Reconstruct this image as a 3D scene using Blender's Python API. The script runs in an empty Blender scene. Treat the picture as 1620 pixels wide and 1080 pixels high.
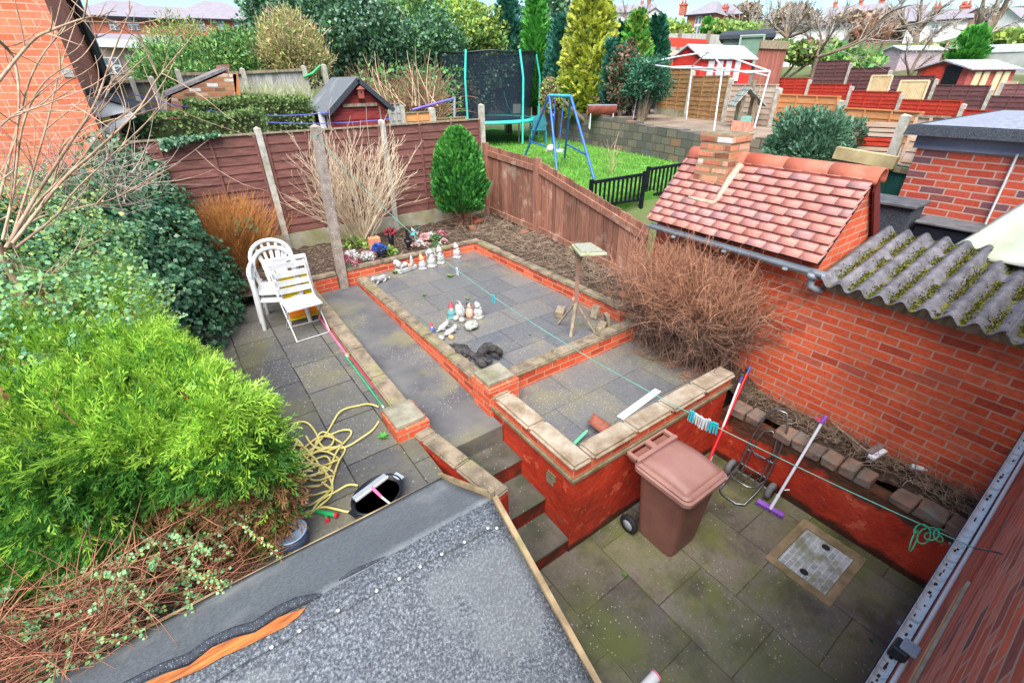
import bpy, bmesh, math, random
import numpy as np
from mathutils import Vector, Matrix

random.seed(11)
rng = np.random.default_rng(11)
scene = bpy.context.scene
COL = scene.collection

# ------------------------------------------------------------------ camera
CAM_H, FPX = 3.6, 720.0
_y, _p, _r = (math.radians(a) for a in (35.2, 30.0, -0.8))
_fw = np.array([math.sin(_y) * math.cos(_p), math.cos(_y) * math.cos(_p), -math.sin(_p)])
_rt = np.array([math.cos(_y), -math.sin(_y), 0.0])
_up = np.cross(_rt, _fw)
_R, _U = _rt * math.cos(_r) + _up * math.sin(_r), _up * math.cos(_r) - _rt * math.sin(_r)
cam_data = bpy.data.cameras.new("camera")
cam_data.sensor_width = 36.0
cam_data.lens = 36.0 * FPX / 1620.0
cam_data.clip_start, cam_data.clip_end = 0.02, 2000.0
cam = bpy.data.objects.new("camera", cam_data)
COL.objects.link(cam)
cam.matrix_world = Matrix(((_R[0], _U[0], -_fw[0], 0), (_R[1], _U[1], -_fw[1], 0),
                           (_R[2], _U[2], -_fw[2], CAM_H), (0, 0, 0, 1)))
scene.camera = cam

# ------------------------------------------------------------------ sky, sun, exposure
world = bpy.data.worlds.new("World")
scene.world = world
world.use_nodes = True
wn = world.node_tree
bg = wn.nodes["Background"]
sky = wn.nodes.new("ShaderNodeTexSky")
sky.sky_type = 'NISHITA'
sky.sun_disc = False
SUN_EL, SUN_AZ = math.radians(56), math.radians(222)
sky.sun_elevation = SUN_EL
sky.sun_rotation = SUN_AZ
sky.air_density, sky.dust_density, sky.ozone_density = 1.0, 0.4, 2.0
tint = wn.nodes.new("ShaderNodeMix")
tint.data_type, tint.blend_type = 'RGBA', 'MULTIPLY'
tint.inputs[0].default_value = 1.0
tint.inputs[7].default_value = (0.83, 0.97, 1.03, 1)
wn.links.new(sky.outputs[0], tint.inputs[6])
wn.links.new(tint.outputs[2], bg.inputs[0])
bg.inputs[1].default_value = 0.07
sun_data = bpy.data.lights.new("sun", 'SUN')
sun_data.energy = 3.0
sun_data.angle = math.radians(55)
sun_data.color = (1.0, 0.97, 0.94)
sun = bpy.data.objects.new("sun", sun_data)
COL.objects.link(sun)
_sd = Vector((math.sin(SUN_AZ) * math.cos(SUN_EL), math.cos(SUN_AZ) * math.cos(SUN_EL), math.sin(SUN_EL)))
sun.rotation_euler = _sd.to_track_quat('Z', 'Y').to_euler()
sun.location = (0, 0, 30)
scene.view_settings.view_transform = 'Standard'
scene.view_settings.look = 'None'
scene.view_settings.gamma = 1.0
scene.view_settings.exposure = 1.72


# ------------------------------------------------------------------ measuring helpers: a sight line cut by a known plane
def ray(px, py):
    return _R * ((px - 810) / FPX) - _U * ((py - 540) / FPX) + _fw


def at(px, py, x=None, y=None, z=None, r=None):
    d = ray(px, py)
    if x is not None: t = x / d[0]
    elif y is not None: t = y / d[1]
    elif z is not None: t = (z - CAM_H) / d[2]
    else: t = r / math.hypot(d[0], d[1])
    return Vector((d[0] * t, d[1] * t, CAM_H + d[2] * t))


def depth(p):
    return (p[0] * _fw[0] + p[1] * _fw[1] + (p[2] - CAM_H) * _fw[2])


def mper(p):
    return depth(p) / FPX


# ------------------------------------------------------------------ object helpers
WL = {}


def tag(o, label=None, cat=None, group=None, kind=None):
    if label: o['label'] = label
    if cat: o['category'] = cat
    if group: o['group'] = group
    if kind: o['kind'] = kind
    return o


def thing(name, label, cat, loc=(0, 0, 0), rotz=0.0, group=None):
    o = bpy.data.objects.new(name, None)
    o.empty_display_size = 0.1
    COL.objects.link(o)
    o.location = loc
    o.rotation_euler = (0, 0, rotz)
    WL[o.name] = Vector(loc)
    return tag(o, label, cat, group)


def finish(name, me, mats, parent, local, origin):
    o = bpy.data.objects.new(name, me)
    COL.objects.link(o)
    if not isinstance(mats, (list, tuple)): mats = [mats]
    for m in mats: me.materials.append(m)
    if parent is not None:
        o.parent = parent
        base = Vector((0, 0, 0)) if local else WL[parent.name]
        WL[o.name] = base.copy()
        off = base
    else:
        off = Vector(origin)
        o.location = off
        WL[o.name] = off.copy()
    if off.length > 0 and not (parent is not None and local):
        n = len(me.vertices)
        a = np.empty(n * 3, dtype=np.float32)
        me.vertices.foreach_get("co", a)
        a = a.reshape(-1, 3) - np.array(off, dtype=np.float32)
        me.vertices.foreach_set("co", a.ravel())
    me.update()
    return o


class MB:
    def __init__(s):
        s.v, s.f, s.m, s.s, s.uv = [], [], [], [], []

    def add(s, verts, faces, mi=0, smooth=False, uvs=None):
        b = len(s.v)
        s.v.extend(tuple(map(float, p)) for p in verts)
        for k, f in enumerate(faces):
            s.f.append(tuple(b + i for i in f))
            s.m.append(mi)
            s.s.append(smooth)
            s.uv.append(uvs[k] if uvs else None)
        return s

    def hexa(s, p, mi=0):
        return s.add(p, [(0, 3, 2, 1), (4, 5, 6, 7), (0, 1, 5, 4), (1, 2, 6, 5), (2, 3, 7, 6), (3, 0, 4, 7)], mi)

    def box(s, x0, x1, y0, y1, z0, z1, mi=0, j=0.0):
        r = lambda: random.uniform(-j, j) if j else 0.0
        return s.hexa([(x0 + r(), y0 + r(), z0), (x1 + r(), y0 + r(), z0), (x1 + r(), y1 + r(), z0), (x0 + r(), y1 + r(), z0),
                       (x0 + r(), y0 + r(), z1 + r()), (x1 + r(), y0 + r(), z1 + r()), (x1 + r(), y1 + r(), z1 + r()), (x0 + r(), y1 + r(), z1 + r())], mi)

    def rbox(s, c, size, rot=None, mi=0):
        rot = rot or Matrix.Identity(3)
        h = [a / 2 for a in size]
        P = []
        for z in (-h[2], h[2]):
            for x, y in ((-h[0], -h[1]), (h[0], -h[1]), (h[0], h[1]), (-h[0], h[1])):
                P.append(Vector(c) + rot @ Vector((x, y, z)))
        return s.hexa(P, mi)

    def beam(s, a, b, w, h, up=(0, 0, 1), mi=0):
        a, b = Vector(a), Vector(b)
        d = (b - a).normalized()
        x = d.cross(Vector(up))
        if x.length < 1e-4: x = d.cross(Vector((1, 0, 0)))
        x.normalize()
        y = x.cross(d)
        P = []
        for q in (a, b):
            P += [q - x * w / 2 - y * h / 2, q + x * w / 2 - y * h / 2, q + x * w / 2 + y * h / 2, q - x * w / 2 + y * h / 2]
        return s.hexa([P[0], P[1], P[2], P[3], P[4], P[5], P[6], P[7]], mi)

    def prism(s, poly, vec, mi=0):
        n = len(poly)
        vec = Vector(vec)
        P = [Vector(p) for p in poly] + [Vector(p) + vec for p in poly]
        nrm = Vector((0, 0, 0))
        for i in range(n):
            nrm += Vector(poly[i]).cross(Vector(poly[(i + 1) % n]))
        F = [tuple(range(n))[::-1], tuple(range(n, 2 * n))] + [(i, (i + 1) % n, n + (i + 1) % n, n + i) for i in range(n)]
        if nrm.dot(vec) < 0: F = [f[::-1] for f in F]
        return s.add(P, F, mi)

    def tube(s, pts, r, n=8, mi=0, cap=True, smooth=True):
        pts = [Vector(p) for p in pts]
        K = len(pts)
        rr = [r] * K if not hasattr(r, '__len__') else list(r)
        t0 = (pts[1] - pts[0]).normalized()
        a = t0.orthogonal().normalized()
        V = []
        for i, p in enumerate(pts):
            t = (pts[min(i + 1, K - 1)] - pts[max(i - 1, 0)])
            t = t.normalized() if t.length > 1e-9 else t0
            a = (a - t * a.dot(t))
            a = a.normalized() if a.length > 1e-6 else t.orthogonal().normalized()
            b = t.cross(a)
            for k in range(n):
                an = 2 * math.pi * k / n
                V.append(p + (a * math.cos(an) + b * math.sin(an)) * rr[i])
        F = [(i * n + k, i * n + (k + 1) % n, (i + 1) * n + (k + 1) % n, (i + 1) * n + k) for i in range(K - 1) for k in range(n)]
        s.add(V, F, mi, smooth)
        if cap:
            s.add(V[:n], [tuple(range(n))[::-1]], mi)
            s.add(V[-n:], [tuple(range(n))], mi)
        return s

    def lathe(s, prof, c=(0, 0, 0), n=16, rot=None, mi=0, smooth=True, sx=1.0, sy=1.0):
        rot = rot or Matrix.Identity(3)
        V, F = [], []
        for r, z in prof:
            for k in range(n):
                an = 2 * math.pi * k / n
                V.append(Vector(c) + rot @ Vector((r * sx * math.cos(an), r * sy * math.sin(an), z)))
        K = len(prof)
        for i in range(K - 1):
            for k in range(n):
                F.append((i * n + k, i * n + (k + 1) % n, (i + 1) * n + (k + 1) % n, (i + 1) * n + k))
        F.append(tuple(range(n))[::-1])
        F.append(tuple(range((K - 1) * n, K * n)))
        return s.add(V, F, mi, smooth)

    def ball(s, c, rad, n=10, m=7, mi=0, rot=None, jit=0.0):
        if not hasattr(rad, '__len__'): rad = (rad,) * 3
        rot = rot or Matrix.Identity(3)
        V, F = [], []
        for i in range(m + 1):
            th = math.pi * i / m
            for k in range(n):
                ph = 2 * math.pi * k / n
                q = 1 + (random.uniform(-jit, jit) if jit else 0)
                V.append(Vector(c) + rot @ Vector((rad[0] * q * math.sin(th) * math.cos(ph), rad[1] * q * math.sin(th) * math.sin(ph), rad[2] * q * math.cos(th))))
        for i in range(m):
            for k in range(n):
                F.append((i * n + k, (i + 1) * n + k, (i + 1) * n + (k + 1) % n, i * n + (k + 1) % n))
        return s.add(V, F, mi, True)

    def build(s, name, mats, parent=None, local=False, origin=(0, 0, 0), bevel=0.0, seg=1, uv=True):
        me = bpy.data.meshes.new(name)
        me.from_pydata(s.v, [], s.f)
        me.polygons.foreach_set("material_index", s.m)
        me.polygons.foreach_set("use_smooth", s.s)
        if bevel:
            bm = bmesh.new()
            bm.from_mesh(me)
            bmesh.ops.remove_doubles(bm, verts=bm.verts, dist=1e-5)
            eds = [e for e in bm.edges if len(e.link_faces) == 2 and e.calc_face_angle(0) > 0.6]
            bmesh.ops.bevel(bm, geom=eds, offset=bevel, segments=seg, affect='EDGES', clamp_overlap=True)
            bm.to_mesh(me)
            bm.free()
        if uv:
            L = me.uv_layers.new(name="UVMap")
            has = (not bevel) and any(u is not None for u in s.uv)
            buf = np.zeros(len(me.loops) * 2, dtype=np.float32)
            vs = me.vertices
            for p in me.polygons:
                nx, ny, nz = (abs(c) for c in p.normal)
                ou = s.uv[p.index] if has else None
                for q, li in enumerate(p.loop_indices):
                    if ou is not None:
                        buf[2 * li], buf[2 * li + 1] = ou[q]
                        continue
                    co = vs[me.loops[li].vertex_index].co
                    if nz > 0.7: u, w = co.x, co.y
                    elif nx > ny: u, w = co.y, co.z
                    else: u, w = co.x, co.z
                    buf[2 * li], buf[2 * li + 1] = u, w
            L.data.foreach_set("uv", buf)
        return finish(name, me, mats, parent, local, origin)


def np_mesh(name, V, F, mats, parent=None, mi=None, origin=(0, 0, 0), smooth=False, local=False):
    V = np.asarray(V, dtype=np.float32)
    F = np.asarray(F, dtype=np.int32)
    me = bpy.data.meshes.new(name)
    k = F.shape[1]
    me.vertices.add(len(V))
    me.vertices.foreach_set("co", V.ravel())
    me.loops.add(F.size)
    me.loops.foreach_set("vertex_index", F.ravel())
    me.polygons.add(len(F))
    me.polygons.foreach_set("loop_start", np.arange(0, F.size, k, dtype=np.int32))
    me.polygons.foreach_set("loop_total", np.full(len(F), k, dtype=np.int32))
    if mi is not None: me.polygons.foreach_set("material_index", np.asarray(mi, dtype=np.int32))
    if smooth: me.polygons.foreach_set("use_smooth", np.ones(len(F), dtype=bool))
    me.update(calc_edges=True)
    me.validate()
    return finish(name, me, mats, parent, local, origin)


def copy_thing(o, loc, rotz=None, label=None, scale=None):
    c = o.copy()
    COL.objects.link(c)
    c.location = loc
    if rotz is not None: c.rotation_euler = (0, 0, rotz)
    if label: c['label'] = label
    if scale is not None: c.scale = (scale,) * 3
    for ch in o.children:
        d = ch.copy()
        COL.objects.link(d)
        d.parent = c
        for g in ch.children:
            e = g.copy()
            COL.objects.link(e)
            e.parent = d
    return c


# ------------------------------------------------------------------ materials
def C(r, g, b, k=1.0):
    f = lambda c: ((c / 255 + 0.055) / 1.055) ** 2.4 if c > 10 else c / 255 / 12.92
    return (f(r) * k, f(g) * k, f(b) * k, 1.0)


class NT:
    def __init__(s, name):
        s.m = bpy.data.materials.new(name)
        s.m.use_nodes = True
        s.t = s.m.node_tree
        s.b = s.t.nodes["Principled BSDF"]

    def n(s, typ, **kw):
        nd = s.t.nodes.new("ShaderNode" + typ)
        for k, v in kw.items():
            if isinstance(v, bpy.types.NodeSocket): s.t.links.new(v, nd.inputs[k])
            elif k in nd.inputs: nd.inputs[k].default_value = v
            else: setattr(nd, k, v)
        return nd

    def mix(s, fac, a, b, mode='MIX'):
        nd = s.t.nodes.new("ShaderNodeMix")
        nd.data_type = 'RGBA'
        nd.blend_type = mode
        nd.clamp_factor = True
        for i, v in ((0, fac), (6, a), (7, b)):
            if isinstance(v, bpy.types.NodeSocket): s.t.links.new(v, nd.inputs[i])
            else: nd.inputs[i].default_value = v
        return nd.outputs[2]

    def ramp(s, fac, stops):
        nd = s.t.nodes.new("ShaderNodeValToRGB")
        e = nd.color_ramp.elements
        while len(e) < len(stops): e.new(0.5)
        for i, (p, c) in enumerate(stops):
            e[i].position = p
            e[i].color = c if hasattr(c, '__len__') else (c, c, c, 1)
        s.t.links.new(fac, nd.inputs[0])
        return nd.outputs[0]

    def noise(s, scale, detail=5, vec=None, rough=0.6, stretch=None):
        if vec is None:
            vec = s.n("NewGeometry").outputs["Position"]
        if stretch:
            mp = s.n("Mapping", Vector=vec)
            mp.inputs["Scale"].default_value = stretch
            vec = mp.outputs[0]
        return s.n("TexNoise", Vector=vec, Scale=scale, Detail=detail, Roughness=rough).outputs["Fac"]

    def specks(s, scale, size, vec=None):
        if vec is None: vec = s.n("NewGeometry").outputs["Position"]
        v = s.n("TexVoronoi", Vector=vec, Scale=scale, Randomness=1.0)
        return s.ramp(v.outputs["Distance"], [(size * 0.6, 1.0), (size, 0.0)])

    def bump(s, h, strength=0.3, dist=0.01):
        nd = s.n("Bump", Height=h, Strength=strength, Distance=dist)
        s.t.links.new(nd.outputs[0], s.b.inputs["Normal"])

    def out(s, col, rough=0.8, metal=0.0, spec=0.3):
        for k, v in (("Base Color", col), ("Roughness", rough), ("Metallic", metal), ("Specular IOR Level", spec)):
            if isinstance(v, bpy.types.NodeSocket): s.t.links.new(v, s.b.inputs[k])
            else: s.b.inputs[k].default_value = v
        return s.m


def simple(name, c1, c2=None, scale=6, rough=0.75, bump=0.0, bscale=40, metal=0.0, spec=0.3, stretch=None, speck=None, island=0.0, lo=0.35, hi=0.65, extra=None):
    t = NT(name)
    c2 = c2 or tuple(a * 0.75 for a in c1[:3]) + (1,)
    col = t.ramp(t.noise(scale, stretch=stretch), [(lo, c1), (hi, c2)])
    if extra:  # (colour, scale, lo, hi)
        col = t.mix(t.ramp(t.noise(extra[1]), [(extra[2], 0.0), (extra[3], 1.0)]), col, extra[0])
    if speck:
        for sp in (speck if isinstance(speck, list) else [speck]):
            f = t.specks(sp[1], sp[2])
            if len(sp) > 3: f = t.mix(t.ramp(t.noise(sp[3], 3), [(0.48, 0.0), (0.62, 1.0)]), (0, 0, 0, 1), f)
            col = t.mix(f, col, sp[0])
    if island:
        g = t.n("NewGeometry")
        f = t.n("MapRange", Value=g.outputs["Random Per Island"])
        f.inputs["To Min"].default_value = 1 - island
        f.inputs["To Max"].default_value = 1 + island
        hs = t.n("HueSaturation", Color=col, Value=f.outputs[0])
        col = hs.outputs[0]
    if bump: t.bump(t.noise(bscale, 6, stretch=stretch), bump)
    return t.out(col, rough, metal, spec)


def leafmat(name, cols, rough=0.5, spec=0.35, trans=0.25, nscale=1.5):
    t = NT(name)
    g = t.n("NewGeometry")
    k = len(cols)
    col = t.ramp(g.outputs["Random Per Island"], [(i / max(1, k - 1), c) for i, c in enumerate(cols)])
    nz = t.ramp(t.noise(nscale, 3), [(0.3, (0.78, 0.78, 0.78, 1)), (0.7, (1.2, 1.2, 1.15, 1))])
    col = t.mix(1.0, col, nz, 'MULTIPLY')
    t.out(col, rough, 0, spec)
    tr = t.n("BsdfTranslucent", Color=col)
    ms = t.n("MixShader", Fac=trans)
    t.t.links.new(t.b.outputs[0], ms.inputs[1])
    t.t.links.new(tr.outputs[0], ms.inputs[2])
    o = [n for n in t.t.nodes if n.type == 'OUTPUT_MATERIAL'][0]
    t.t.links.new(ms.outputs[0], o.inputs[0])
    return t.m


def brick(name, stops, mortar, bw=0.225, rh=0.075, ms=0.010, swap=False, off=0.5, stain=None, speck=None, bump=0.5, rough=0.8, spec=0.3, msmooth=0.15, stains=None, warp=0.004, roughvar=None, shift=(0, 0)):
    t = NT(name)
    uv = t.n("UVMap").outputs[0]
    mp = t.n("Mapping", Vector=uv)
    if swap: mp.inputs["Rotation"].default_value = (0, 0, math.radians(90))
    mp.inputs["Location"].default_value = (shift[0], shift[1], 0)
    vec = mp.outputs[0]
    if warp:
        nz = t.n("TexNoise", Vector=vec, Scale=3.0, Detail=3)
        sb = t.n("VectorMath", operation='SUBTRACT')
        t.t.links.new(nz.outputs["Color"], sb.inputs[0])
        sb.inputs[1].default_value = (0.5, 0.5, 0.5)
        sc = t.n("VectorMath", operation='SCALE')
        t.t.links.new(sb.outputs[0], sc.inputs[0])
        sc.inputs["Scale"].default_value = warp * 4
        ad = t.n("VectorMath", operation='ADD')
        t.t.links.new(vec, ad.inputs[0])
        t.t.links.new(sc.outputs[0], ad.inputs[1])
        vec = ad.outputs[0]
    b = t.n("TexBrick", Vector=vec, Color1=(0, 0, 0, 1), Color2=(1, 1, 1, 1), Mortar=(0.5, 0.5, 0.5, 1), Scale=1.0)
    b.offset = off
    for k, v in (("Mortar Size", ms), ("Mortar Smooth", msmooth), ("Brick Width", bw), ("Row Height", rh), ("Bias", 0.0)):
        b.inputs[k].default_value = v
    col = t.ramp(b.outputs["Color"], stops)
    fine = t.ramp(t.noise(35, 6), [(0.3, (0.78, 0.78, 0.78, 1)), (0.7, (1.15, 1.15, 1.15, 1))])
    col = t.mix(1.0, col, fine, 'MULTIPLY')
    mcol = t.mix(t.noise(9, 4), mortar, tuple(a * 0.6 for a in mortar[:3]) + (1,))
    col = t.mix(b.outputs["Fac"], col, mcol)
    for st in (stains or []):  # (colour, scale, lo, hi, amount)
        f = t.ramp(t.noise(st[1], 5), [(st[2], 0.0), (st[3], st[4])])
        col = t.mix(f, col, st[0])
    for sp in (speck or []):
        f = t.specks(sp[1], sp[2])
        if len(sp) > 3:
            f2 = t.ramp(t.noise(sp[3], 3), [(0.45, 0.0), (0.62, 1.0)])
            ml = t.n("Math", operation='MULTIPLY')
            t.t.links.new(f, ml.inputs[0])
            t.t.links.new(f2, ml.inputs[1])
            f = ml.outputs[0]
        col = t.mix(f, col, sp[0])
    inv = t.n("Math", operation='SUBTRACT')
    inv.inputs[0].default_value = 1.0
    t.t.links.new(b.outputs["Fac"], inv.inputs[1])
    hb = t.n("Math", operation='MULTIPLY_ADD')
    t.t.links.new(t.noise(60, 5), hb.inputs[0])
    hb.inputs[1].default_value = 0.35
    t.t.links.new(inv.outputs[0], hb.inputs[2])
    t.bump(hb.outputs[0], bump, 0.006)
    if roughvar:
        rough = t.ramp(t.noise(roughvar[0], 4), [(0.35, roughvar[1]), (0.65, roughvar[2])])
    return t.out(col, rough, 0, spec)

# ------------------------------------------------------------------ material library
LICHEN = (0.46, 0.44, 0.36, 1)
M_BRICK = brick("orange_brick", [(0.0, C(170, 70, 48)), (0.1, C(206, 84, 50)), (0.55, C(224, 98, 60)), (0.9, C(216, 106, 70)), (1.0, C(186, 92, 72))],
                C(210, 170, 146), ms=0.0065, stains=[(C(112, 44, 30), 1.1, 0.48, 0.75, 0.6), (C(84, 52, 40), 3.2, 0.6, 0.8, 0.5), (C(214, 150, 120), 2.2, 0.62, 0.85, 0.35)])
M_BRICK_GABLE = brick("warm_orange_brick", [(0.0, C(208, 104, 70)), (0.5, C(226, 126, 90)), (1.0, C(216, 114, 88))], C(226, 170, 140), ms=0.007,
                      stains=[(C(196, 110, 88), 1.0, 0.5, 0.8, 0.4)])
M_BRICK_GARAGE = brick("mixed_red_blue_brick", [(0.0, C(112, 80, 86)), (0.10, C(140, 76, 70)), (0.16, C(186, 80, 60)), (0.6, C(198, 84, 58)), (1.0, C(170, 66, 50))],
                       C(200, 170, 152), ms=0.0075, stains=[(C(120, 58, 48), 1.1, 0.55, 0.8, 0.35)])
M_BRICK_HOUSE = brick("weathered_red_brick", [(0.0, C(116, 76, 74)), (0.2, C(176, 84, 64)), (0.7, C(206, 100, 74)), (1.0, C(190, 116, 98))], C(190, 152, 138), ms=0.008,
                      stains=[(C(200, 160, 150), 3.0, 0.58, 0.8, 0.35), (C(100, 46, 38), 2.0, 0.55, 0.8, 0.4)])
M_BRICK_LOW = brick("garden_wall_brick", [(0.0, C(170, 66, 42)), (0.4, C(206, 84, 50)), (1.0, C(222, 108, 72))], C(206, 160, 130), rh=0.072, ms=0.006,
                    stains=[(C(110, 82, 52), 2.5, 0.58, 0.8, 0.5), (C(150, 60, 40), 3.0, 0.5, 0.8, 0.4)], shift=(0.0, 0.02))
M_BRICK_OLD = brick("old_chimney_brick", [(0.0, C(120, 76, 60)), (0.3, C(186, 110, 84)), (0.65, C(204, 130, 96)), (0.9, C(214, 160, 130)), (1.0, C(226, 220, 214))], C(168, 140, 108), bw=0.2, ms=0.013,
                    stains=[(C(150, 128, 70), 5, 0.5, 0.75, 0.6), (C(92, 66, 50), 4, 0.6, 0.8, 0.5)], warp=0.012)
M_BRICK_FAR = brick("far_brick", [(0.0, C(170, 84, 64)), (1.0, C(200, 104, 78))], C(190, 130, 110), ms=0.010, bump=0.1)
M_BRICK_DULL = brick("dull_brick", [(0.0, C(120, 84, 74)), (1.0, C(156, 110, 94))], C(170, 140, 125), ms=0.012, bump=0.1)
SP = [(LICHEN, 38, 0.20, 1.3), (LICHEN, 15, 0.10, 0.9)]
M_YARD = brick("yard_flags", [(0.0, C(92, 87, 76)), (0.4, C(110, 102, 88)), (0.7, C(122, 113, 98)), (1.0, C(100, 99, 95))], C(60, 56, 44), bw=0.62, rh=0.56, ms=0.006, swap=True, msmooth=0.7,
               stains=[(C(92, 98, 44), 1.4, 0.42, 0.62, 0.85), (C(132, 130, 70), 2.4, 0.58, 0.76, 0.6), (C(44, 40, 36), 1.7, 0.5, 0.68, 0.75), (C(58, 62, 30), 6, 0.55, 0.75, 0.5), (C(120, 110, 100), 1.1, 0.62, 0.8, 0.35)],
               speck=[(LICHEN, 30, 0.19, 1.3), (C(196, 190, 168), 12, 0.08, 0.9)], bump=0.35, roughvar=(2.0, 0.28, 0.7), spec=0.45, shift=(0.1, 0.14))
M_FLAG = brick("grey_flags", [(0.0, C(94, 94, 95)), (0.5, C(104, 103, 101)), (1.0, C(114, 109, 102))], C(74, 71, 66), bw=0.62, rh=0.47, ms=0.006, msmooth=0.7,
               stains=[(C(128, 120, 88), 1.3, 0.50, 0.72, 0.75), (C(76, 78, 88), 2.0, 0.55, 0.75, 0.6), (C(146, 126, 104), 3.1, 0.64, 0.78, 0.5), (C(96, 100, 56), 2.4, 0.63, 0.8, 0.6)],
               speck=SP, bump=0.3, roughvar=(1.6, 0.22, 0.6), spec=0.5, shift=(0.13, 0.2))
M_PATIO = brick("patio_flags", [(0.0, C(84, 82, 80)), (0.5, C(102, 99, 92)), (1.0, C(112, 106, 94))], C(46, 42, 38), bw=0.61, rh=0.46, ms=0.008, swap=True, msmooth=0.4,
                stains=[(C(118, 112, 62), 1.2, 0.48, 0.72, 0.7), (C(72, 74, 82), 1.7, 0.55, 0.75, 0.55)], speck=[(LICHEN, 30, 0.19, 1.8), (LICHEN, 17, 0.15, 1.1)], bump=0.3, roughvar=(1.5, 0.28, 0.7), spec=0.45)
M_CONC = simple("path_concrete", C(106, 104, 100), C(80, 79, 80), scale=1.8, rough=0.6, bump=0.12, bscale=30, speck=[(LICHEN, 36, 0.2, 1.4), (LICHEN, 13, 0.08, 0.9)], extra=(C(124, 118, 84), 1.3, 0.52, 0.72))
M_STEP = simple("step_concrete", C(100, 94, 84), C(70, 66, 56), scale=4, rough=0.6, bump=0.25, bscale=25, speck=(LICHEN, 22, 0.10), extra=(C(60, 76, 52), 2.3, 0.5, 0.7))
M_COPING = simple("coping_stone", C(146, 130, 108), C(96, 86, 70), scale=7, rough=0.85, bump=0.4, bscale=30, extra=(C(134, 132, 84), 2.6, 0.55, 0.75), speck=(C(180, 170, 146), 30, 0.14))
M_COPING_PALE = simple("pale_coping_stone", C(172, 158, 138), C(126, 106, 82), scale=6, rough=0.85, bump=0.3, bscale=30, extra=(C(150, 146, 104), 2.2, 0.6, 0.8))
M_CAP = simple("pier_cap_stone", C(150, 144, 124), C(112, 106, 90), scale=6, rough=0.85, bump=0.35, bscale=26, extra=(C(122, 124, 72), 4, 0.5, 0.75))
M_CEMENT = simple("old_cement", C(138, 128, 104), C(96, 92, 62), scale=8, rough=0.9, bump=0.5, bscale=30)


def painted_wall(name, z0, z1):
    t = NT(name)
    geo = t.n("NewGeometry")
    z = t.n("SeparateXYZ", Vector=geo.outputs["Position"]).outputs[2]
    red = t.ramp(t.noise(3.0, 6), [(0.3, C(142, 42, 26)), (0.5, C(178, 52, 30)), (0.72, C(196, 70, 44))])
    red = t.mix(t.ramp(t.noise(7, 5, stretch=(1, 1, 0.25)), [(0.55, 0.0), (0.75, 0.6)]), red, C(104, 36, 26))
    red = t.mix(t.ramp(t.noise(5.5, 8), [(0.60, 0.0), (0.63, 0.75)]), red, C(206, 96, 66))
    red = t.mix(t.ramp(t.noise(8, 9), [(0.66, 0.0), (0.68, 0.85)]), red, C(126, 92, 72))
    dark = t.ramp(t.noise(9, 5, stretch=(1, 1, 3)), [(0.3, C(58, 38, 28)), (0.7, C(104, 66, 44))])
    mr = t.n("MapRange", Value=z)
    mr.inputs["From Min"].default_value, mr.inputs["From Max"].default_value = z0, z1
    ad = t.n("Math", operation='ADD')
    t.t.links.new(mr.outputs[0], ad.inputs[0])
    t.t.links.new(t.noise(2.4, 3), ad.inputs[1])
    col = t.mix(t.ramp(ad.outputs[0], [(0.88, 0.0), (0.98, 1.0)]), red, dark)
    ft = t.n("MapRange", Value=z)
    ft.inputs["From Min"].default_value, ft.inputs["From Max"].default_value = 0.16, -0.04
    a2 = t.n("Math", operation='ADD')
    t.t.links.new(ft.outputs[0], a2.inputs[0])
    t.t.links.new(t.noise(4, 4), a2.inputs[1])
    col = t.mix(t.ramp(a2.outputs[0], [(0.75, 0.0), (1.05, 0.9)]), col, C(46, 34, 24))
    t.bump(t.noise(16, 8), 0.8, 0.02)
    return t.out(col, 0.6, 0, 0.35)


M_RED = painted_wall("red_painted_render", 0.75, 2.4)
M_RED_WORN = painted_wall("worn_red_painted_render", 0.25, 0.72)
M_RISER = simple("red_painted_riser", C(150, 46, 30), C(74, 40, 30), scale=6, rough=0.6, bump=0.3)
M_BLOCK = simple("dark_coping_block", C(128, 98, 80), C(82, 76, 70), scale=5, rough=0.9, bump=0.6, bscale=24, island=0.35, extra=(C(104, 104, 92), 6, 0.5, 0.7))
M_SOIL = simple("soil", C(78, 62, 50), C(46, 36, 29), scale=14, rough=0.95, bump=0.9, bscale=30, extra=(C(140, 120, 96), 22, 0.58, 0.7))
M_GROUND = simple("ground_earth", C(96, 96, 60), C(76, 70, 50), scale=0.6, rough=0.95, extra=(C(84, 104, 54), 0.25, 0.45, 0.6))
M_LAWN = simple("lawn_green", C(100, 158, 52), C(70, 118, 36), scale=2.2, rough=0.9, bump=0.6, bscale=60, extra=(C(120, 140, 70), 1.0, 0.6, 0.8))
M_WHITE = simple("white_plastic", (0.66, 0.66, 0.64, 1), (0.52, 0.51, 0.47, 1), scale=4, rough=0.4, spec=0.5, lo=0.3, hi=0.85)
M_WHITE_WOOD = simple("white_paint", (0.66, 0.66, 0.66, 1), (0.48, 0.47, 0.44, 1), scale=9, rough=0.6, bump=0.1)
M_BLACK = simple("black_plastic", C(30, 30, 33), C(20, 20, 24), scale=5, rough=0.4, spec=0.5)
M_DARKMETAL = simple("dark_metal", C(36, 40, 46), C(24, 26, 30), scale=8, rough=0.45)
M_STEEL = simple("grey_steel", C(150, 150, 150), C(110, 110, 112), scale=12, rough=0.35, metal=0.85)
M_GREYPLASTIC = simple("grey_plastic", C(150, 156, 162), C(126, 132, 138), scale=6, rough=0.45)
M_CONCPOST = simple("concrete_post", C(190, 184, 172), C(150, 142, 124), scale=9, rough=0.9, bump=0.3, bscale=50, extra=(C(150, 146, 96), 2.0, 0.58, 0.8), speck=(C(120, 112, 96), 40, 0.2))
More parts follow.
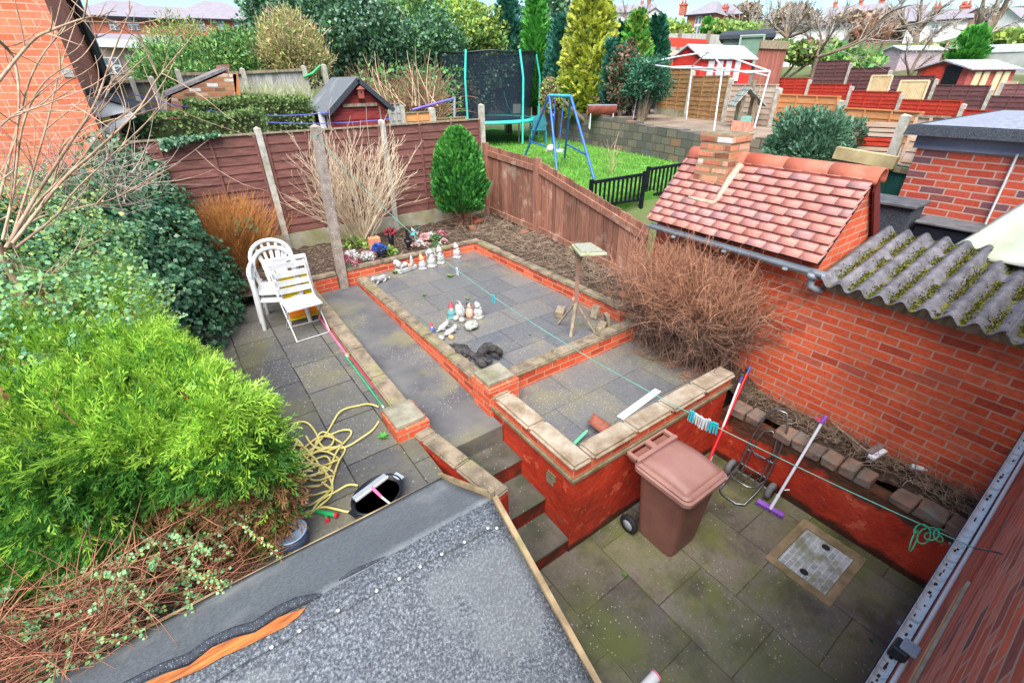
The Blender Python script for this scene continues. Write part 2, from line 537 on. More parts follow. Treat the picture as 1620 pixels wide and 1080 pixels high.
M_CONCPOST_OLD = simple("spotted_concrete_post", C(160, 146, 134), C(128, 114, 102), scale=12, rough=0.95, bump=0.4, bscale=60, speck=[(C(214, 206, 194), 34, 0.2), (C(96, 86, 80), 45, 0.18)], extra=(C(132, 126, 80), 1.5, 0.6, 0.8))
M_GRAVELBOARD = simple("gravel_board", C(168, 160, 140), C(132, 128, 84), scale=3, rough=0.9, bump=0.3, extra=(C(186, 180, 168), 2.0, 0.5, 0.7))
M_PANEL = simple("brown_fence_slat", C(128, 84, 74), C(100, 62, 54), scale=5, rough=0.8, bump=0.25, stretch=(1, 1, 6), island=0.18)
M_PANEL_DARK = simple("dark_brown_fence_slat", C(128, 84, 82), C(102, 64, 64), scale=5, rough=0.8, stretch=(1, 1, 6), island=0.12)
M_PANEL_RED = simple("red_fence_slat", C(206, 70, 48), C(176, 52, 38), scale=5, rough=0.75, stretch=(1, 1, 6), island=0.12)
M_PANEL_TAN = simple("tan_fence_slat", C(178, 138, 94), C(140, 104, 68), scale=4, rough=0.8, stretch=(1, 1, 6), island=0.15)
M_PANEL_PINK = simple("faded_fence_slat", C(204, 182, 164), C(190, 158, 128), scale=2, rough=0.8, stretch=(1, 1, 6), island=0.10)
M_PANEL_ORANGE = simple("orange_fence_slat", C(214, 150, 96), C(196, 128, 80), scale=3, rough=0.8, stretch=(1, 1, 6), island=0.10)
M_PANEL_GREY = simple("grey_fence_board", C(176, 170, 160), C(140, 134, 128), scale=5, rough=0.85, stretch=(6, 6, 0.7), island=0.15)
M_TIMBER = simple("brown_fence_board", C(164, 114, 92), C(118, 78, 62), scale=5, rough=0.85, bump=0.5, stretch=(9, 9, 0.6), island=0.34, extra=(C(184, 154, 134), 3.5, 0.55, 0.72))
M_GREYWOOD = simple("weathered_wood", C(160, 144, 120), C(112, 98, 78), scale=7, rough=0.9, bump=0.35, stretch=(4, 4, 1), extra=(C(128, 128, 80), 3, 0.6, 0.8))
M_SHEDRED = simple("dark_red_shed_board", C(150, 58, 52), C(116, 40, 38), scale=5, rough=0.75, stretch=(1, 1, 5), island=0.12)
M_SHEDBRIGHT = simple("bright_red_shed_board", C(206, 62, 50), C(184, 48, 40), scale=4, rough=0.7, stretch=(1, 1, 5), island=0.08)
t = NT("mineral_felt")
_k = t.ramp(t.noise(85, 9, rough=0.8), [(0.36, C(38, 42, 47)), (0.5, C(80, 84, 89)), (0.64, C(146, 150, 154))])
_k = t.mix(t.ramp(t.noise(2.2, 4), [(0.5, 0.0), (0.75, 0.45)]), _k, C(70, 74, 78))
_k = t.mix(t.ramp(t.noise(1.1, 7), [(0.56, 0.0), (0.6, 0.3)]), _k, C(126, 128, 126))
t.bump(t.noise(120, 6), 0.5)
M_FELT = t.out(_k, 0.85, 0, 0.3)
M_FELT_SMOOTH = simple("worn_felt", C(108, 112, 114), C(88, 92, 95), scale=60, rough=0.8, bump=0.25, bscale=120, speck=(C(120, 124, 126), 150, 0.2), extra=(C(140, 140, 138), 1.6, 0.55, 0.75))
M_FELT_DARK = simple("dark_felt", C(64, 68, 74), C(44, 48, 54), scale=60, rough=0.85, bump=0.5, bscale=100, speck=(C(160, 164, 170), 140, 0.2))
M_ROOFPALE = simple("pale_grey_felt", C(190, 200, 202), C(160, 170, 172), scale=5, rough=0.8)
M_PINE = simple("bare_pine", C(186, 108, 44), C(120, 58, 20), scale=7, rough=0.7, stretch=(1, 14, 14), bump=0.1)
M_BARGE = simple("barge_timber", C(172, 148, 112), C(120, 102, 76), scale=7, rough=0.85, bump=0.3, extra=(C(120, 118, 76), 3, 0.55, 0.75))
t = NT("pink_clay_tile")
_g = t.n("NewGeometry")
_k = t.ramp(_g.outputs["Random Per Island"], [(0.0, C(186, 120, 106)), (0.35, C(198, 134, 120)), (0.65, C(188, 124, 112)), (0.85, C(170, 126, 122)), (1.0, C(200, 140, 128))])
_k = t.mix(1.0, _k, t.ramp(t.noise(30, 6), [(0.3, (0.82, 0.82, 0.84, 1)), (0.7, (1.1, 1.1, 1.1, 1))]), 'MULTIPLY')
t.bump(t.noise(60, 5), 0.2)
M_TILE = t.out(_k, 0.85)
M_RIDGE = simple("ridge_clay", C(192, 110, 86), C(166, 86, 66), scale=4, rough=0.8, bump=0.2, island=0.08, extra=(C(160, 122, 110), 3, 0.6, 0.75))
M_CORR = simple("corrugated_cement", C(120, 116, 120), C(80, 77, 81), scale=9, rough=0.9, bump=0.4, bscale=50, speck=(C(160, 158, 160), 36, 0.16), extra=(C(92, 88, 84), 5, 0.58, 0.72))
t = NT("mossy_corrugated_cement")
_y = t.n("SeparateXYZ", Vector=t.n("NewGeometry").outputs["Position"]).outputs[1]
_a = t.n("Math", operation='MULTIPLY_ADD')
t.t.links.new(_y, _a.inputs[0])
_a.inputs[1].default_value, _a.inputs[2].default_value = 2 * math.pi / 0.146, -1.43 * 2 * math.pi / 0.146
_c = t.n("Math", operation='COSINE')
t.t.links.new(_a.outputs[0], _c.inputs[0])
_d = t.n("Math", operation='MULTIPLY_ADD')
t.t.links.new(t.noise(9, 5), _d.inputs[0])
_d.inputs[1].default_value = -3.2
t.t.links.new(_c.outputs[0], _d.inputs[2])
_f = t.ramp(t.n("MapRange", Value=_d.outputs[0], **{"From Min": -3.0, "From Max": -1.6}).outputs[0], [(0.25, 1.0), (0.5, 0.0)])
_k = t.ramp(t.noise(9), [(0.35, C(120, 116, 120)), (0.65, C(84, 81, 85))])
_k = t.mix(t.specks(36, 0.16), _k, C(160, 158, 160))
_m = t.ramp(t.noise(40, 4), [(0.3, C(56, 48, 28)), (0.5, C(90, 82, 36)), (0.7, C(120, 130, 50))])
t.bump(t.noise(70, 6), 0.6, 0.01)
M_CORR = t.out(t.mix(_f, _k, _m), 0.9)
M_MOSS = leafmat("moss", [C(60, 52, 28), C(88, 76, 36), C(104, 100, 42), C(130, 140, 52), C(74, 60, 34)], rough=0.95, spec=0.1, trans=0.05, nscale=5)
M_SLATE = simple("slate_roof", C(150, 142, 146), C(126, 120, 124), scale=3, rough=0.7, stretch=(1, 1, 8))
M_GLASS = simple("window_glass", C(96, 108, 116), C(60, 70, 78), scale=1.2, rough=0.08, spec=0.8)
M_CREAM = simple("cream_render", C(236, 230, 222), C(220, 212, 204), scale=2, rough=0.8)
M_BLUE = simple("blue_tube_paint", C(50, 106, 190), C(38, 86, 166), scale=5, rough=0.35, spec=0.5)
M_TEAL = simple("teal_foam", C(70, 196, 180), C(52, 172, 160), scale=5, rough=0.5)
M_STONE = brick("stone_block", [(0.0, C(94, 88, 82)), (0.5, C(112, 104, 94)), (0.9, C(128, 114, 98)), (1.0, C(150, 108, 84))], C(92, 84, 70), bw=0.40, rh=0.2, ms=0.014,
                stains=[(C(88, 88, 94), 0.5, 0.5, 0.66, 0.7), (C(120, 116, 84), 2, 0.6, 0.8, 0.5)], warp=0.02)

# ------------------------------------------------------------------ ground levels and paving
def sm(a, b, x):
    t = min(1.0, max(0.0, (x - a) / (b - a)))
    return t * t * (3 - 2 * t)


def ground_z(x, y):
    r = math.hypot(x, y)
    if y < -3 or x < -14: side = 0.0
    else: side = 1.0
    near = max(sm(8.6, 9.4, y), sm(5.9, 6.9, x))
    xw = 11.6 + 0.2 * (y - 7.5)
    hi = 1.55 + 0.7 * sm(xw, xw + 0.5, x) * sm(19, 17, y)
    hi -= 0.11 * max(0.0, 8.0 - y) * sm(11, 14, x)
    hi -= 0.6 * sm(6.5, 4.5, y) * (1 - sm(11, 14, x))
    hi += 0.115 * max(0.0, r - 29)
    return (-0.12 * (1 - near) + hi * near) if side else -0.12


xs = np.concatenate([np.array([-420, -260, -160, -100, -60, -40, -28, -20, -15]), np.arange(-12, 34, 0.55), np.array([36, 40, 46, 54, 64, 80, 100, 130, 180, 260, 420])])
ys = np.concatenate([np.array([-300, -120, -60, -30, -15, -8]), np.arange(-5, 30, 0.55), np.array([32, 36, 42, 50, 60, 74, 90, 110, 140, 190, 260, 420])])
VV = [(x, y, min(ground_z(x, y), 16.0)) for y in ys for x in xs]
nx = len(xs)
FF = [(j * nx + i, j * nx + i + 1, (j + 1) * nx + i + 1, (j + 1) * nx + i) for j in range(len(ys) - 1) for i in range(nx - 1)]
g = np_mesh("ground", VV, FF, M_GROUND, smooth=True)
tag(g, "rough earth and grass rising behind the gardens", "ground", kind='structure')


def struct(name, mb, m, label, cat, bevel=0.0):
    return tag(mb.build(name, m, bevel=bevel), label, cat, kind='structure')


struct("yard_paving", MB().box(0.3, 3.95, -0.24, 1.83, -0.1, 0.0), M_YARD, "mossy stone flags of the sunken yard floor", "paving")
struct("patio", MB().box(-3.0, 1.07, 2.22, 8.36, -0.08, 0.84), M_PATIO, "lichen spotted stone patio beside the hedge", "patio")
mb = MB()
mb.hexa([(1.2, 2.77, 0.4), (1.83, 2.77, 0.4), (1.83, 6.74, 0.4), (1.2, 6.74, 0.4), (1.2, 2.77, 0.775), (1.83, 2.77, 0.775), (1.83, 6.74, 0.87), (1.2, 6.74, 0.87)])
struct("path", mb, M_CONC, "damp concrete path sloping up between low walls", "path")
struct("upper_terrace", MB().box(1.97, 3.97, 3.2, 6.73, 0.3, 0.965), M_FLAG, "grey flagged upper terrace inside low brick walls", "terrace")
struct("front_terrace", MB().box(1.98, 4.43, 1.93, 3.1, 0.3, 0.82), M_FLAG, "small flagged lower terrace above the yard", "terrace")


def bed(name, x0, x1, y0, y1, zf, label, n=0.11, amp=0.035):
    a, b = max(2, int((x1 - x0) / n)), max(2, int((y1 - y0) / n))
    V, F = [], []
    for j in range(b + 1):
        for i in range(a + 1):
            x, y = x0 + (x1 - x0) * i / a, y0 + (y1 - y0) * j / b
            V.append((x, y, zf(x, y) + random.uniform(-amp, amp)))
    for j in range(b):
        for i in range(a):
            F.append((j * (a + 1) + i, j * (a + 1) + i + 1, (j + 1) * (a + 1) + i + 1, (j + 1) * (a + 1) + i))
    return tag(np_mesh(name, V, F, M_SOIL), label, "soil", kind='structure')


bed("back_soil_bed", -0.9, 5.4, 6.84, 8.42, lambda x, y: 1.05 + 0.05 * sm(6.9, 8.2, y), "dark soil bed under the brown panel fence")
bed("side_soil_bed", 4.08, 5.45, 2.7, 6.84, lambda x, y: 1.02 + 0.12 * sm(3.0, 4.0, y), "dry soil bed along the brown board fence")
bed("ledge_soil", 4.06, 4.43, -0.24, 2.72, lambda x, y: 0.66 + 0.2 * sm(1.6, 2.0, y), "narrow soil ledge under the outhouse wall", amp=0.02)
# lawn beyond the boards
mb = MB()
lawn_pts = [(5.7, 6.0), (10.8, 6.0), (11.75, 11.0), (12.7, 15.5), (12.9, 19.5), (6.0, 19.5), (5.4, 12.0)]
LZ = 1.62
mb.prism([(x, y, LZ - 0.3) for x, y in lawn_pts], (0, 0, 0.3))
struct("lawn", mb, M_LAWN, "bright green lawn with trampoline and swing", "lawn")

# ------------------------------------------------------------------ brick walls with coping slabs
def coping_run(parent, a, b, w, z, th, n, mat, cuts=None, bevel=0.014):
    a, b = Vector(a), Vector(b)
    d = (b - a)
    L = d.length
    d.normalize()
    s = Vector((-d.y, d.x, 0))
    cuts = cuts or [i / n for i in range(n + 1)]
    for i in range(len(cuts) - 1):
        t0, t1 = cuts[i] * L + 0.004, cuts[i + 1] * L - 0.004
        za, zb = a.z + (b.z - a.z) * cuts[i], a.z + (b.z - a.z) * cuts[i + 1]
        j = [random.uniform(-0.004, 0.004) for _ in range(6)]
        P = []
        for dz, k in ((-th, 0), (0, 1)):
            for t, sd, zz in ((t0, -1, za), (t1, -1, zb), (t1, 1, zb), (t0, 1, za)):
                q = a + d * t + s * sd * (w / 2 + j[0]) + s * j[1]
                P.append((q.x, q.y, zz + dz + (j[2] if k else 0)))
        MB().hexa(P).build("coping_slab", mat, parent, bevel=bevel, seg=2)


def low_wall(name, label, a, b, th, z0, zt, n, mat=M_BRICK_LOW, cop=M_COPING, cw=None, cth=0.045, cuts=None, cat="wall", endz=None):
    """brick wall on the centre line a-b with its coping slabs; zt may differ at both ends"""
    za, zb = (zt, zt) if not hasattr(zt, '__len__') else zt
    a3, b3 = Vector((a[0], a[1], za)), Vector((b[0], b[1], zb))
    t = thing(name, label, cat, (a[0], a[1], z0))
    d = (b3 - a3)
    s = Vector((-d.y, d.x, 0)).normalized() * th / 2
    P = []
    for q, zz in ((a3, za), (b3, zb)): pass
    lo = [a3 - s, b3 - s, b3 + s, a3 + s]
    P = [(q.x, q.y, z0) for q in lo] + [(q.x, q.y, q.z - cth - 0.001) for q in lo]
    MB().hexa(P).build("brickwork", mat, t)
    coping_run(t, a3, b3, cw or th + 0.03, None, cth, n, cop, cuts)
    return t


def pier(label, x0, x1, y0, y1, z0, zt):
    t = thing("brick_pier", label, "pier", ((x0 + x1) / 2, (y0 + y1) / 2, z0))
    MB().box(x0, x1, y0, y1, z0, zt - 0.045).build("brickwork", M_BRICK_LOW, t)
    MB().box(x0 + 0.012, x1 - 0.025, y0 + 0.03, y1 - 0.012, zt - 0.044, zt, j=0.005).build("pier_cap", M_CAP, t, bevel=0.008)
    return t


# front terrace wall: rendered and painted red, cement drip line, one brick course, pale copings
t = thing("terrace_wall", "tall red painted retaining wall with pale copings beside the yard", "wall", (1.84, 1.8, 0))
mb = MB()
mb.prism([(1.84, 1.8, -0.05), (3.94, 1.8, -0.05), (3.94, 1.96, -0.05), (2.0, 1.96, -0.05), (2.0, 2.93, -0.05), (1.84, 2.93, -0.05)], (0, 0, 0.915))
mb.build("render", M_RED, t)
mb = MB()
mb.prism([(1.815, 1.775, 0.866), (3.97, 1.775, 0.866), (3.97, 1.97, 0.866), (2.01, 1.97, 0.866), (2.01, 2.93, 0.866), (1.815, 2.93, 0.866)], (0, 0, 0.03))
mb.build("cement_line", M_CEMENT, t)
mb = MB()
mb.prism([(1.836, 1.796, 0.897), (3.95, 1.796, 0.897), (3.95, 1.955, 0.897), (1.995, 1.955, 0.897), (1.995, 2.93, 0.897), (1.836, 2.93, 0.897)], (0, 0, 0.088))
mb.build("brick_course", M_BRICK_LOW, t)
coping_run(t, (2.02, 1.868, 1.04), (3.98, 1.868, 1.04), 0.2, None, 0.053, 5, M_COPING_PALE, cuts=[0, 0.26, 0.5, 0.74, 1.0], bevel=0.022)
coping_run(t, (1.912, 1.768, 1.04), (1.912, 2.93, 1.04), 0.2, None, 0.053, 2, M_COPING_PALE, cuts=[0, 0.5, 0.94, 1.0], bevel=0.022)
mb = MB().box(1.825, 1.837, 2.02, 2.11, 0.62, 0.72)
mb.box(1.828, 1.838, 2.0, 2.10, 0.68, 0.75)
mb.build("air_vent", M_CEMENT, t)

low_wall("terrace_wall", "low brick wall with weathered coping between the two terraces", (2.13, 3.15), (4.02, 3.15), 0.13, 0.78, 1.04, 4, cuts=[0, 0.34, 0.68, 1.0], cw=0.165)
low_wall("terrace_wall", "low brick wall with coping along the dry soil bed by the board fence", (4.03, 3.32), (4.03, 6.72), 0.11, 0.9, (1.165, 1.15), 5, cw=0.14)
low_wall("terrace_wall", "low brick wall with coping behind the row of white gnomes", (1.7, 6.79), (4.1, 6.79), 0.11, 0.84, 1.145, 4, cw=0.14)
low_wall("terrace_wall", "short stub of brick wall between the chairs and the concrete post", (0.98, 6.79), (1.56, 6.79), 0.11, 0.8, 1.12, 1, cw=0.14)
low_wall("path_wall", "low brick wall with coping between the sloping path and flagged terrace", (1.9, 3.22), (1.9, 6.70), 0.125, 0.7, (1.035, 0.985), 6, cw=0.15)
low_wall("path_wall", "low coping wall between the patio and the sloping path", (1.14, 3.40), (1.14, 6.72), 0.14, 0.7, (0.885, 0.985), 5, cop=M_COPING, cw=0.17)
pier("square brick pier with stone cap where the two terraces meet the path", 1.80, 2.14, 2.93, 3.24, 0.7, 1.14)
pier("square brick pier with grey cap beside the coiled yellow hose", 0.915, 1.225, 3.04, 3.41, 0.7, 1.0)
low_wall("step_wall", "pale coping wall running down beside the garden steps", (1.125, 3.03), (1.30, 2.0), 0.13, 0.0, (0.91, 0.905), 2, mat=M_RED, cop=M_COPING, cw=0.16, cuts=[0, 0.12, 0.56, 1.0])

st = thing("garden_steps", "concrete garden steps with dark red risers climbing from the yard", "steps", (1.5, 1.8, 0))
for ya, yb, za, zb in ((1.8, 2.13, 0.0, 0.185), (2.12, 2.48, 0.0, 0.385), (2.47, 2.79, 0.0, 0.58)):
    MB().box(1.0, 1.845, ya + 0.012, yb + 0.03, za - 0.02, zb - 0.03).build("riser", M_RISER, st)
    MB().box(1.0, 1.842, ya, yb + 0.02, zb - 0.03, zb, j=0.006).build("tread", M_STEP, st, bevel=0.008)
MB().box(1.16, 1.843, 2.772, 2.85, -0.02, 0.775).build("riser", M_RISER, st)

# retaining wall at the right of the yard with loose dark blocks
t = thing("retaining_wall", "worn red yard wall topped with dark loose stone blocks", "wall", (3.95, 0.8, 0))
MB().box(3.94, 4.07, -0.24, 1.8, -0.05, 0.595).build("render", M_RED_WORN, t)
y = -0.2
while y < 1.74:
    w = random.uniform(0.10, 0.19)
    if random.random() > 0.10:
        zz = random.uniform(-0.012, 0.016)
        xx = random.uniform(-0.015, 0.02)
        MB().box(3.925 + xx, 4.10 + xx, y, min(y + w - 0.008, 1.79), 0.592, 0.68 + zz, j=0.012).build("coping_block", M_BLOCK, t, bevel=0.012)
    y += w

# ------------------------------------------------------------------ foreground felt-roofed shed
ZR, YR, XG = 1.655, 1.452, 0.875
EF = (2.1, 1.25)   # far eave y, z
EN = (0.62, 1.195)  # near eave y, z
XL = -2.6
sh = thing("garden_shed", "garden shed under a torn grey felt roof beside the steps", "shed", (0.0, 1.4, 0.0))
MB().box(XL + 0.1, XG - 0.06, 0.72, 2.0, 0.0, 1.16).build("wall", M_GREYWOOD, sh)
MB().prism([(XG - 0.075, 0.72, 1.161), (XG - 0.075, 2.0, 1.161), (XG - 0.075, YR, ZR - 0.06)], (0.02, 0, 0)).build("gable", M_GREYWOOD, sh)


def slope(y0, z0, y1, z1, x0, x1, th, m, name, nx=60, ny=10, wav=0.004):
    V, F = [], []
    d = Vector((0, y1 - y0, z1 - z0)).normalized()
    nrm = Vector((0, -d.z, d.y))
    if nrm.z < 0: nrm = -nrm
    for j in range(ny + 1):
        for i in range(nx + 1):
            x = x0 + (x1 - x0) * i / nx
            k = j / ny
            w = wav * (math.sin(x * 5.3 + k * 3) + math.sin(x * 2.1 - k * 7 + 1.0))
            V.append((x, y0 + (y1 - y0) * k + nrm.y * w, z0 + (z1 - z0) * k + nrm.z * w))
    for j in range(ny):
        for i in range(nx):
            F.append((j * (nx + 1) + i, j * (nx + 1) + i + 1, (j + 1) * (nx + 1) + i + 1, (j + 1) * (nx + 1) + i))
    o = np_mesh(name, V, F, m, sh, smooth=True)
    md = o.modifiers.new("thick", 'SOLIDIFY')
    md.thickness = th
    md.offset = -1 if (V[1][0] > V[0][0]) == (y1 > y0) else 1
    return o


slope(YR, ZR, EF[0], EF[1], XL, XG, 0.02, M_FELT_SMOOTH, "far_roof_slope")
near = slope(YR, ZR, EN[0], EN[1], XL, XG, 0.02, M_FELT, "near_roof_slope")
near['label'] = "granular grey felt slope with nailed overlap"
nd = Vector((0, EN[0] - YR, EN[1] - ZR))
nl = nd.length
nd.normalize()
NN = Vector((0, nd.z, -nd.y))
NN = NN if NN.z > 0 else -NN


def on_near(px, py, lift=0.0):
    d = Vector(ray(px, py))
    o = Vector((0, 0, CAM_H))
    t = (Vector((0, YR, ZR)) + NN * lift - o).dot(NN) / d.dot(NN)
    return o + d * t


# nailed overlap strip
s0, s1 = on_near(405, 1040, 0.008), on_near(792, 829, 0.008)
sd = (s1 - s0).normalized()
ta = s0 + sd * ((-2.5 - s0.x) / sd.x)
V, F = [], []
for i in range(61):
    k = i / 60
    x = -2.5 + (XG - 0.015 + 2.5) * k
    e = ta + sd * ((x + 2.5) / sd.x)
    w = 0.004 * math.sin(x * 9) + 0.003 * math.sin(x * 23)
    up = Vector((x, YR - 0.012, ZR)) + nd * 0.05 + NN * 0.006
    V += [up, e + NN * (0.004 + abs(w) * 0.5) + nd * w]
    if i: F.append((2 * i - 2, 2 * i, 2 * i + 1, 2 * i - 1))
o = np_mesh("felt_overlap", V, F, M_FELT, sh)
md = o.modifiers.new("thick", 'SOLIDIFY')
md.thickness, md.offset = 0.009, 1
for px, py in ((430, 1023), (474, 997), (535, 965), (596, 934), (632, 915), (665, 896), (699, 876), (735, 857), (772, 835), (786, 835)):
    q = on_near(px, py, 0.018)
    MB().lathe([(0.008, 0.0), (0.008, 0.003), (0.003, 0.005)], q, 10).build("nail", M_WHITE, sh)
for px, py in ((758, 1063), (865, 1040), (690, 1000)):
    pass
# torn ridge: bare board and rolled felt edge
tear = [(190, 1098), (258, 1066), (300, 1052), (335, 1024), (372, 1008), (404, 1000), (440, 976), (484, 960), (474, 973), (452, 990), (420, 1006), (385, 1024), (352, 1038), (318, 1058), (280, 1074), (215, 1104)]
P = [on_near(px, py, 0.006) for px, py in tear]
V = [tuple(p) for p in P]
MB().prism(V, NN * 0.004).build("bare_ridge_board", M_PINE, sh)
pts = [on_near(px, py, 0.006) for px, py in ((188, 1090), (255, 1056), (300, 1040), (335, 1014), (370, 998), (402, 990), (440, 966), (470, 952), (495, 944), (508, 940))]
MB().tube(pts, [0.016, 0.018, 0.02, 0.019, 0.018, 0.02, 0.022, 0.022, 0.014, 0.004], 8).build("torn_felt_roll", M_FELT_DARK, sh)
pts = [on_near(px, py, 0.002) for px, py in ((536, 917), (556, 905), (580, 894), (610, 880))]
MB().tube(pts, [0.003, 0.010, 0.010, 0.003], 8).build("felt_bulge", M_FELT_DARK, sh)
MB().beam((XG + 0.012, YR + 0.01, ZR - 0.03), (XG + 0.012, EF[0] + 0.02, EF[1] - 0.03), 0.02, 0.09).build("barge_board", M_BARGE, sh)
MB().beam((XG + 0.016, YR + 0.012, ZR - 0.022), (XG + 0.016, EN[0] - 0.02, EN[1] - 0.045), 0.028, 0.09).build("barge_board", M_BARGE, sh)
MB().beam((XL, EF[0] + 0.01, EF[1] - 0.05), (XG, EF[0] + 0.01, EF[1] - 0.05), 0.02, 0.08).build("eave_board", M_BARGE, sh)
MB().beam((XG + 0.004, YR + 0.03, ZR - 0.03), (XG + 0.035, YR + 0.03, ZR - 0.03), 0.03, 0.11).build("finial_block", M_GREYWOOD, sh)

# ------------------------------------------------------------------ brick outhouse with tiled roof, chimney and corrugated lean-to
oh = thing("brick_outhouse", "orange brick outhouse with pink tiled roof, chimney and mossy corrugated lean-to", "outhouse", (4.42, 1.5, 0))
mb = MB().box(4.42, 4.56, 1.545, 3.3, 0.3, 2.2)
mb.box(4.42, 4.56, -0.24, 1.545, 0.3, 2.0)
mb.build("front_wall", M_BRICK, oh)
AX, AZ = 4.915, 2.86     # ridge
EX, EZ = 4.285, 2.185    # front eave
MB().prism([(4.56, 1.53, 0.4), (5.52, 1.53, 0.4), (5.52, 1.53, 2.2), (AX, 1.53, AZ - 0.05), (4.40, 1.53, 2.28)], (0, 0.1, 0)).build("gable_wall", M_BRICK, oh)
MB().prism([(4.56, 3.2, 0.4), (5.52, 3.2, 0.4), (5.52, 3.2, 2.2), (AX, 3.2, AZ - 0.05), (4.40, 3.2, 2.28)], (0, 0.1, 0)).build("gable_wall", M_BRICK, oh)
MB().box(5.42, 5.52, 1.63, 3.2, 0.4, 2.2).build("rear_wall", M_BRICK, oh)
sd = Vector((AX - EX, 0, AZ - EZ))
SL = sd.length
sd.normalize()
SN = Vector((-sd.z, 0, sd.x))


def on_roof(px, py, lift=0.0):
    d = Vector(ray(px, py))
    o = Vector((0, 0, CAM_H))
    t = (Vector((EX, 0, EZ)) + SN * lift - o).dot(SN) / d.dot(SN)
    return o + d * t


rows, gauge = 10, SL / 10
V, F = [], []
for r in range(rows):
    y = 1.49 + (0.083 if r % 2 else 0.0)
    if r % 2: widths = [0.083]
    else: widths = []
    yy = 1.49
    k = 0
    while yy < 3.34:
        w = 0.083 if (r % 2 and k == 0) else 0.166
        w = min(w, 3.345 - yy)
        k += 1
        s0 = r * gauge - 0.012 + random.uniform(-0.004, 0.004)
        L = gauge * 1.55
        th = 0.010
        up0 = 0.050 + random.uniform(-0.001, 0.003)
        up1 = 0.010
        a = Vector((EX, yy + 0.0012, EZ)) + sd * s0
        b = a + Vector((0, w - 0.0024, 0))
        Q = [a + SN * up0, b + SN * up0, b + sd * L + SN * up1, a + sd * L + SN * up1]
        if r == rows - 1:
            Q[2] = b + sd * (gauge * 1.0) + SN * up1
            Q[3] = a + sd * (gauge * 1.0) + SN * up1
        base = len(V)
        V += [tuple(q - SN * th) for q in Q] + [tuple(q) for q in Q]
        F += [tuple(base + i for i in f) for f in [(0, 3, 2, 1), (4, 5, 6, 7), (0, 1, 5, 4), (1, 2, 6, 5), (2, 3, 7, 6), (3, 0, 4, 7)]]
        yy += w
np_mesh("tiled_roof", V, F, M_TILE, oh)
MB().prism([(AX, 1.5, AZ), (5.56, 1.5, 2.18), (5.53, 1.5, 2.15), (AX, 1.5, AZ - 0.045)], (0, 1.84, 0)).build("rear_roof_slope", M_TILE, oh)
MB().prism([(EX + 0.01, 1.5, EZ + 0.0), (AX, 1.5, AZ - 0.012), (AX, 1.5, AZ - 0.04), (EX + 0.04, 1.5, EZ - 0.02)], (0, 1.84, 0)).build("roof_deck", M_DARKMETAL, oh)
yy = 1.46
for k in range(5):
    L = 0.40 if yy + 0.40 < 3.2 else 3.34 - yy
    prof = []
    V, F = [], []
    n = 12
    for e, y in enumerate((yy, yy + L - 0.008)):
        for i in range(n + 1):
            a = math.pi * (i / n) * 1.16 - 0.25
            rr = 0.093 + (0.004 if e else 0)
            V.append((AX + rr * math.cos(a), y, AZ - 0.055 + rr * math.sin(a) * 1.05))
    for i in range(n):
        F.append((i, n + 1 + i, n + 2 + i, i + 1))
    o = np_mesh("ridge_tile", V, F, M_RIDGE, oh, smooth=True)
    md = o.modifiers.new("thick", 'SOLIDIFY')
    md.thickness, md.offset = 0.014, 0
    yy += L
    if yy > 3.3: break
MB().prism([(AX + 0.02, 1.485, AZ - 0.03), (5.54, 1.485, 2.18), (5.42, 1.485, 2.14), (AX + 0.02, 1.485, AZ - 0.16)], (0, 0.02, 0)).build("barge_board", simple("maroon_board", C(112, 44, 40), rough=0.6), oh)
# chimney straddling the slope
cx = 4.64
ya, yb = at(1094, 302, x=cx).y, at(1140, 312, x=cx).y
y0, y1 = min(ya, yb), max(ya, yb)
zt = at(1103, 224, x=cx).z
mb = MB()
zc = zt - 0.5
for i in range(8):
    w = 0.008 * random.uniform(-1, 1)
    mb.box(cx + w, cx + 0.36 + w, y0 + w, y1 - w, zc - 0.5 if i == 0 else zc, zc + 0.0715, j=0.006)
    zc += 0.0735
ch = mb.build("chimney", M_BRICK_OLD, oh)
MB().box(cx + 0.01, cx + 0.34, y0 + 0.01, y1 - 0.01, zc - 0.012, zc + 0.008, j=0.008).build("flaunching", M_CEMENT, ch)
q0, q1 = on_roof(1135, 316, 0.03), on_roof(1172, 262, 0.03)
mb = MB()
mb.tube([q0, q0.lerp(q1, 0.5) + Vector((0, 0.01, 0.01)), q1], [0.028, 0.04, 0.045], 7)
p0, p1 = on_roof(1090, 312, 0.03), on_roof(1130, 322, 0.03)
mb.tube([p0, p1, q0], [0.02, 0.03, 0.028], 7)
mb.build("cement_flashing", simple("flashing_cement", C(186, 164, 146), C(140, 120, 96), scale=14, rough=0.95, bump=0.6), ch)
# gutter under the tiles


def half_pipe(a, b, r, th=0.004, n=10, seg=1, droop=0.0):
    a, b = Vector(a), Vector(b)
    d = (b - a).normalized()
    s = d.cross(Vector((0, 0, 1))).normalized()
    V, F = [], []
    for k in range(seg + 1):
        c = a.lerp(b, k / seg) - Vector((0, 0, droop * math.sin(math.pi * k / seg)))
        for rr in (r, r - th):
            for i in range(n + 1):
                an = math.pi + math.pi * i / n
                V.append(c + s * (rr * math.cos(an)) + Vector((0, 0, rr * math.sin(an))))
    st = 2 * (n + 1)
    for k in range(seg):
        o = k * st
        for i in range(n):
            F.append((o + i, o + st + i, o + st + i + 1, o + i + 1))
            F.append((o + n + 1 + i, o + n + 2 + i, o + st + n + 2 + i, o + st + n + 1 + i))
        F.append((o, o + n + 1, o + st + n + 1, o + st))
        F.append((o + n, o + st + n, o + st + 2 * n + 1, o + 2 * n + 1))
    for o in (0, seg * st):
        for i in range(n):
            f = (o + i, o + i + 1, o + n + 2 + i, o + n + 1 + i)
            F.append(f if o == 0 else f[::-1])
    return V, F


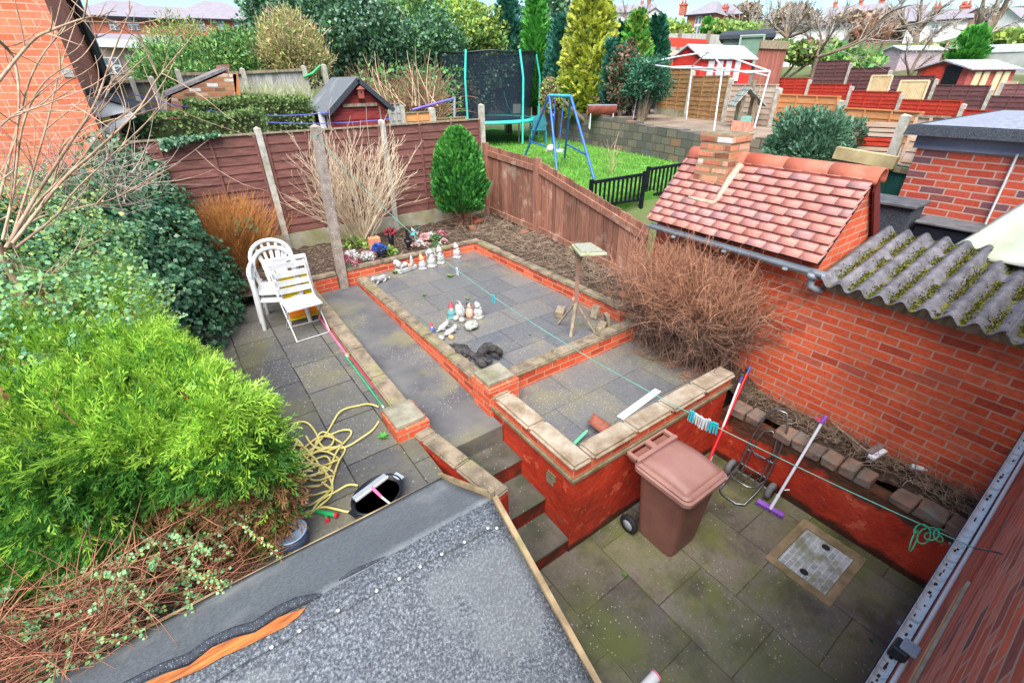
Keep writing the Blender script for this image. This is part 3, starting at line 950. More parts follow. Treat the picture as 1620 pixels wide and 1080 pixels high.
V, F = half_pipe((4.255, 3.3, 2.155), (4.255, 1.42, 2.135), 0.048)
gt = MB().add(V, F, 0, False).build("gutter", M_GREYPLASTIC, oh)
mb = MB()
mb.tube([(4.262, 1.50, 2.10), (4.262, 1.50, 2.0), (4.30, 1.46, 1.965), (4.36, 1.44, 1.945)], 0.03, 10)
mb.lathe([(0.05, 0.0), (0.053, 0.05)], (4.257, 1.5, 2.07), 12)
mb.build("gutter_outlet", M_GREYPLASTIC, gt)
for yk in (1.7, 2.3, 2.9):
    MB().box(4.20, 4.31, yk, yk + 0.04, 2.09, 2.105).build("gutter_bracket", M_GREYPLASTIC, gt)
MB().box(4.385, 4.419, -0.24, 1.44, 1.952, 2.03).build("wall_plate", M_GREYWOOD, oh)
MB().box(4.40, 4.56, -0.24, 1.5, 2.031, 2.052).build("eave_gap_shade", M_BLACK, oh)  # solid black strip stands in for the shade under the corrugated sheets
# corrugated sheets: real waves running up the slope
def corr_z(x, y):
    return 2.062 + 0.185 * (x - 4.25) + 0.029 * math.cos(2 * math.pi * (y - 1.43) / 0.146)


def corrugated(y0, y1, x0, x1, lift):
    ny = int(abs(y1 - y0) / 0.146 * 14)
    V, F = [], []
    nx_ = 5
    for i in range(nx_ + 1):
        for j in range(ny + 1):
            y = y0 + (y1 - y0) * j / ny
            x = x0 + (x1 - x0) * i / nx_
            V.append((x, y, corr_z(x, y) + lift))
    for i in range(nx_):
        for j in range(ny):
            a = i * (ny + 1) + j
            F.append((a, a + 1, a + ny + 2, a + ny + 1))
    o = np_mesh("corrugated_sheet", V, F, M_CORR, oh, smooth=True)
    md = o.modifiers.new("thick", 'SOLIDIFY')
    md.thickness, md.offset = 0.009, 0
    return o


corrugated(1.5, 0.12, 4.24, 5.5, 0.0)
corrugated(0.25, -1.2, 4.20, 5.5, 0.012)
# moss growing in the valleys
N = 14000
k = rng.integers(0, 15, N)
my = 1.43 - 0.073 - 0.146 * k + rng.normal(0, 0.019, N)
mx = 4.27 + 1.2 * rng.random(N)
keep = (my < 1.48) & (np.sin(mx * 7 + k * 2.3) + np.sin(mx * 17 + k) * 0.6 > -0.75)
mx, my = mx[keep], my[keep]
mz = np.array([corr_z(a, b) for a, b in zip(mx, my)]) + 0.006 + 0.012 * (my < 0.25)
MOSS = (mx, my, mz)

# ------------------------------------------------------------------ house wall under the camera window
hw = thing("house_wall", "weathered red brick house wall seen steeply below the window", "house wall", (2.5, -0.17, 0))
MB().box(0.2, 6.0, -0.45, -0.19, -0.1, 3.42).build("brickwork", M_BRICK_HOUSE, hw)
V, F = half_pipe((0.2, -0.098, 1.60), (4.36, -0.098, 1.59), 0.026, 0.004)
MB().add(V, F).build("gutter", M_BLACK, hw)
V, F = half_pipe((0.2, -0.098, 1.601), (4.36, -0.098, 1.591), 0.0217, 0.002)
lin = MB().add(V, F).build("gutter_lining", simple("silted_lining", C(206, 210, 210), C(150, 148, 142), scale=16, rough=0.7, stretch=(2, 1, 1), lo=0.5, hi=0.72), hw)
mb = MB()
for i in range(60):
    x = 0.6 + 3.4 * random.random() ** 1.5
    x2, y2 = x + random.uniform(0.004, 0.02), -0.108 + random.uniform(0, 0.012)
    mb.box(x, x2, y2, y2 + random.uniform(0.004, 0.01), 1.572, 1.582 + random.uniform(0, 0.004))
mb.build("leaf_silt", M_SOIL, hw)
MB().tube([(0.2, -0.138, 1.60), (4.36, -0.136, 1.59)], 0.009, 10).build("white_conduit", M_WHITE, hw)
for xk in (0.95, 1.45, 1.95, 2.6, 3.3):
    MB().box(xk, xk + 0.02, -0.15, -0.062, 1.562, 1.566).build("gutter_bracket", M_STEEL, hw)
l0, l1 = at(1530, 918, y=-0.178), at(1472, 1085, y=-0.178)
MB().box(l1.x, l0.x, -0.195, -0.178, l0.z - 0.10, l0.z, j=0.004).build("stone_lintel", simple("buff_lintel", C(222, 206, 176), C(190, 170, 138), scale=20, rough=0.9, bump=0.4), hw)
q = at(1428, 1024, z=1.64)
lt = thing("security_light", "small black box lamp with grey top above the white gutter", "lamp", tuple(q))
MB().box(q.x - 0.033, q.x + 0.033, q.y - 0.028, q.y + 0.028, q.z - 0.05, q.z + 0.012).build("lamp_body", M_BLACK, lt, bevel=0.006)
MB().box(q.x - 0.026, q.x + 0.034, q.y - 0.045, q.y + 0.01, q.z + 0.013, q.z + 0.03).build("lamp_top", M_GREYPLASTIC, lt, bevel=0.004)

# ------------------------------------------------------------------ foliage, twig and scatter builders
def unit(a):
    return a / np.maximum(np.linalg.norm(a, axis=1, keepdims=True), 1e-9)


def leaf_geo(pos, axis, nrm, size, width=0.55, fold=0.18):
    """one kite leaf per point: axis = direction of the leaf, nrm = its face"""
    N = len(pos)
    a = unit(axis)
    n = unit(nrm - a * np.sum(nrm * a, 1, keepdims=True))
    s = np.cross(a, n)
    L = size[:, None] if hasattr(size, '__len__') else np.full((N, 1), size)
    W = L * width / 2
    V = np.empty((N, 4, 3))
    V[:, 0] = pos
    V[:, 1] = pos + a * L * 0.45 + s * W + n * L * fold
    V[:, 2] = pos + a * L
    V[:, 3] = pos + a * L * 0.45 - s * W + n * L * fold
    F = np.arange(N * 4).reshape(N, 4)
    return V.reshape(-1, 3), F


def stamp(tv, tf, pos, axis, nrm, size):
    """copies of a template (built along +x, facing +z) at many places"""
    N = len(pos)
    a = unit(axis)
    n = unit(nrm - a * np.sum(nrm * a, 1, keepdims=True))
    s = np.cross(n, a)
    tv = np.asarray(tv)
    L = size[:, None, None]
    V = pos[:, None, :] + L * (tv[None, :, 0:1] * a[:, None, :] + tv[None, :, 1:2] * s[:, None, :] + tv[None, :, 2:3] * n[:, None, :])
    F = np.asarray(tf)[None] + (np.arange(N) * len(tv))[:, None, None]
    return V.reshape(-1, 3), F.reshape(-1, F.shape[-1])


def frond(pairs=7, droop=0.12, w=0.055, spread=0.42, seed=0):
    """flat conifer spray: thin uneven side blades along a stem, forked towards their tips"""
    V, F = [], []
    rr = random.Random(seed)

    def blade(p, d, L, wd):
        d = d / np.linalg.norm(d)
        s = np.cross(np.array([0, 0, 1.0]), d)
        b = len(V)
        V.extend([p, p + d * L * 0.45 + s * wd, p + d * L, p + d * L * 0.45 - s * wd])
        F.append((b, b + 1, b + 2, b + 3))
    for i in range(pairs):
        t = (i + rr.uniform(-0.3, 0.3)) / pairs
        t = max(0.02, t)
        for sg in (-1, 1):
            p = np.array([max(0.0, t * 0.85 + rr.uniform(-.04, .04)), 0, -droop * t * t])
            L = spread * (1 - 0.6 * t) * rr.uniform(0.45, 1.25)
            a = rr.uniform(0.34, 0.75)
            d = np.array([math.cos(a), sg * math.sin(a), rr.uniform(-.2, .15)])
            blade(p, d, L, w)
            if L > spread * 0.45:
                for k in (0.35, 0.6):
                    a2 = a + rr.choice((-1, 1)) * rr.uniform(0.3, 0.6)
                    blade(p + d * L * k, np.array([math.cos(a2), sg * math.sin(a2), 0.05]), L * rr.uniform(0.35, 0.55), w * 0.8)
    blade(np.array([0.0, 0, 0]), np.array([1.0, 0, -droop * 0.4]), 1.0, w * 0.7)
    return np.array(V), np.array(F)


def rdir(n):
    return unit(rng.normal(size=(n, 3)))


def blob_points(blobs, n, shell=0.35, lump=0.16, up_bias=0.0):
    """points through the outer part of lumpy ellipsoids, with outward normals"""
    P, Nn = [], []
    vol = np.array([b[3] * b[4] + b[4] * b[5] + b[3] * b[5] for b in blobs])
    cnt = (vol / vol.sum() * n).astype(int) + 1
    for b, k in zip(blobs, cnt):
        d = rdir(k)
        if up_bias: d[:, 2] += up_bias; d = unit(d)
        ph = rng.random(6) * 6.28
        lum = 1 + lump * (np.sin(d[:, 0] * 4.3 + ph[0]) * np.sin(d[:, 2] * 5.1 + ph[1]) + 0.7 * np.sin(d[:, 1] * 7 + d[:, 2] * 6 + ph[2]) + 0.5 * np.sin(d[:, 0] * 11 + d[:, 1] * 9 + ph[3]))
        r = (1 - shell * rng.random(k) ** 1.8) * lum
        P.append(np.array(b[:3]) + d * r[:, None] * np.array(b[3:6]))
        Nn.append(unit(d / np.array(b[3:6])))
    return np.concatenate(P), np.concatenate(Nn)


def strand_geo(P, R, n=3):
    """P (S,K,3) centre lines, R (S,K) radii -> thin tapered tubes"""
    S, K, _ = P.shape
    T = np.gradient(P, axis=1)
    T /= np.maximum(np.linalg.norm(T, axis=2, keepdims=True), 1e-9)
    ref = np.tile(np.array([0.31, 0.52, 0.13]), (S, K, 1))
    A = np.cross(T, ref)
    A /= np.maximum(np.linalg.norm(A, axis=2, keepdims=True), 1e-9)
    B = np.cross(T, A)
    V = np.empty((S, K, n, 3))
    for k in range(n):
        an = 2 * math.pi * k / n
        V[:, :, k] = P + (A * math.cos(an) + B * math.sin(an)) * R[:, :, None]
    idx = np.arange(S * K * n).reshape(S, K, n)
    F = np.stack([idx[:, :-1], np.roll(idx, -1, 2)[:, :-1], np.roll(idx, -1, 2)[:, 1:], idx[:, 1:]], axis=-1)
    return V.reshape(-1, 3), F.reshape(-1, 4)


def grow(p0, d0, L, K=7, curl=0.25, up=0.0, wob=0.06):
    """curved stems from p0 along d0 with length L; returns (S,K,3)"""
    S = len(p0)
    d = unit(d0)
    cur = rng.normal(size=(S, 3)) * curl
    P = np.empty((S, K, 3))
    P[:, 0] = p0
    for k in range(1, K):
        d = unit(d + cur / K + np.array([0, 0, up]) / K + rng.normal(size=(S, 3)) * wob)
        P[:, k] = P[:, k - 1] + d * (L / (K - 1))[:, None]
    return P


def branch(P, per, ang, Lr, L0, tmin=0.25, K=6, curl=0.3, up=0.1, wob=0.07):
    """side shoots growing from the stems in P"""
    S, Kk, _ = P.shape
    idx = np.repeat(np.arange(S), per)
    t = (tmin + (1 - tmin) * rng.random(len(idx))) * (Kk - 1.001)
    i = t.astype(int)
    f = (t - i)[:, None]
    p = P[idx, i] * (1 - f) + P[idx, i + 1] * f
    d = unit(P[idx, i + 1] - P[idx, i])
    d = unit(d + rng.normal(size=d.shape) * ang)
    L = L0[idx] * Lr * (1.1 - 0.6 * t / Kk) * (0.6 + 0.8 * rng.random(len(idx)))
    return grow(p, d, L, K, curl, up, wob), L


def taper(S, K, r0, r1):
    t = np.linspace(0, 1, K)
    a = np.asarray(r0).reshape(-1, 1) if hasattr(r0, '__len__') else np.full((S, 1), r0)
    return a * (1 - t)[None] + r1 * t[None]


def join(geos):
    V, F, o = [], [], 0
    for v, f in geos:
        V.append(v)
        F.append(f + o)
        o += len(v)
    return np.concatenate(V), np.concatenate(F)


M_BARK = simple("grey_bark", C(128, 110, 92), C(92, 78, 62), scale=12, rough=0.95, bump=0.5, stretch=(3, 3, 0.6), extra=(C(140, 140, 92), 2.0, 0.6, 0.8))
M_BARK_DARK = simple("dark_bark", C(84, 64, 50), C(58, 44, 36), scale=12, rough=0.95, bump=0.5)
M_TWIG_PALE = simple("pale_twig", C(206, 180, 146), C(160, 134, 104), scale=9, rough=0.8, island=0.2)
M_TWIG_GREY = simple("grey_twig", C(176, 164, 152), C(132, 120, 110), scale=9, rough=0.85, island=0.25)
M_TWIG_BROWN = simple("brown_twig", C(186, 130, 100), C(130, 84, 64), scale=9, rough=0.85, island=0.3)
M_TWIG_RED = simple("reddish_twig", C(206, 120, 76), C(158, 82, 52), scale=7, rough=0.85, island=0.3)
M_TWIG_PINK = simple("pinkish_branch", C(190, 160, 134), C(136, 106, 84), scale=9, rough=0.7, island=0.15, bump=0.2)

# ------------------------------------------------------------------ fences
def lap_panel(parent, a, b, z0, z1, mat, rows=14, battens=3, cap=True, thick=0.035, zb=None, name="fence_panel"):
    """horizontal overlapping slats, battens and capping between two points; the slatted face looks at the house"""
    a, b = Vector((a[0], a[1], 0)), Vector((b[0], b[1], 0))
    d = (b - a).normalized()
    s = Vector((d.y, -d.x, 0))
    if s.dot(-a) < 0: s = -s
    L = (b - a).length
    mb = MB()
    h = (z1 - z0) / rows
    zb = zb or 0.0
    nseg = 6
    for i in range(rows):
        zl = z0 + i * h
        wv = [random.uniform(-0.006, 0.006) for _ in range(nseg + 1)]
        P = []
        for k in range(nseg + 1):
            q = a + d * (L * k / nseg)
            lo = q + s * (thick * 0.5 + 0.006)
            up = q + s * (thick * 0.5 - 0.010)
            P += [(lo.x, lo.y, zl - 0.012 + wv[k] + zb * k / nseg), (up.x, up.y, zl + h + 0.004 + zb * k / nseg), (lo.x - s.x * 0.012, lo.y - s.y * 0.012, zl - 0.012 + wv[k] + zb * k / nseg)]
        F = []
        for k in range(nseg):
            o = 3 * k
            F += [(o, o + 3, o + 4, o + 1), (o + 2, o + 5, o + 3, o)]
        mb.add(P, F)
    q0, q1 = a - s * 0.002, b - s * 0.002
    mb.hexa([(q0.x, q0.y, z0), (q1.x, q1.y, z0 + zb), (q1.x - s.x * .01, q1.y - s.y * .01, z0 + zb), (q0.x - s.x * .01, q0.y - s.y * .01, z0),
             (q0.x, q0.y, z1), (q1.x, q1.y, z1 + zb), (q1.x - s.x * .01, q1.y - s.y * .01, z1 + zb), (q0.x - s.x * .01, q0.y - s.y * .01, z1)])
    o = mb.build(name, mat, parent)
    for k in range(battens + 2):
        f = (k + 0.0) / (battens + 1)
        q = a + d * min(max(L * f, 0.03), L - 0.03) + s * (thick * 0.5 + 0.014)
        MB().beam((q.x, q.y, z0 - 0.01 + zb * f), (q.x, q.y, z1 + 0.01 + zb * f), 0.035, 0.018, up=s).build("batten", mat, o)
    if cap:
        q0, q1 = a + s * 0.01, b + s * 0.01
        MB().beam((q0.x, q0.y, z1 + 0.02), (q1.x, q1.y, z1 + 0.02 + zb), 0.062, 0.022).build("capping", M_GREYWOOD if cap == 1 else mat, o)
    return o


def conc_post(parent, x, y, z0, z1, w=0.09, mat=None, lean=(0, 0), name="post"):
    h = w / 2
    mb = MB()
    lx, ly = lean
    P = [(x - h, y - h, z0), (x + h, y - h, z0), (x + h, y + h, z0), (x - h, y + h, z0)]
    P += [(a + lx, b + ly, z1 - 0.03) for a, b, c in P]
    mb.hexa(P)
    mb.add(P[4:] + [(x + lx, y + ly + h * 0.6, z1)], [(0, 1, 4), (1, 2, 4), (2, 3, 4), (3, 0, 4)])
    return mb.build(name, mat or M_CONCPOST, parent)


fb = thing("panel_fence", "brown lap panel fence with concrete posts behind the soil bed", "fence", (2.3, 8.43, 1.1))
FXS = [-0.70, 1.265, 3.235, 5.285]
for i, x in enumerate(FXS):
    conc_post(fb, x, 8.42, 0.95, 3.02 if i < 3 else 3.19)
for i in range(3):
    lap_panel(fb, (FXS[i] + 0.045, 8.44), (FXS[i + 1] - 0.045, 8.44), 1.38, 2.9, M_PANEL, rows=12, battens=2)
    MB().box(FXS[i] + 0.045, FXS[i + 1] - 0.045, 8.40, 8.45, 1.0, 1.36).build("gravel_board", M_GRAVELBOARD, fb)

cp = thing("clothes_post", "tall speckled concrete clothes post beside the white chairs", "post", (1.62, 6.75, 0.84))
conc_post(cp, 1.63, 6.74, 0.8, 3.12, w=0.115, mat=M_CONCPOST_OLD, lean=(0.075, 0.03), name="shaft")
MB().tube([(1.63, 6.62, 2.98), (1.69, 6.70, 3.0), (1.78, 6.78, 2.99), (1.71, 6.84, 2.98), (1.62, 6.78, 2.97)], 0.006, 5).build("tied_cord", simple("green_cord", C(90, 170, 130), rough=0.6), cp)


def board_fence(name, label, pts, bw=0.115, mat=M_TIMBER, side=-1, cat="fence"):
    """vertical boards following pts [(x, y, z0, ztop)], with rails on the garden side"""
    t = thing(name, label, cat, (pts[0][0], pts[0][1], pts[0][2]))
    for k in range(len(pts) - 1):
        a, b = pts[k], pts[k + 1]
        A, B = Vector(a[:2] + (0,)), Vector(b[:2] + (0,))
        d = (B - A)
        L = d.length
        d.normalize()
        s = Vector((d.y, -d.x, 0)) * side
        n = int(L / bw)
        mb = MB()
        for i in range(n):
            f0, f1 = i / n, (i + 1) / n
            j = random.uniform(-0.008, 0.008)
            o = s * random.uniform(-0.008, 0.006)
            q0, q1 = A + d * (L * f0 + 0.005) + o, A + d * (L * f1 - 0.005) + o
            zl = a[2] + (b[2] - a[2]) * f0
            zt0, zt1 = a[3] + (b[3] - a[3]) * f0 + j, a[3] + (b[3] - a[3]) * f1 + j
            r = s * -0.02
            mb.hexa([(q0.x, q0.y, zl), (q1.x, q1.y, zl), (q1.x + r.x, q1.y + r.y, zl), (q0.x + r.x, q0.y + r.y, zl),
                     (q0.x, q0.y, zt0), (q1.x, q1.y, zt1), (q1.x + r.x, q1.y + r.y, zt1), (q0.x + r.x, q0.y + r.y, zt0)])
        mb.build("board_panel", mat, t)
        for off, h in ((-0.14, 0.10), (None, 0.11)):
            za, zb_ = (a[3] + off, b[3] + off) if off else (a[2] + 0.09, b[2] + 0.07)
            p, q = A + s * 0.018, B + s * 0.018
            MB().beam((p.x, p.y, za), (q.x, q.y, zb_), 0.03, h).build("rail", mat, t)
        p = A + s * 0.035 + d * 0.03
        MB().box(p.x - 0.05, p.x + 0.05, p.y - 0.05, p.y + 0.05, a[2] - 0.1, a[3] + 0.05).build("post", mat, t)
    return t


board_fence("board_fence", "sagging brown vertical board fence stepping down to the outhouse", [(5.32, 8.34, 1.10, 2.45), (5.19, 6.50, 1.12, 2.38), (4.86, 3.75, 1.08, 1.90)], side=1)

# iron railings beyond the boards
ir = thing("iron_railing", "black iron railing panels beside the lawn", "railing", tuple(at(1000, 318, y=5.95)))
M_IRON = simple("black_iron", C(26, 30, 36), C(18, 20, 24), scale=8, rough=0.4)
for (pa, pb) in (((936, 289), (1021, 270)), ((1026, 268), (1100, 252))):
    a, b = at(*pa, y=6.05), at(*pb, y=5.85)
    zt = a.z
    b.z = zt + (b.z - zt) * 0.4
    mb = MB()
    mb.beam(a, b, 0.05, 0.05)
    mb.beam((a.x, a.y, 1.55), (b.x, b.y, 1.55), 0.04, 0.04)
    n = int((b - a).length / 0.095)
    for i in range(1, n):
        q = a.lerp(b, i / n)
        mb.beam((q.x, q.y, 1.55), (q.x, q.y, q.z), 0.03, 0.03)
    mb.build("railing_panel", M_IRON, ir)
    for q in (a, b):
        MB().box(q.x - 0.03, q.x + 0.03, q.y - 0.03, q.y + 0.03, 0.9, q.z + 0.05).build("railing_post", M_IRON, ir)

# ------------------------------------------------------------------ wheelie bin
M_BIN = simple("brown_bin_plastic", C(136, 92, 80), C(116, 76, 66), scale=3, rough=0.5, spec=0.4, bump=0.06, bscale=200, extra=(C(146, 104, 92), 2.2, 0.58, 0.8), speck=(C(170, 140, 130), 26, 0.09, 3.0))
M_BINLID = simple("faded_brown_lid", C(164, 122, 110), C(146, 104, 92), scale=3, rough=0.5, spec=0.4, bump=0.05, bscale=200)
wb = thing("wheelie_bin", "brown wheelie bin with closed lid beside the red terrace wall", "wheelie bin", (2.68, 1.44, 0))


def ringloft(rings, cap=True, n=None):
    V, F = [], []
    n = len(rings[0])
    for r in rings: V += r
    for i in range(len(rings) - 1):
        for k in range(n):
            F.append((i * n + k, i * n + (k + 1) % n, (i + 1) * n + (k + 1) % n, (i + 1) * n + k))
    if cap:
        F.append(tuple(range(n))[::-1])
        F.append(tuple(range((len(rings) - 1) * n, len(rings) * n)))
    return V, F


def rrect(x0, x1, y0, y1, z, r=0.05, k=4):
    P = []
    for cx_, cy_, a0 in ((x1 - r, y1 - r, 0), (x0 + r, y1 - r, 90), (x0 + r, y0 + r, 180), (x1 - r, y0 + r, 270)):
        for i in range(k + 1):
            a = math.radians(a0 + 90 * i / k)
            P.append((cx_ + r * math.cos(a), cy_ + r * math.sin(a), z))
    return P


BT = dict(x0=2.415, x1=2.925, y0=1.155, y1=1.68)
V, F = ringloft([rrect(2.50, 2.86, 1.235, 1.57, 0.0, 0.05), rrect(2.495, 2.865, 1.23, 1.60, 0.03, 0.05), rrect(2.445, 2.90, 1.185, 1.66, 0.76, 0.06)])
mb = MB().add(V, F, 0, False)
mb.build("bin_body", M_BIN, wb)
V, F = ringloft([rrect(2.43, 2.912, 1.17, 1.67, 0.745, 0.06), rrect(2.40, 2.945, 1.14, 1.69, 0.765, 0.06), rrect(2.40, 2.945, 1.14, 1.69, 0.80, 0.06), rrect(2.415, 2.93, 1.155, 1.685, 0.806, 0.06)])
MB().add(V, F).build("bin_rim", M_BINLID, wb)
# domed lid, hinge side with two hand holes
rings = []
for (ins, z) in ((0.0, 0.808), (-0.004, 0.822), (0.012, 0.835)):
    rings.append(rrect(2.42 + ins, 2.925 - ins, 1.165 + ins, 1.70, z, 0.05))
V, F = ringloft(rings)
lid = MB().add(V, F).build("bin_lid", M_BINLID, wb)
Vd, Fd = [], []
ny_, nx_ = 12, 6
for j in range(ny_ + 1):
    for i in range(nx_ + 1):
        u, v = i / nx_, j / ny_
        dome = 0.045 * math.sin(math.pi * min(1, v * 0.75 + 0.10)) + 0.012 * math.sin(math.pi * u)
        Vd.append((2.455 + 0.44 * u, 1.20 + 0.44 * v, 0.834 + dome))
for j in range(ny_):
    for i in range(nx_):
        Fd.append((j * (nx_ + 1) + i, j * (nx_ + 1) + i + 1, (j + 1) * (nx_ + 1) + i + 1, (j + 1) * (nx_ + 1) + i))
border = [i for i in range(nx_ + 1)] + [j * (nx_ + 1) + nx_ for j in range(1, ny_ + 1)] + [ny_ * (nx_ + 1) + i for i in range(nx_ - 1, -1, -1)] + [j * (nx_ + 1) for j in range(ny_ - 1, 0, -1)]
b0 = len(Vd)
for i in border: Vd.append((Vd[i][0] + (0.006 if Vd[i][0] > 2.68 else -0.006), Vd[i][1] - 0.004, 0.832))
for k in range(len(border)):
    k2 = (k + 1) % len(border)
    Fd.append((border[k2], border[k], b0 + k, b0 + k2))
MB().add(Vd, Fd, 0, True).build("lid_panel", M_BINLID, lid)
mb = MB()
for (xa, xb) in ((2.42, 2.455), (2.645, 2.70), (2.89, 2.925)):
    mb.box(xa, xb, 1.66, 1.80, 0.83, 0.868)
mb.box(2.42, 2.925, 1.765, 1.80, 0.84, 0.872)
mb.box(2.42, 2.925, 1.64, 1.68, 0.83, 0.875)
mb.build("lid_handle", M_BINLID, lid, bevel=0.006)
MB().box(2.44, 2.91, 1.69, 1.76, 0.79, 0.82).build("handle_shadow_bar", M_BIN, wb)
M_RUBBER = simple("black_rubber", C(38, 38, 42), C(26, 26, 30), scale=8, rough=0.7)
RY = Matrix.Rotation(math.radians(90), 3, 'Y')
for xw in (2.425, 2.90):
    w = MB().lathe([(0.05, -0.022), (0.088, -0.02), (0.094, -0.008), (0.094, 0.008), (0.088, 0.02), (0.05, 0.022)], (xw, 1.64, 0.095), 24, RY).build("wheel", M_RUBBER, wb)
    MB().lathe([(0.012, -0.03), (0.02, -0.027), (0.052, -0.024), (0.052, 0.024), (0.02, 0.027), (0.012, 0.03)], (xw, 1.64, 0.095), 18, RY).build("hub", M_GREYPLASTIC, w)
MB().tube([(2.43, 1.64, 0.095), (2.90, 1.64, 0.095)], 0.012, 8).build("axle", M_STEEL, wb)
MB().hexa([(2.80, 1.178, 0.685), (2.86, 1.178, 0.685), (2.86, 1.19, 0.685), (2.80, 1.19, 0.685), (2.80, 1.171, 0.742), (2.86, 1.171, 0.742), (2.86, 1.184, 0.742), (2.80, 1.184, 0.742)]).build("sticker", simple("sticker", C(214, 216, 224), C(120, 124, 140), scale=60, rough=0.5, lo=0.45, hi=0.5), wb)

# ------------------------------------------------------------------ trolley leaning at the yard wall
tr = thing("sack_trolley", "grey tubular two-wheeled trolley leaning at the worn red wall", "trolley", tuple(at(1185, 790, z=0)))
wl, wr = at(1160, 741, z=0.09), at(1212, 775, z=0.09)
wr = Vector((wl.x + 0.02, wr.y, 0.09))
ax = (wr - wl)
side = ax.normalized()
back = Vector((0.94, 0.0, 0)).normalized()
up_top = 0.86
r = 0.011
Lf = lambda f, dx, z: wl + ax * f + Vector((dx, 0, z - 0.09))
mb = MB()
mb.tube([Lf(0.12, -0.02, 0.12), Lf(0.12, 0.10, 0.5), Lf(0.2, 0.16, 0.74), Lf(0.36, 0.19, up_top), Lf(0.64, 0.19, up_top), Lf(0.8, 0.16, 0.74), Lf(0.88, 0.10, 0.5), Lf(0.88, -0.02, 0.12)], r, 8)
mb.tube([Lf(0.24, -0.01, 0.14), Lf(0.24, 0.09, 0.45), Lf(0.32, 0.13, 0.6), Lf(0.5, 0.145, 0.635), Lf(0.68, 0.13, 0.6), Lf(0.76, 0.09, 0.45), Lf(0.76, -0.01, 0.14)], r * 0.85, 8)
mb.build("frame", M_STEEL, tr)
mb = MB()
mb.tube([Lf(0.12, -0.02, 0.13), Lf(0.1, -0.13, 0.10), Lf(0.14, -0.29, 0.022), Lf(0.3, -0.33, 0.015), Lf(0.7, -0.33, 0.015), Lf(0.86, -0.29, 0.022), Lf(0.9, -0.13, 0.10), Lf(0.88, -0.02, 0.13)], r, 8)
mb.tube([Lf(0.12, -0.02, 0.17), Lf(0.16, -0.17, 0.17), Lf(0.3, -0.21, 0.17), Lf(0.7, -0.21, 0.17), Lf(0.84, -0.17, 0.17), Lf(0.88, -0.02, 0.17)], r * 0.9, 8)
for f in (0.3, 0.5, 0.7):
    mb.tube([Lf(f, 0.0, 0.15), Lf(f, -0.2, 0.165)], r * 0.6, 6)
mb.build("toe_frame", M_STEEL, tr)
for z, dx in ((0.2, 0.01), (0.36, 0.06)):
    MB().tube([Lf(0.12, dx, z), Lf(0.88, dx, z)], r * 0.8, 6).build("cross_bar", M_STEEL, tr)
MB().tube([Lf(0.16, 0.06, 0.42), Lf(0.4, 0.03, 0.36), Lf(0.66, 0.03, 0.37), Lf(0.84, 0.07, 0.44)], 0.007, 6).build("black_strap", M_BLACK, tr)
RX = side.to_track_quat('Z', 'Y').to_matrix()
for q, o in ((wl, -0.03), (wr, 0.03)):
    w = MB().lathe([(0.03, -0.026), (0.07, -0.028), (0.088, -0.016), (0.09, 0), (0.088, 0.016), (0.07, 0.028), (0.03, 0.026)], q + side * o, 22, RX).build("wheel", M_GREYPLASTIC if False else simple("grey_tyre", C(120, 118, 116), C(92, 90, 90), scale=8, rough=0.7), tr)
    MB().lathe([(0.012, -0.036), (0.034, -0.03), (0.034, 0.03), (0.012, 0.036)], q + side * o, 14, RX).build("hub", M_BLACK, w)
MB().tube([wl, wr], 0.009, 8).build("axle", M_STEEL, tr)

# ------------------------------------------------------------------ brooms and poles in the yard
M_PURPLE = simple("purple_plastic", C(150, 96, 190), C(126, 70, 168), scale=6, rough=0.5)
M_POLEWHITE = simple("white_pole", (0.74, 0.74, 0.76, 1), (0.66, 0.66, 0.70, 1), scale=4, rough=0.35, spec=0.5)
br = thing("broom", "white handled broom with purple head standing against the block wall", "broom", tuple(at(1218, 806, z=0)))
hb = at(1219, 804, z=0.06)
ht = at(1304, 662, x=4.0)
MB().tube([hb, hb.lerp(ht, 0.16)], 0.016, 8).build("socket", M_POLEWHITE, br)
MB().tube([hb.lerp(ht, 0.14), ht], 0.0125, 10).build("handle", M_POLEWHITE, br)
MB().tube([hb.lerp(ht, 0.95), hb.lerp(ht, 1.03)], 0.016, 8).build("hanging_cap", M_PURPLE, br)
MB().tube([hb.lerp(ht, 0.24) + Vector((-.01, -.02, 0)), hb.lerp(ht, 0.25) + Vector((.02, -.05, 0.0))], 0.005, 6).build("clip", M_POLEWHITE, br)
h0, h1 = at(1198, 791, z=0.05), at(1240, 815, z=0.05)
mb = MB()
mb.beam(h0, h1, 0.05, 0.028)
mb.build("broom_head", M_PURPLE, br, bevel=0.006)
d = (h1 - h0)
P0, D0 = [], []
for i in range(300):
    q = h0 + d * random.random() + Vector((random.uniform(-.018, .018), random.uniform(-.018, .018), -0.01))
    P0.append(q)
    D0.append((random.uniform(-.15, .15), random.uniform(-.15, .15), -1))
P = grow(np.array(P0), np.array(D0), np.full(300, 0.038), 3, 0.1)
v, f = strand_geo(P, np.full((300, 3), 0.0018))
np_mesh("bristles", v, f, simple("lilac_bristle", C(190, 150, 214), C(150, 104, 190), scale=20, rough=0.7), br)

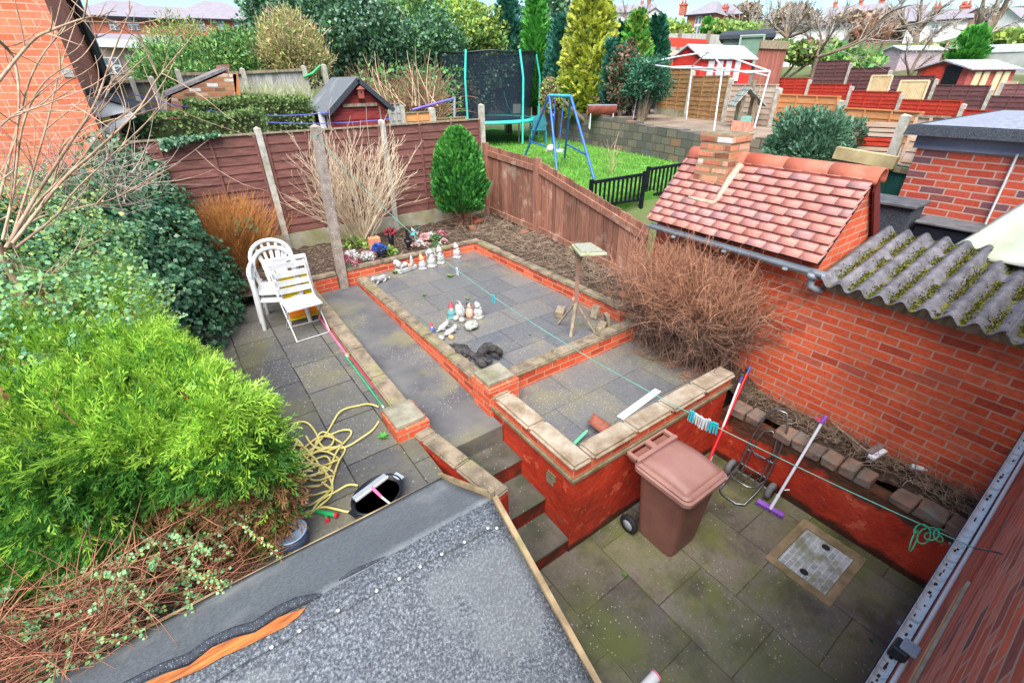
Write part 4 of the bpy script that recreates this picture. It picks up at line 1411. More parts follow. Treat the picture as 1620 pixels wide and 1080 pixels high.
M_REDPOLE = simple("red_pole", C(206, 36, 40), C(178, 26, 32), scale=4, rough=0.35, spec=0.5)
M_BLUECAP = simple("blue_cap", C(70, 90, 150), C(56, 70, 120), scale=4, rough=0.4)
for nm, lab, a, b, m, r in (("pole", "thick red pole leaning in the yard corner behind the bin", (1124, 722), (1182, 590), M_REDPOLE, 0.015), ("pole", "thin white and blue pole leaning beside the red pole", (1128, 716), (1170, 606), M_POLEWHITE, 0.010)):
    pa, pb = at(*a, y=1.62), at(*b, y=1.74)
    dn = (pa - pb).normalized()
    k = max(0.0, (pa.z - 0.02)) / max(0.05, -dn.z)
    foot = pa + dn * k
    t = thing(nm, lab, "pole", tuple(foot))
    MB().tube([foot, pb], r, 10).build("shaft", m, t)
    MB().tube([pb, pb + (pb - foot).normalized() * 0.07], r * 1.15, 8).build("end_cap", M_BLUECAP, t)
    if m is M_REDPOLE:
        MB().tube([pa.lerp(pb, 0.02), pa.lerp(pb, 0.36)], r * 1.25, 10).build("lower_sleeve", m, t)
        MB().tube([pb + Vector((-.05, 0.0, 0.05)), pb + Vector((.04, 0.02, 0.03))], 0.012, 6).build("black_hook", M_BLACK, t)

t = thing("old_broom", "old grey broom lying on the soil ledge behind the blocks", "broom", tuple(at(1350, 712, z=0.72)))
a, b = at(1294, 650, z=0.72), at(1382, 722, z=0.725)
MB().tube([a, b], 0.009, 8).build("handle", M_GREYWOOD, t)
c0, c1 = at(1378, 724, z=0.74), at(1398, 712, z=0.75)
MB().beam(c0, c1, 0.06, 0.04).build("broom_head", M_POLEWHITE, t, bevel=0.006)
MB().beam(c0 + Vector((.015, .03, 0.012)), c1 + Vector((.015, .03, 0.012)), 0.05, 0.05).build("bristles", simple("grey_bristle", C(140, 120, 116), C(104, 90, 88), scale=40, rough=0.9), t, bevel=0.004)
a, b = at(1441, 737, z=0.73), at(1467, 744, z=0.73)
t = thing("plastic_bottle", "white plastic bottle lying on the ledge among dry stalks", "bottle", tuple(a))
MB().tube([a, a.lerp(b, 0.7), a.lerp(b, 0.84), b], [0.024, 0.024, 0.011, 0.010], 10).build("bottle_body", M_WHITE, t)
a, b = at(1289, 660, z=0.74), at(1300, 668, z=0.74)
t = thing("pink_dustpan", "small bright pink plastic scoop on the ledge by the broom top", "scoop", tuple(a))
MB().beam(a, b, 0.05, 0.012).build("scoop_pan", simple("hot_pink", C(226, 60, 130), rough=0.4), t, bevel=0.004)

# ------------------------------------------------------------------ manhole cover
mh = thing("manhole_cover", "grey steel manhole cover in a stone surround on the yard floor", "manhole cover", (3.5, 0.5, 0.0))
mb = MB()
O = (3.16, 3.85, 0.24, 0.76)
I = (3.235, 3.76, 0.30, 0.695)
for bx in ((O[0], O[1], O[2], I[2]), (O[0], O[1], I[3], O[3]), (O[0], I[0], I[2], I[3]), (I[1], O[1], I[2], I[3])):
    mb.box(bx[0], bx[1], bx[2], bx[3], -0.02, 0.010)
mb.build("stone_surround", simple("buff_surround", C(150, 128, 100), C(112, 100, 70), scale=8, rough=0.9, bump=0.4), mh)
M_PLATE = brick("cast_plate", [(0, C(140, 148, 150)), (1, C(170, 176, 176))], C(206, 208, 204), bw=0.09, rh=0.045, ms=0.005, stains=[(C(112, 116, 84), 5, 0.45, 0.6, 0.8), (C(186, 196, 200), 3, 0.6, 0.75, 0.7)], rough=0.45, spec=0.5, bump=0.4, warp=0)
MB().box(I[0] + 0.006, I[1] - 0.006, I[2] + 0.006, I[3] - 0.006, -0.02, 0.007).build("cover_plate", M_PLATE, mh)
for q in ((3.30, 0.5), (3.69, 0.5)):
    mb = MB()
    mb.lathe([(0.03, 0), (0.032, 0.003), (0.024, 0.005)], (q[0], q[1], 0.0075), 14)
    mb.tube([(q[0], q[1] - 0.028, 0.013), (q[0], q[1] + 0.028, 0.013)], 0.004, 5)
    mb.build("lifting_eye", M_DARKMETAL, mh)

# ------------------------------------------------------------------ clothes line with pegs
P0, P1 = Vector((1.705, 6.72, 2.95)), at(1540, 866, y=-0.115)
mids = []
for i in range(49):
    f = i / 48
    q = P0.lerp(P1, f)
    q.z -= 0.62 * 4 * f * (1 - f) * 0.72
    mids.append(q)


def line_at(px):
    best = min(mids, key=lambda q: abs((lambda v: 810 + FPX * v.dot(Vector(_R)) / v.dot(Vector(_fw)))(q - Vector((0, 0, CAM_H))) - px))
    return best


M_CORD = simple("mint_cord", C(110, 180, 160), C(84, 150, 130), scale=5, rough=0.5)
cl = thing("clothes_line", "thin green clothes line from the concrete post to the house wall", "clothes line", tuple(P0))
MB().tube(mids, 0.0026, 5).build("cord", M_CORD, cl)
k = mids[-1]
kn = []
for i in range(40):
    a = i * 0.55
    kn.append(k + Vector((-0.03 + 0.045 * math.cos(a) - i * 0.0012, 0.09 + 0.022 * math.sin(a) + 0.0015 * i, 0.02 * math.sin(a * 0.7) - 0.01)))
MB().tube(kn, 0.003, 5).build("knot", simple("green_cord_knot", C(52, 160, 118), rough=0.5), cl)
lp = [k + Vector((-0.09 + 0.045 * math.cos(a), 0.15 + 0.01 * math.sin(a), -0.05 + 0.045 * math.sin(a))) for a in np.linspace(0, 6.4, 18)]
MB().tube(lp, 0.0028, 5).build("loose_loop", simple("green_cord_loop", C(60, 176, 128), rough=0.5), cl)
MB().tube([k, k + Vector((0.05, -0.06, 0.0)), k + Vector((0.06, -0.11, 0.0))], 0.004, 5).build("wall_hook", M_STEEL, cl)
M_PEGB = simple("turquoise_peg", C(60, 190, 196), C(48, 170, 180), scale=4, rough=0.4)


def peg(q, m, lab, dz, tilt, g="pegs on the clothes line"):
    t = thing("clothes_peg", lab, "peg", tuple(q), group=g)
    for s in (-1, 1):
        a = q + Vector((tilt * 0.4, s * 0.004, 0.018 + dz))
        b = q + Vector((tilt, s * 0.009, -0.055 + dz))
        MB().beam(a, b, 0.011, 0.006, up=(0, 1, 0)).build("peg_leg", m, t)


pegpx = np.linspace(1094, 1126, 11)
for i, px in enumerate(pegpx):
    f = i / 10
    q = line_at(1109)
    i0 = mids.index(q)
    q = mids[i0 - 1].lerp(mids[i0 + 1], 0.2 + 0.55 * f)
    blue = i in (0, 1, 8, 9, 10)
    peg(q, M_PEGB if blue else M_WHITE, ("turquoise peg in the bunch hanging over the brown bin" if blue else "white peg in the bunch hanging over the brown bin"), random.uniform(-0.006, 0.006), random.uniform(-0.008, 0.008))
peg(line_at(778), M_PEGB, "single turquoise peg on the line above the middle of the flagged terrace", 0, 0.0)
peg(line_at(716), M_WHITE, "single pale peg on the line near the smallest white gnome", 0, 0.01)

# ------------------------------------------------------------------ chairs on the patio
def plastic_chair(label, loc, rz):
    t = thing("plastic_chair", label, "chair", loc, rz, "stacked white plastic chairs")
    # local: seat looks along -y
    V, F = [], []
    n, m = 8, 8
    for j in range(m + 1):
        for i in range(n + 1):
            u, v = i / n - 0.5, j / m
            z = 0.415 - 0.03 * math.cos(u * math.pi) - 0.02 * v + (0.0 if v > 0.12 else -0.035 * (1 - v / 0.12))
            V.append((u * (0.46 - 0.05 * v), -0.23 + 0.44 * v, z))
    for j in range(m):
        for i in range(n):
            F.append((j * (n + 1) + i, j * (n + 1) + i + 1, (j + 1) * (n + 1) + i + 1, (j + 1) * (n + 1) + i))
    o = MB().add(V, F, 0, True).build("seat", M_WHITE, t, local=True)
    md = o.modifiers.new("thick", 'SOLIDIFY')
    md.thickness = 0.012
    for s in (-1, 1):
        MB().tube([(s * 0.275, -0.235, 0.0), (s * 0.262, -0.215, 0.25), (s * 0.25, -0.2, 0.42), (s * 0.255, -0.19, 0.62)], [0.026, 0.03, 0.032, 0.03], 6).build("leg", M_WHITE, t, local=True)
        MB().tube([(s * 0.25, 0.26, 0.0), (s * 0.225, 0.22, 0.25), (s * 0.205, 0.19, 0.42)], [0.024, 0.028, 0.03], 6).build("leg", M_WHITE, t, local=True)
        mb = MB()
        mb.tube([(s * 0.255, -0.2, 0.625), (s * 0.262, -0.06, 0.645), (s * 0.26, 0.1, 0.65), (s * 0.245, 0.2, 0.66)], [0.03, 0.03, 0.026, 0.024], 8)
        mb.build("armrest", M_WHITE, t, local=True)
    arch = []
    for i in range(17):
        a = math.pi * i / 16
        arch.append((0.245 * math.cos(a) * (1.0 if abs(math.cos(a)) < .9 else 1.0), 0.20 + 0.11 * math.sin(a), 0.64 + 0.25 * math.sin(a) ** 0.7))
    mb = MB()
    mb.tube([(0.215, 0.18, 0.42)] + arch + [(-0.215, 0.18, 0.42)], 0.026, 8)
    mb.build("back_frame", M_WHITE, t, local=True)
    for i in range(5):
        u = (i - 2) / 2
        MB().beam((u * 0.10, 0.205, 0.40), (u * 0.125, 0.27, 0.68), 0.034, 0.012, up=(0, 1, 0)).beam((u * 0.125, 0.27, 0.68), (u * 0.17, 0.30, 0.86 - 0.03 * u * u), 0.032, 0.012, up=(0, 1, 0)).build("back_slat", M_WHITE, t, local=True)
    MB().box(-0.14, 0.14, 0.235, 0.26, 0.52, 0.66).build("lumbar_panel", M_WHITE, t, local=True, bevel=0.01)
    return t


c1 = plastic_chair("lower white plastic chair of the stack beside the ivy", (0.70, 6.22, 0.84), math.radians(-12))
copy_thing(c1, (0.695, 6.25, 0.935), math.radians(-12), "upper white plastic armchair of the stack with arched slatted back")

fc = thing("folding_chair", "small white slatted folding chair in front of the plastic chairs", "chair", (0.82, 5.68, 0.84), group=None)
SZ = 1.255
A_, B_, C_, D_ = (Vector(q) for q in ((0.62, 5.88, SZ), (0.64, 5.47, SZ), (1.04, 5.49, SZ), (1.02, 5.86, SZ)))
mb = MB()
for i in range(7):
    f0, f1 = i / 7 + 0.012, (i + 1) / 7 - 0.012
    p = [A_.lerp(B_, f0), A_.lerp(B_, f1), D_.lerp(C_, f1), D_.lerp(C_, f0)]
    mb.hexa([tuple(q - Vector((0, 0, 0.016))) for q in p] + [tuple(q) for q in p])
mb.build("seat", M_WHITE_WOOD, fc)
for s0, s1, name in ((A_, B_, 'l'), (D_, C_, 'r')):
    fr, re = Vector((s1.x, s1.y - 0.02, 0.845)), Vector((s0.x, s0.y + 0.03, 0.845))
    MB().tube([re, s1 + Vector((0, 0.04, -0.02))], 0.008, 6).build("leg", M_WHITE_WOOD, fc)
    MB().tube([fr, s0.lerp(s1, 0.12) + Vector((0, 0, -0.02)), s0 + Vector((0, 0.06, 0.44))], 0.009, 6).build("leg", M_WHITE_WOOD, fc)
MB().tube([(B_.x, B_.y - 0.018, 0.852), (C_.x, C_.y - 0.018, 0.852)], 0.006, 6).build("stretcher", M_WHITE_WOOD, fc)
MB().tube([(A_.x, A_.y + 0.028, 0.852), (D_.x, D_.y + 0.028, 0.852)], 0.006, 6).build("stretcher", M_WHITE_WOOD, fc)
for dz in (0.40, 0.29, 0.18, 0.08):
    MB().beam(A_ + Vector((-.01, 0.05, dz)), D_ + Vector((.01, 0.05, dz)), 0.012, 0.07).build("back_slat", M_WHITE_WOOD, fc)
dk = thing("folded_deckchair", "bright yellow folded fabric seat wedged behind the folding chair", "deckchair", (0.87, 5.99, 0.84))
MB().hexa([(0.70, 5.975, 0.9), (1.05, 5.965, 0.9), (1.05, 5.995, 0.9), (0.70, 6.005, 0.9), (0.70, 6.005, 1.5), (1.05, 5.995, 1.5), (1.05, 6.025, 1.5), (0.70, 6.035, 1.5)]).build("fabric", simple("yellow_fabric", C(236, 214, 30), C(220, 180, 20), scale=5, rough=0.7), dk)
for x in (0.685, 1.065):
    MB().beam((x, 5.985, 0.845), (x, 6.03, 1.72), 0.022, 0.03, up=(0, 1, 0)).build("frame_rail", M_WHITE_WOOD, dk)
MB().beam((0.685, 6.03, 1.70), (1.065, 6.03, 1.70), 0.02, 0.05).build("frame_rail", M_WHITE_WOOD, dk)
MB().box(0.70, 1.04, 5.95, 5.968, 0.95, 1.03).build("orange_edge", simple("orange_fabric", C(230, 130, 30), rough=0.7), dk)

# ------------------------------------------------------------------ poles, hose, tub and squeegee on the patio
M_PINKPOLE = simple("pink_pole", C(230, 130, 160), C(210, 100, 136), scale=4, rough=0.4)
for lab, a, b, r, m in (("thick pink pole lying along the coping wall", (496, 489), (549, 562), 0.014, M_PINKPOLE), ("thin red pole lying between the green pole and the wall", (550, 560), (616, 640), 0.008, simple("crimson_pole", C(206, 60, 90), rough=0.4)), ("thin green pole lying on the patio beside the wall", (546, 562), (605, 642), 0.009, simple("green_pole", C(60, 170, 110), rough=0.4))):
    p, q = at(*a, z=0.86), at(*b, z=0.855)
    t = thing("pole", lab, "pole", tuple(p), group="poles lying by the coping wall")
    MB().tube([p, q], r, 8).build("shaft", m, t)
    MB().tube([q, q + (q - p).normalized() * 0.03], r * 1.2, 8).build("end_cap", M_WHITE, t)


def spline(px, per=7, z=0.852, dz=0.0):
    P = [at(*p, z=z) for p in px]
    out = []
    for i in range(len(P) - 1):
        a, b, c, d = P[max(i - 1, 0)], P[i], P[i + 1], P[min(i + 2, len(P) - 1)]
        for k in range(per):
            t = k / per
            out.append(0.5 * ((2 * b) + (c - a) * t + (2 * a - 5 * b + 4 * c - d) * t * t + (3 * b - a - 3 * c + d) * t ** 3))
    out.append(P[-1])
    for i, q in enumerate(out): q.z += dz * (0.5 + 0.5 * math.sin(i * 0.37)) + 0.0
    return out


M_HOSE = simple("yellow_hose", C(226, 212, 130), C(206, 188, 100), scale=4, rough=0.4, spec=0.5)
ho = thing("garden_hose", "tangled pale yellow garden hose coiled on the patio flags", "hose", tuple(at(500, 720, z=0.84)))
h1 = [(599, 645), (580, 641), (560, 643), (540, 653), (527, 668), (515, 690), (500, 706), (478, 717), (455, 712), (441, 700), (440, 687), (452, 674), (470, 669), (488, 672), (500, 685), (503, 701), (492, 716), (470, 722), (450, 716), (447, 703), (458, 695), (471, 700), (477, 715), (467, 732), (455, 748), (453, 758), (464, 767), (488, 759), (515, 744), (523, 732), (514, 724), (490, 730), (470, 742), (462, 752), (480, 757), (500, 752), (520, 742), (535, 715), (552, 692), (555, 683), (535, 684), (515, 690), (505, 698), (512, 707), (526, 705), (528, 692), (516, 685), (505, 690), (500, 704), (512, 712), (535, 710), (562, 701), (585, 686), (599, 667)]
h2 = [(425, 708), (445, 717), (475, 722), (515, 714), (545, 708), (538, 730), (528, 758), (521, 778), (505, 795), (482, 800), (458, 791), (452, 772), (456, 752), (470, 735), (495, 735), (515, 750), (526, 768), (521, 790), (505, 805), (480, 815), (460, 806), (455, 790)]
h3 = [(566, 769), (548, 770), (530, 778), (508, 794), (490, 812), (470, 822), (462, 836)]
h4 = [(470, 816), (488, 812), (510, 802), (530, 806), (548, 809), (570, 810)]
h5 = [(446 + 26 * math.cos(i * .9) + i * 1.6, 700 + 17 * math.sin(i * .9) + i * 1.9) for i in range(34)]
h6 = [(515 - 30 * math.cos(i * .85) - i * 0.8, 692 + 15 * math.sin(i * .85) + i * 3.2) for i in range(28)]
for hs, dz in ((h5, 0.03), (h6, 0.035), (h1, 0.022), (h2, 0.03), (h3, 0.02), (h4, 0.01)):
    MB().tube(spline(hs, dz=dz), 0.0088, 7).build("hose_coil", M_HOSE, ho)
q = at(516, 814, z=0.87)
nz = thing("hose_nozzle", "green and red spray gun lying by the hose end", "spray gun", tuple(q))
a, b = at(499, 808, z=0.87), at(530, 814, z=0.875)
MB().tube([a, a.lerp(b, 0.6), b], [0.014, 0.018, 0.016], 8).build("gun_barrel", simple("green_plastic", C(40, 160, 90), rough=0.4), nz)
M_REDPL = simple("red_plastic", C(206, 50, 60), rough=0.4)
MB().tube([b, b + (b - a).normalized() * 0.02], 0.02, 8).build("gun_tip", M_REDPL, nz)
MB().tube([a.lerp(b, 0.5), at(517, 822, z=0.86)], [0.014, 0.012], 8).build("gun_grip", simple("green_grip", C(36, 140, 84), rough=0.4), nz)
MB().tube([at(517, 820, z=0.86), at(518, 824, z=0.86)], 0.015, 8).build("grip_end", M_REDPL, nz)
a, b = at(460, 800, z=0.862), at(470, 806, z=0.862)
t = thing("hose_connector", "small blue hose connector lying beside the hedge", "connector", tuple(a))
MB().tube([a, a.lerp(b, 0.4), a.lerp(b, 0.45), b], [0.012, 0.012, 0.016, 0.015], 8).build("connector_body", simple("blue_plastic", C(60, 120, 160), rough=0.4), t)

tb = thing("water_tub", "black oval tub of dark water on the patio", "tub", tuple(at(597, 782, z=0.84)))
tc = at(597, 781, z=0.93)
ang = math.radians(20)
RZ = Matrix.Rotation(ang, 3, 'Z')
mb = MB()
prof = [(0.78, 0.0), (0.86, 0.02), (1.0, 0.1), (1.06, 0.102), (1.06, 0.094), (1.0, 0.09)]
mb.lathe([(0.80, -0.09), (0.84, -0.085), (0.98, 0.005), (1.07, 0.008), (1.07, 0.0), (1.0, -0.004), (0.94, -0.004), (0.90, -0.03)], tc, 28, RZ, sx=0.195, sy=0.15)
mb.build("tub_shell", M_BLACK, tb)
MB().lathe([(0.0001, -0.026), (0.90, -0.026)], tc, 28, RZ, sx=0.195, sy=0.15, smooth=False).build("water", simple("dark_water", (0.012, 0.014, 0.018, 1), (0.012, 0.014, 0.018, 1), rough=0.03, spec=0.6), tb)
for s in (-1, 1):
    q = tc + RZ @ Vector((s * 0.21, 0, 0))
    MB().rbox(q, (0.05, 0.09, 0.012), RZ).build("tub_handle", M_GREYPLASTIC if s > 0 else M_BLACK, tb, bevel=0.004)
sq = thing("squeegee", "squeegee with pale blade and pink handle resting across the tub", "squeegee", tuple(tc))
a, b = at(559, 789, z=0.955), at(610, 751, z=0.96)
MB().beam(a, b, 0.035, 0.03).build("squeegee_head", M_GREYPLASTIC, sq, bevel=0.006)
MB().beam(a + Vector((.01, -.02, -.008)), b + Vector((.01, -.02, -.008)), 0.012, 0.02).build("blade", M_WHITE, sq)
m_ = a.lerp(b, 0.52)
e1, e2 = at(604, 786, z=0.945), at(618, 797, z=0.945)
MB().tube([m_, m_.lerp(e1, 0.55), e1], [0.012, 0.013, 0.011], 8).build("pink_grip", M_PINKPOLE, sq)
MB().tube([e1, e2], [0.009, 0.008], 8).build("pole_end", M_WHITE, sq)
q = at(459, 840, z=1.0)
t = thing("paint_tub", "small dark blue lidded tub half hidden by the hedge", "tub", (q.x, q.y, 0.84))
MB().lathe([(0.085, 0.0), (0.1, 0.15)], (q.x, q.y, 0.842), 22).build("tub_body", simple("slate_blue_plastic", C(70, 84, 110), C(56, 68, 92), rough=0.4), t)
ld = MB().lathe([(0.104, 0.0), (0.106, 0.012), (0.098, 0.014), (0.096, 0.008), (0.0001, 0.008)], (q.x, q.y, 0.99), 22).build("tub_lid", simple("pale_blue_lid", C(150, 164, 184), C(130, 146, 166), rough=0.4), t)
mb = MB()
for dx, dy, w, h in ((-0.01, 0.0, 0.012, 0.05), (0.012, 0.015, 0.035, 0.010), (0.014, -0.01, 0.03, 0.010), (0.05, 0.012, 0.010, 0.04), (-0.03, -0.03, 0.04, 0.01)):
    mb.box(q.x + dx - w / 2, q.x + dx + w / 2, q.y + dy - h / 2, q.y + dy + h / 2, 0.9985, 1.0)
mb.build("lid_marking", M_BLACK, ld)

# ------------------------------------------------------------------ things on the terraces
TZ = 0.966
p, q = at(981, 661, z=0.832), at(1041, 617, z=0.832)
t = thing("white_plank", "white plastic strip lying on the small lower terrace", "plank", tuple(p))
MB().beam(p, q, 0.075, 0.014).build("strip", M_WHITE, t, bevel=0.003)
pt = thing("hand_shovel", "rusty hand shovel with mint green handle by the pale copings", "shovel", tuple(at(940, 680, z=0.83)))
M_RUST = simple("rusty_metal", C(150, 86, 66), C(112, 66, 54), scale=12, rough=0.7, bump=0.2, extra=(C(100, 104, 110), 8, 0.62, 0.72))
c = [at(*p_, z=0.845) for p_ in ((925, 676), (938, 664), (966, 676), (955, 693))]
V = []
for j in range(5):
    for i in range(5):
        u, v = i / 4, j / 4
        b_ = c[0].lerp(c[1], u).lerp(c[3].lerp(c[2], u), v)
        b_.z += 0.05 * (2 * u - 1) ** 2 * (1 - 0.3 * v) + 0.035 * (1 - v)
        V.append(b_)
F = [(j * 5 + i, j * 5 + i + 1, j * 5 + i + 6, j * 5 + i + 5) for j in range(4) for i in range(4)]
o = MB().add(V, F, 0, True).build("blade", M_RUST, pt)
md = o.modifiers.new("thick", 'SOLIDIFY')
md.thickness = 0.003
a, b = at(929, 681, z=0.885), at(908, 702, z=0.85)
MB().tube([a, a.lerp(b, 0.2), b], [0.010, 0.015, 0.016], 8).build("handle", simple("mint_plastic", C(110, 206, 150), C(90, 190, 134), rough=0.4), pt)

p, q = at(1037, 1069, z=0.32), at(1008, 1100, z=0.30)
t = thing("pipe_end", "white plastic pipe end at the bottom edge of the yard", "pipe", tuple(q))
MB().tube([q, p], 0.035, 12).build("pipe_body", M_WHITE, t)
MB().tube([p, p + (p - q).normalized() * 0.012], 0.037, 12).build("pink_rim", M_PINKPOLE, t)

# bird table with tripod legs
f1, f2, f3 = at(882, 513, z=TZ), at(903, 533, z=TZ), at(941, 525, z=TZ)
base = (f1 + f2 + f3) / 3
bt = thing("bird_table", "wooden bird table on a tripod post standing on the flagged terrace", "bird table", tuple(base))
top = Vector((base.x, base.y, TZ + 0.34))
tray = Vector((base.x + 0.02, base.y + 0.02, 2.0))
MB().beam(top - Vector((0, 0, 0.12)), tray, 0.045, 0.045).build("post", simple("bird_table_post", C(150, 112, 92), C(124, 96, 84), scale=6, rough=0.85, bump=0.3), bt)
for f in (f1, f2, f3):
    MB().beam(f + Vector((0, 0, 0.0)), top + Vector((0, 0, 0.05)), 0.035, 0.02).build("leg", M_GREYWOOD, bt)
cr = [at(904, 386, z=2.02), at(935, 384, z=2.05), at(961, 400, z=2.05), at(918, 402, z=2.02)]
cc = sum((Vector(x) for x in cr), Vector()) / 4
V = [tuple(cc + (q - cc) * 1.0 + Vector((0, 0, -0.03))) for q in cr] + [tuple(cc + (q - cc) * 1.0) for q in cr]
MB().hexa(V).build("tray", simple("mossy_tray", C(176, 176, 150), C(140, 146, 92), scale=14, rough=0.9, bump=0.4), bt, bevel=0.005)
V = [tuple(cc + (q - cc) * 0.86 + Vector((0, 0, 0.001))) for q in cr] + [tuple(cc + (q - cc) * 0.86 + Vector((0, 0, 0.012))) for q in cr]
MB().hexa(V).build("seed_layer", simple("pale_seed", C(160, 160, 146), C(116, 116, 92), scale=60, rough=0.95, bump=0.6), bt)
for s in (-1, 1):
    MB().tube([(tray.x, tray.y, 1.78), (tray.x + s * 0.03, tray.y - s * 0.03, 1.92), (tray.x + s * 0.085, tray.y - s * 0.08, 2.0)], 0.013, 6).build("bracket", M_GREYWOOD, bt)


def brick_block(label, px, z, size, yaw, mat, name="loose_brick", cat="brick", tilt=0.0, group=None):
    q = at(*px, z=z)
    t = thing(name, label, cat, (q.x, q.y, z), group=group)
    rot = Matrix.Rotation(math.radians(yaw), 3, 'Z') @ Matrix.Rotation(math.radians(tilt), 3, 'Y')
    mb = MB().rbox(q + Vector((0, 0, size[2] / 2)), size, rot)
    mb.build(name.split("_")[-1] + "_body", mat, t, bevel=0.008)
    return t


M_LBRICK = simple("loose_brick_clay", C(206, 112, 76), C(166, 82, 58), scale=9, rough=0.9, bump=0.4)
brick_block("orange brick lying flat in the dry bed by the board fence", (829, 372), 1.08, (0.25, 0.105, 0.065), 28, M_LBRICK)
brick_block("orange brick lying on soil at the foot of the clipped conifer", (756, 352), 1.13, (0.215, 0.1, 0.065), 5, M_LBRICK)
brick_block("half brick beside the flat brick under the conifer", (748, 362), 1.10, (0.12, 0.1, 0.06), -15, M_LBRICK)
brick_block("reddish brick standing tilted against the conifer stem", (734, 346), 1.12, (0.18, 0.09, 0.06), 55, simple("dark_brick_clay", C(150, 74, 56), rough=0.9), tilt=30)
brick_block("broken brick on the soil beside the brown bush", (990, 470), 1.06, (0.2, 0.09, 0.06), -10, M_LBRICK, tilt=15)
brick_block("pink brick slab lying between the bird table legs", (915, 474), TZ, (0.2, 0.1, 0.05), 15, simple("pink_brick", C(206, 140, 118), rough=0.9))
brick_block("short sawn log lying left of the bird table legs", (886, 498), TZ, (0.2, 0.11, 0.085), 40, M_GREYWOOD, "wood_block", "wood block")
brick_block("tall mossy wood offcut standing by the brick wall", (941, 503), TZ, (0.055, 0.1, 0.17), 10, M_GREYWOOD, "wood_offcut", "wood offcut", tilt=12)
brick_block("leaning pale wood offcut nearest the terrace corner", (960, 515), TZ, (0.05, 0.09, 0.17), -20, M_GREYWOOD, "wood_offcut", "wood offcut", tilt=-15)
brick_block("thick wedge of wood lying flat before the offcuts", (951, 521), TZ, (0.2, 0.1, 0.07), 35, M_GREYWOOD, "wood_wedge", "wood wedge")

# ornaments
M_STAT = simple("weathered_white_plaster", (0.52, 0.51, 0.48, 1), (0.22, 0.21, 0.19, 1), scale=34, rough=0.85, bump=0.3)
M_STATG = simple("grey_cast_stone", C(176, 176, 166), C(134, 134, 122), scale=30, rough=0.9, bump=0.5)
M_ORHAT = simple("orange_hat", C(226, 160, 110), C(206, 140, 96), scale=10, rough=0.7)
M_SKIN = simple("painted_face", C(224, 176, 150), C(206, 150, 126), scale=20, rough=0.7)
M_TEALP = simple("teal_paint", C(96, 150, 148), rough=0.7)
M_REDP = simple("red_paint", C(168, 72, 80), rough=0.6)
M_BLUEP = simple("blue_paint", C(84, 100, 160), rough=0.6)


def gnome(label, px, z, h, rz, body=M_STAT, hat=M_STAT, arms=0.0, tilt=0.0, hatl=0.36, coat=None):
    q = at(*px, z=z)
    t = thing("garden_gnome", label, "gnome", (q.x, q.y, z), rz, "garden gnomes and ornaments on the terrace")
    s = h / 0.3
    k = lambda pr: [(a * s, b * s) for a, b in pr]
    mb = MB()
    mb.lathe(k([(0.075, 0), (0.078, 0.018), (0.06, 0.024), (0.062, 0.05), (0.068, 0.085), (0.054, 0.13), (0.034, 0.145)]), (0, 0, 0), 14)
    for sd in (-1, 1):
        mb.ball((sd * 0.025 * s, -0.045 * s, 0.015 * s), (0.02 * s, 0.035 * s, 0.018 * s), 8, 5)
    mb.build("body", coat or body, t, local=True)
    mb = MB()
    mb.ball((0, -0.005 * s, 0.165 * s), (0.034 * s, 0.034 * s, 0.034 * s), 12, 8)
    mb.ball((0, -0.04 * s, 0.166 * s), (0.009 * s,) * 3, 6, 5)
    for sd in (-1, 1):
        mb.ball((sd * 0.034 * s, 0, 0.165 * s), (0.007 * s, 0.01 * s, 0.012 * s), 6, 4)
        mb.ball((sd * 0.012 * s, -0.034 * s, 0.176 * s), (0.005 * s, 0.004 * s, 0.004 * s), 6, 4)
    mb.build("head", M_SKIN if hat is not M_STAT else body, t, local=True)
    mb = MB()
    mb.lathe(k([(0.028, 0.165), (0.03, 0.145), (0.024, 0.115), (0.010, 0.09), (0.002, 0.085)]), (0, -0.024 * s, 0), 10)
    mb.build("beard", M_STAT, t, local=True)
    mb = MB()
    n = 7
    pts = [(0, (0.02 * math.sin(i / n * 2)) * s * (1 if tilt == 0 else tilt), (0.178 + (hatl * 0.22 + 0.02) * i / n) * s) for i in range(n + 1)]
    mb.tube(pts, [0.046 * s * (1 - i / n) ** 0.65 + 0.004 * s for i in range(n + 1)], 12)
    mb.build("hat", hat, t, local=True)
    for sd in (-1, 1):
        e = (sd * (0.055 + 0.012 * arms) * s, -0.015 * s, (0.095 + 0.05 * arms) * s)
        hnd = (sd * (0.03 + 0.035 * arms) * s, -0.05 * s * (1 - arms), (0.085 + 0.13 * arms) * s)
        MB().tube([(sd * 0.036 * s, 0, 0.13 * s), e, hnd], [0.014 * s, 0.014 * s, 0.011 * s], 8).ball(hnd, 0.013 * s, 8, 5).build("arm", coat or body, t, local=True)
    return t


gnome("small squat gnome with faded orange hat beside the planter ornament", (669, 425), TZ, 0.27, 0.3, hat=M_ORHAT)
gnome("tall white gnome with both arms raised in the middle of the row", (683, 421), TZ, 0.36, 0.2, arms=1.0, hatl=0.2)
gnome("white gnome with tall pointed hat right of the arm-raising gnome", (697, 416), TZ, 0.33, -0.2, arms=0.3, hatl=0.34)
gnome("slim white gnome standing alone near the terrace corner", (723, 407), TZ, 0.30, 0.5, hatl=0.3)
gnome("little gnome painted red, teal and white in the ornament cluster", (715, 502), TZ, 0.24, -0.4, hat=M_REDP, coat=M_TEALP)
gnome("white gnome at the right of the ornament cluster beside the toad stone", (757, 502), TZ, 0.27, 0.7, hatl=0.25)
gnome("tiny red hatted gnome in a blue coat against the path coping", (684, 526), TZ, 0.15, 0.1, hat=M_REDP, coat=M_BLUEP)

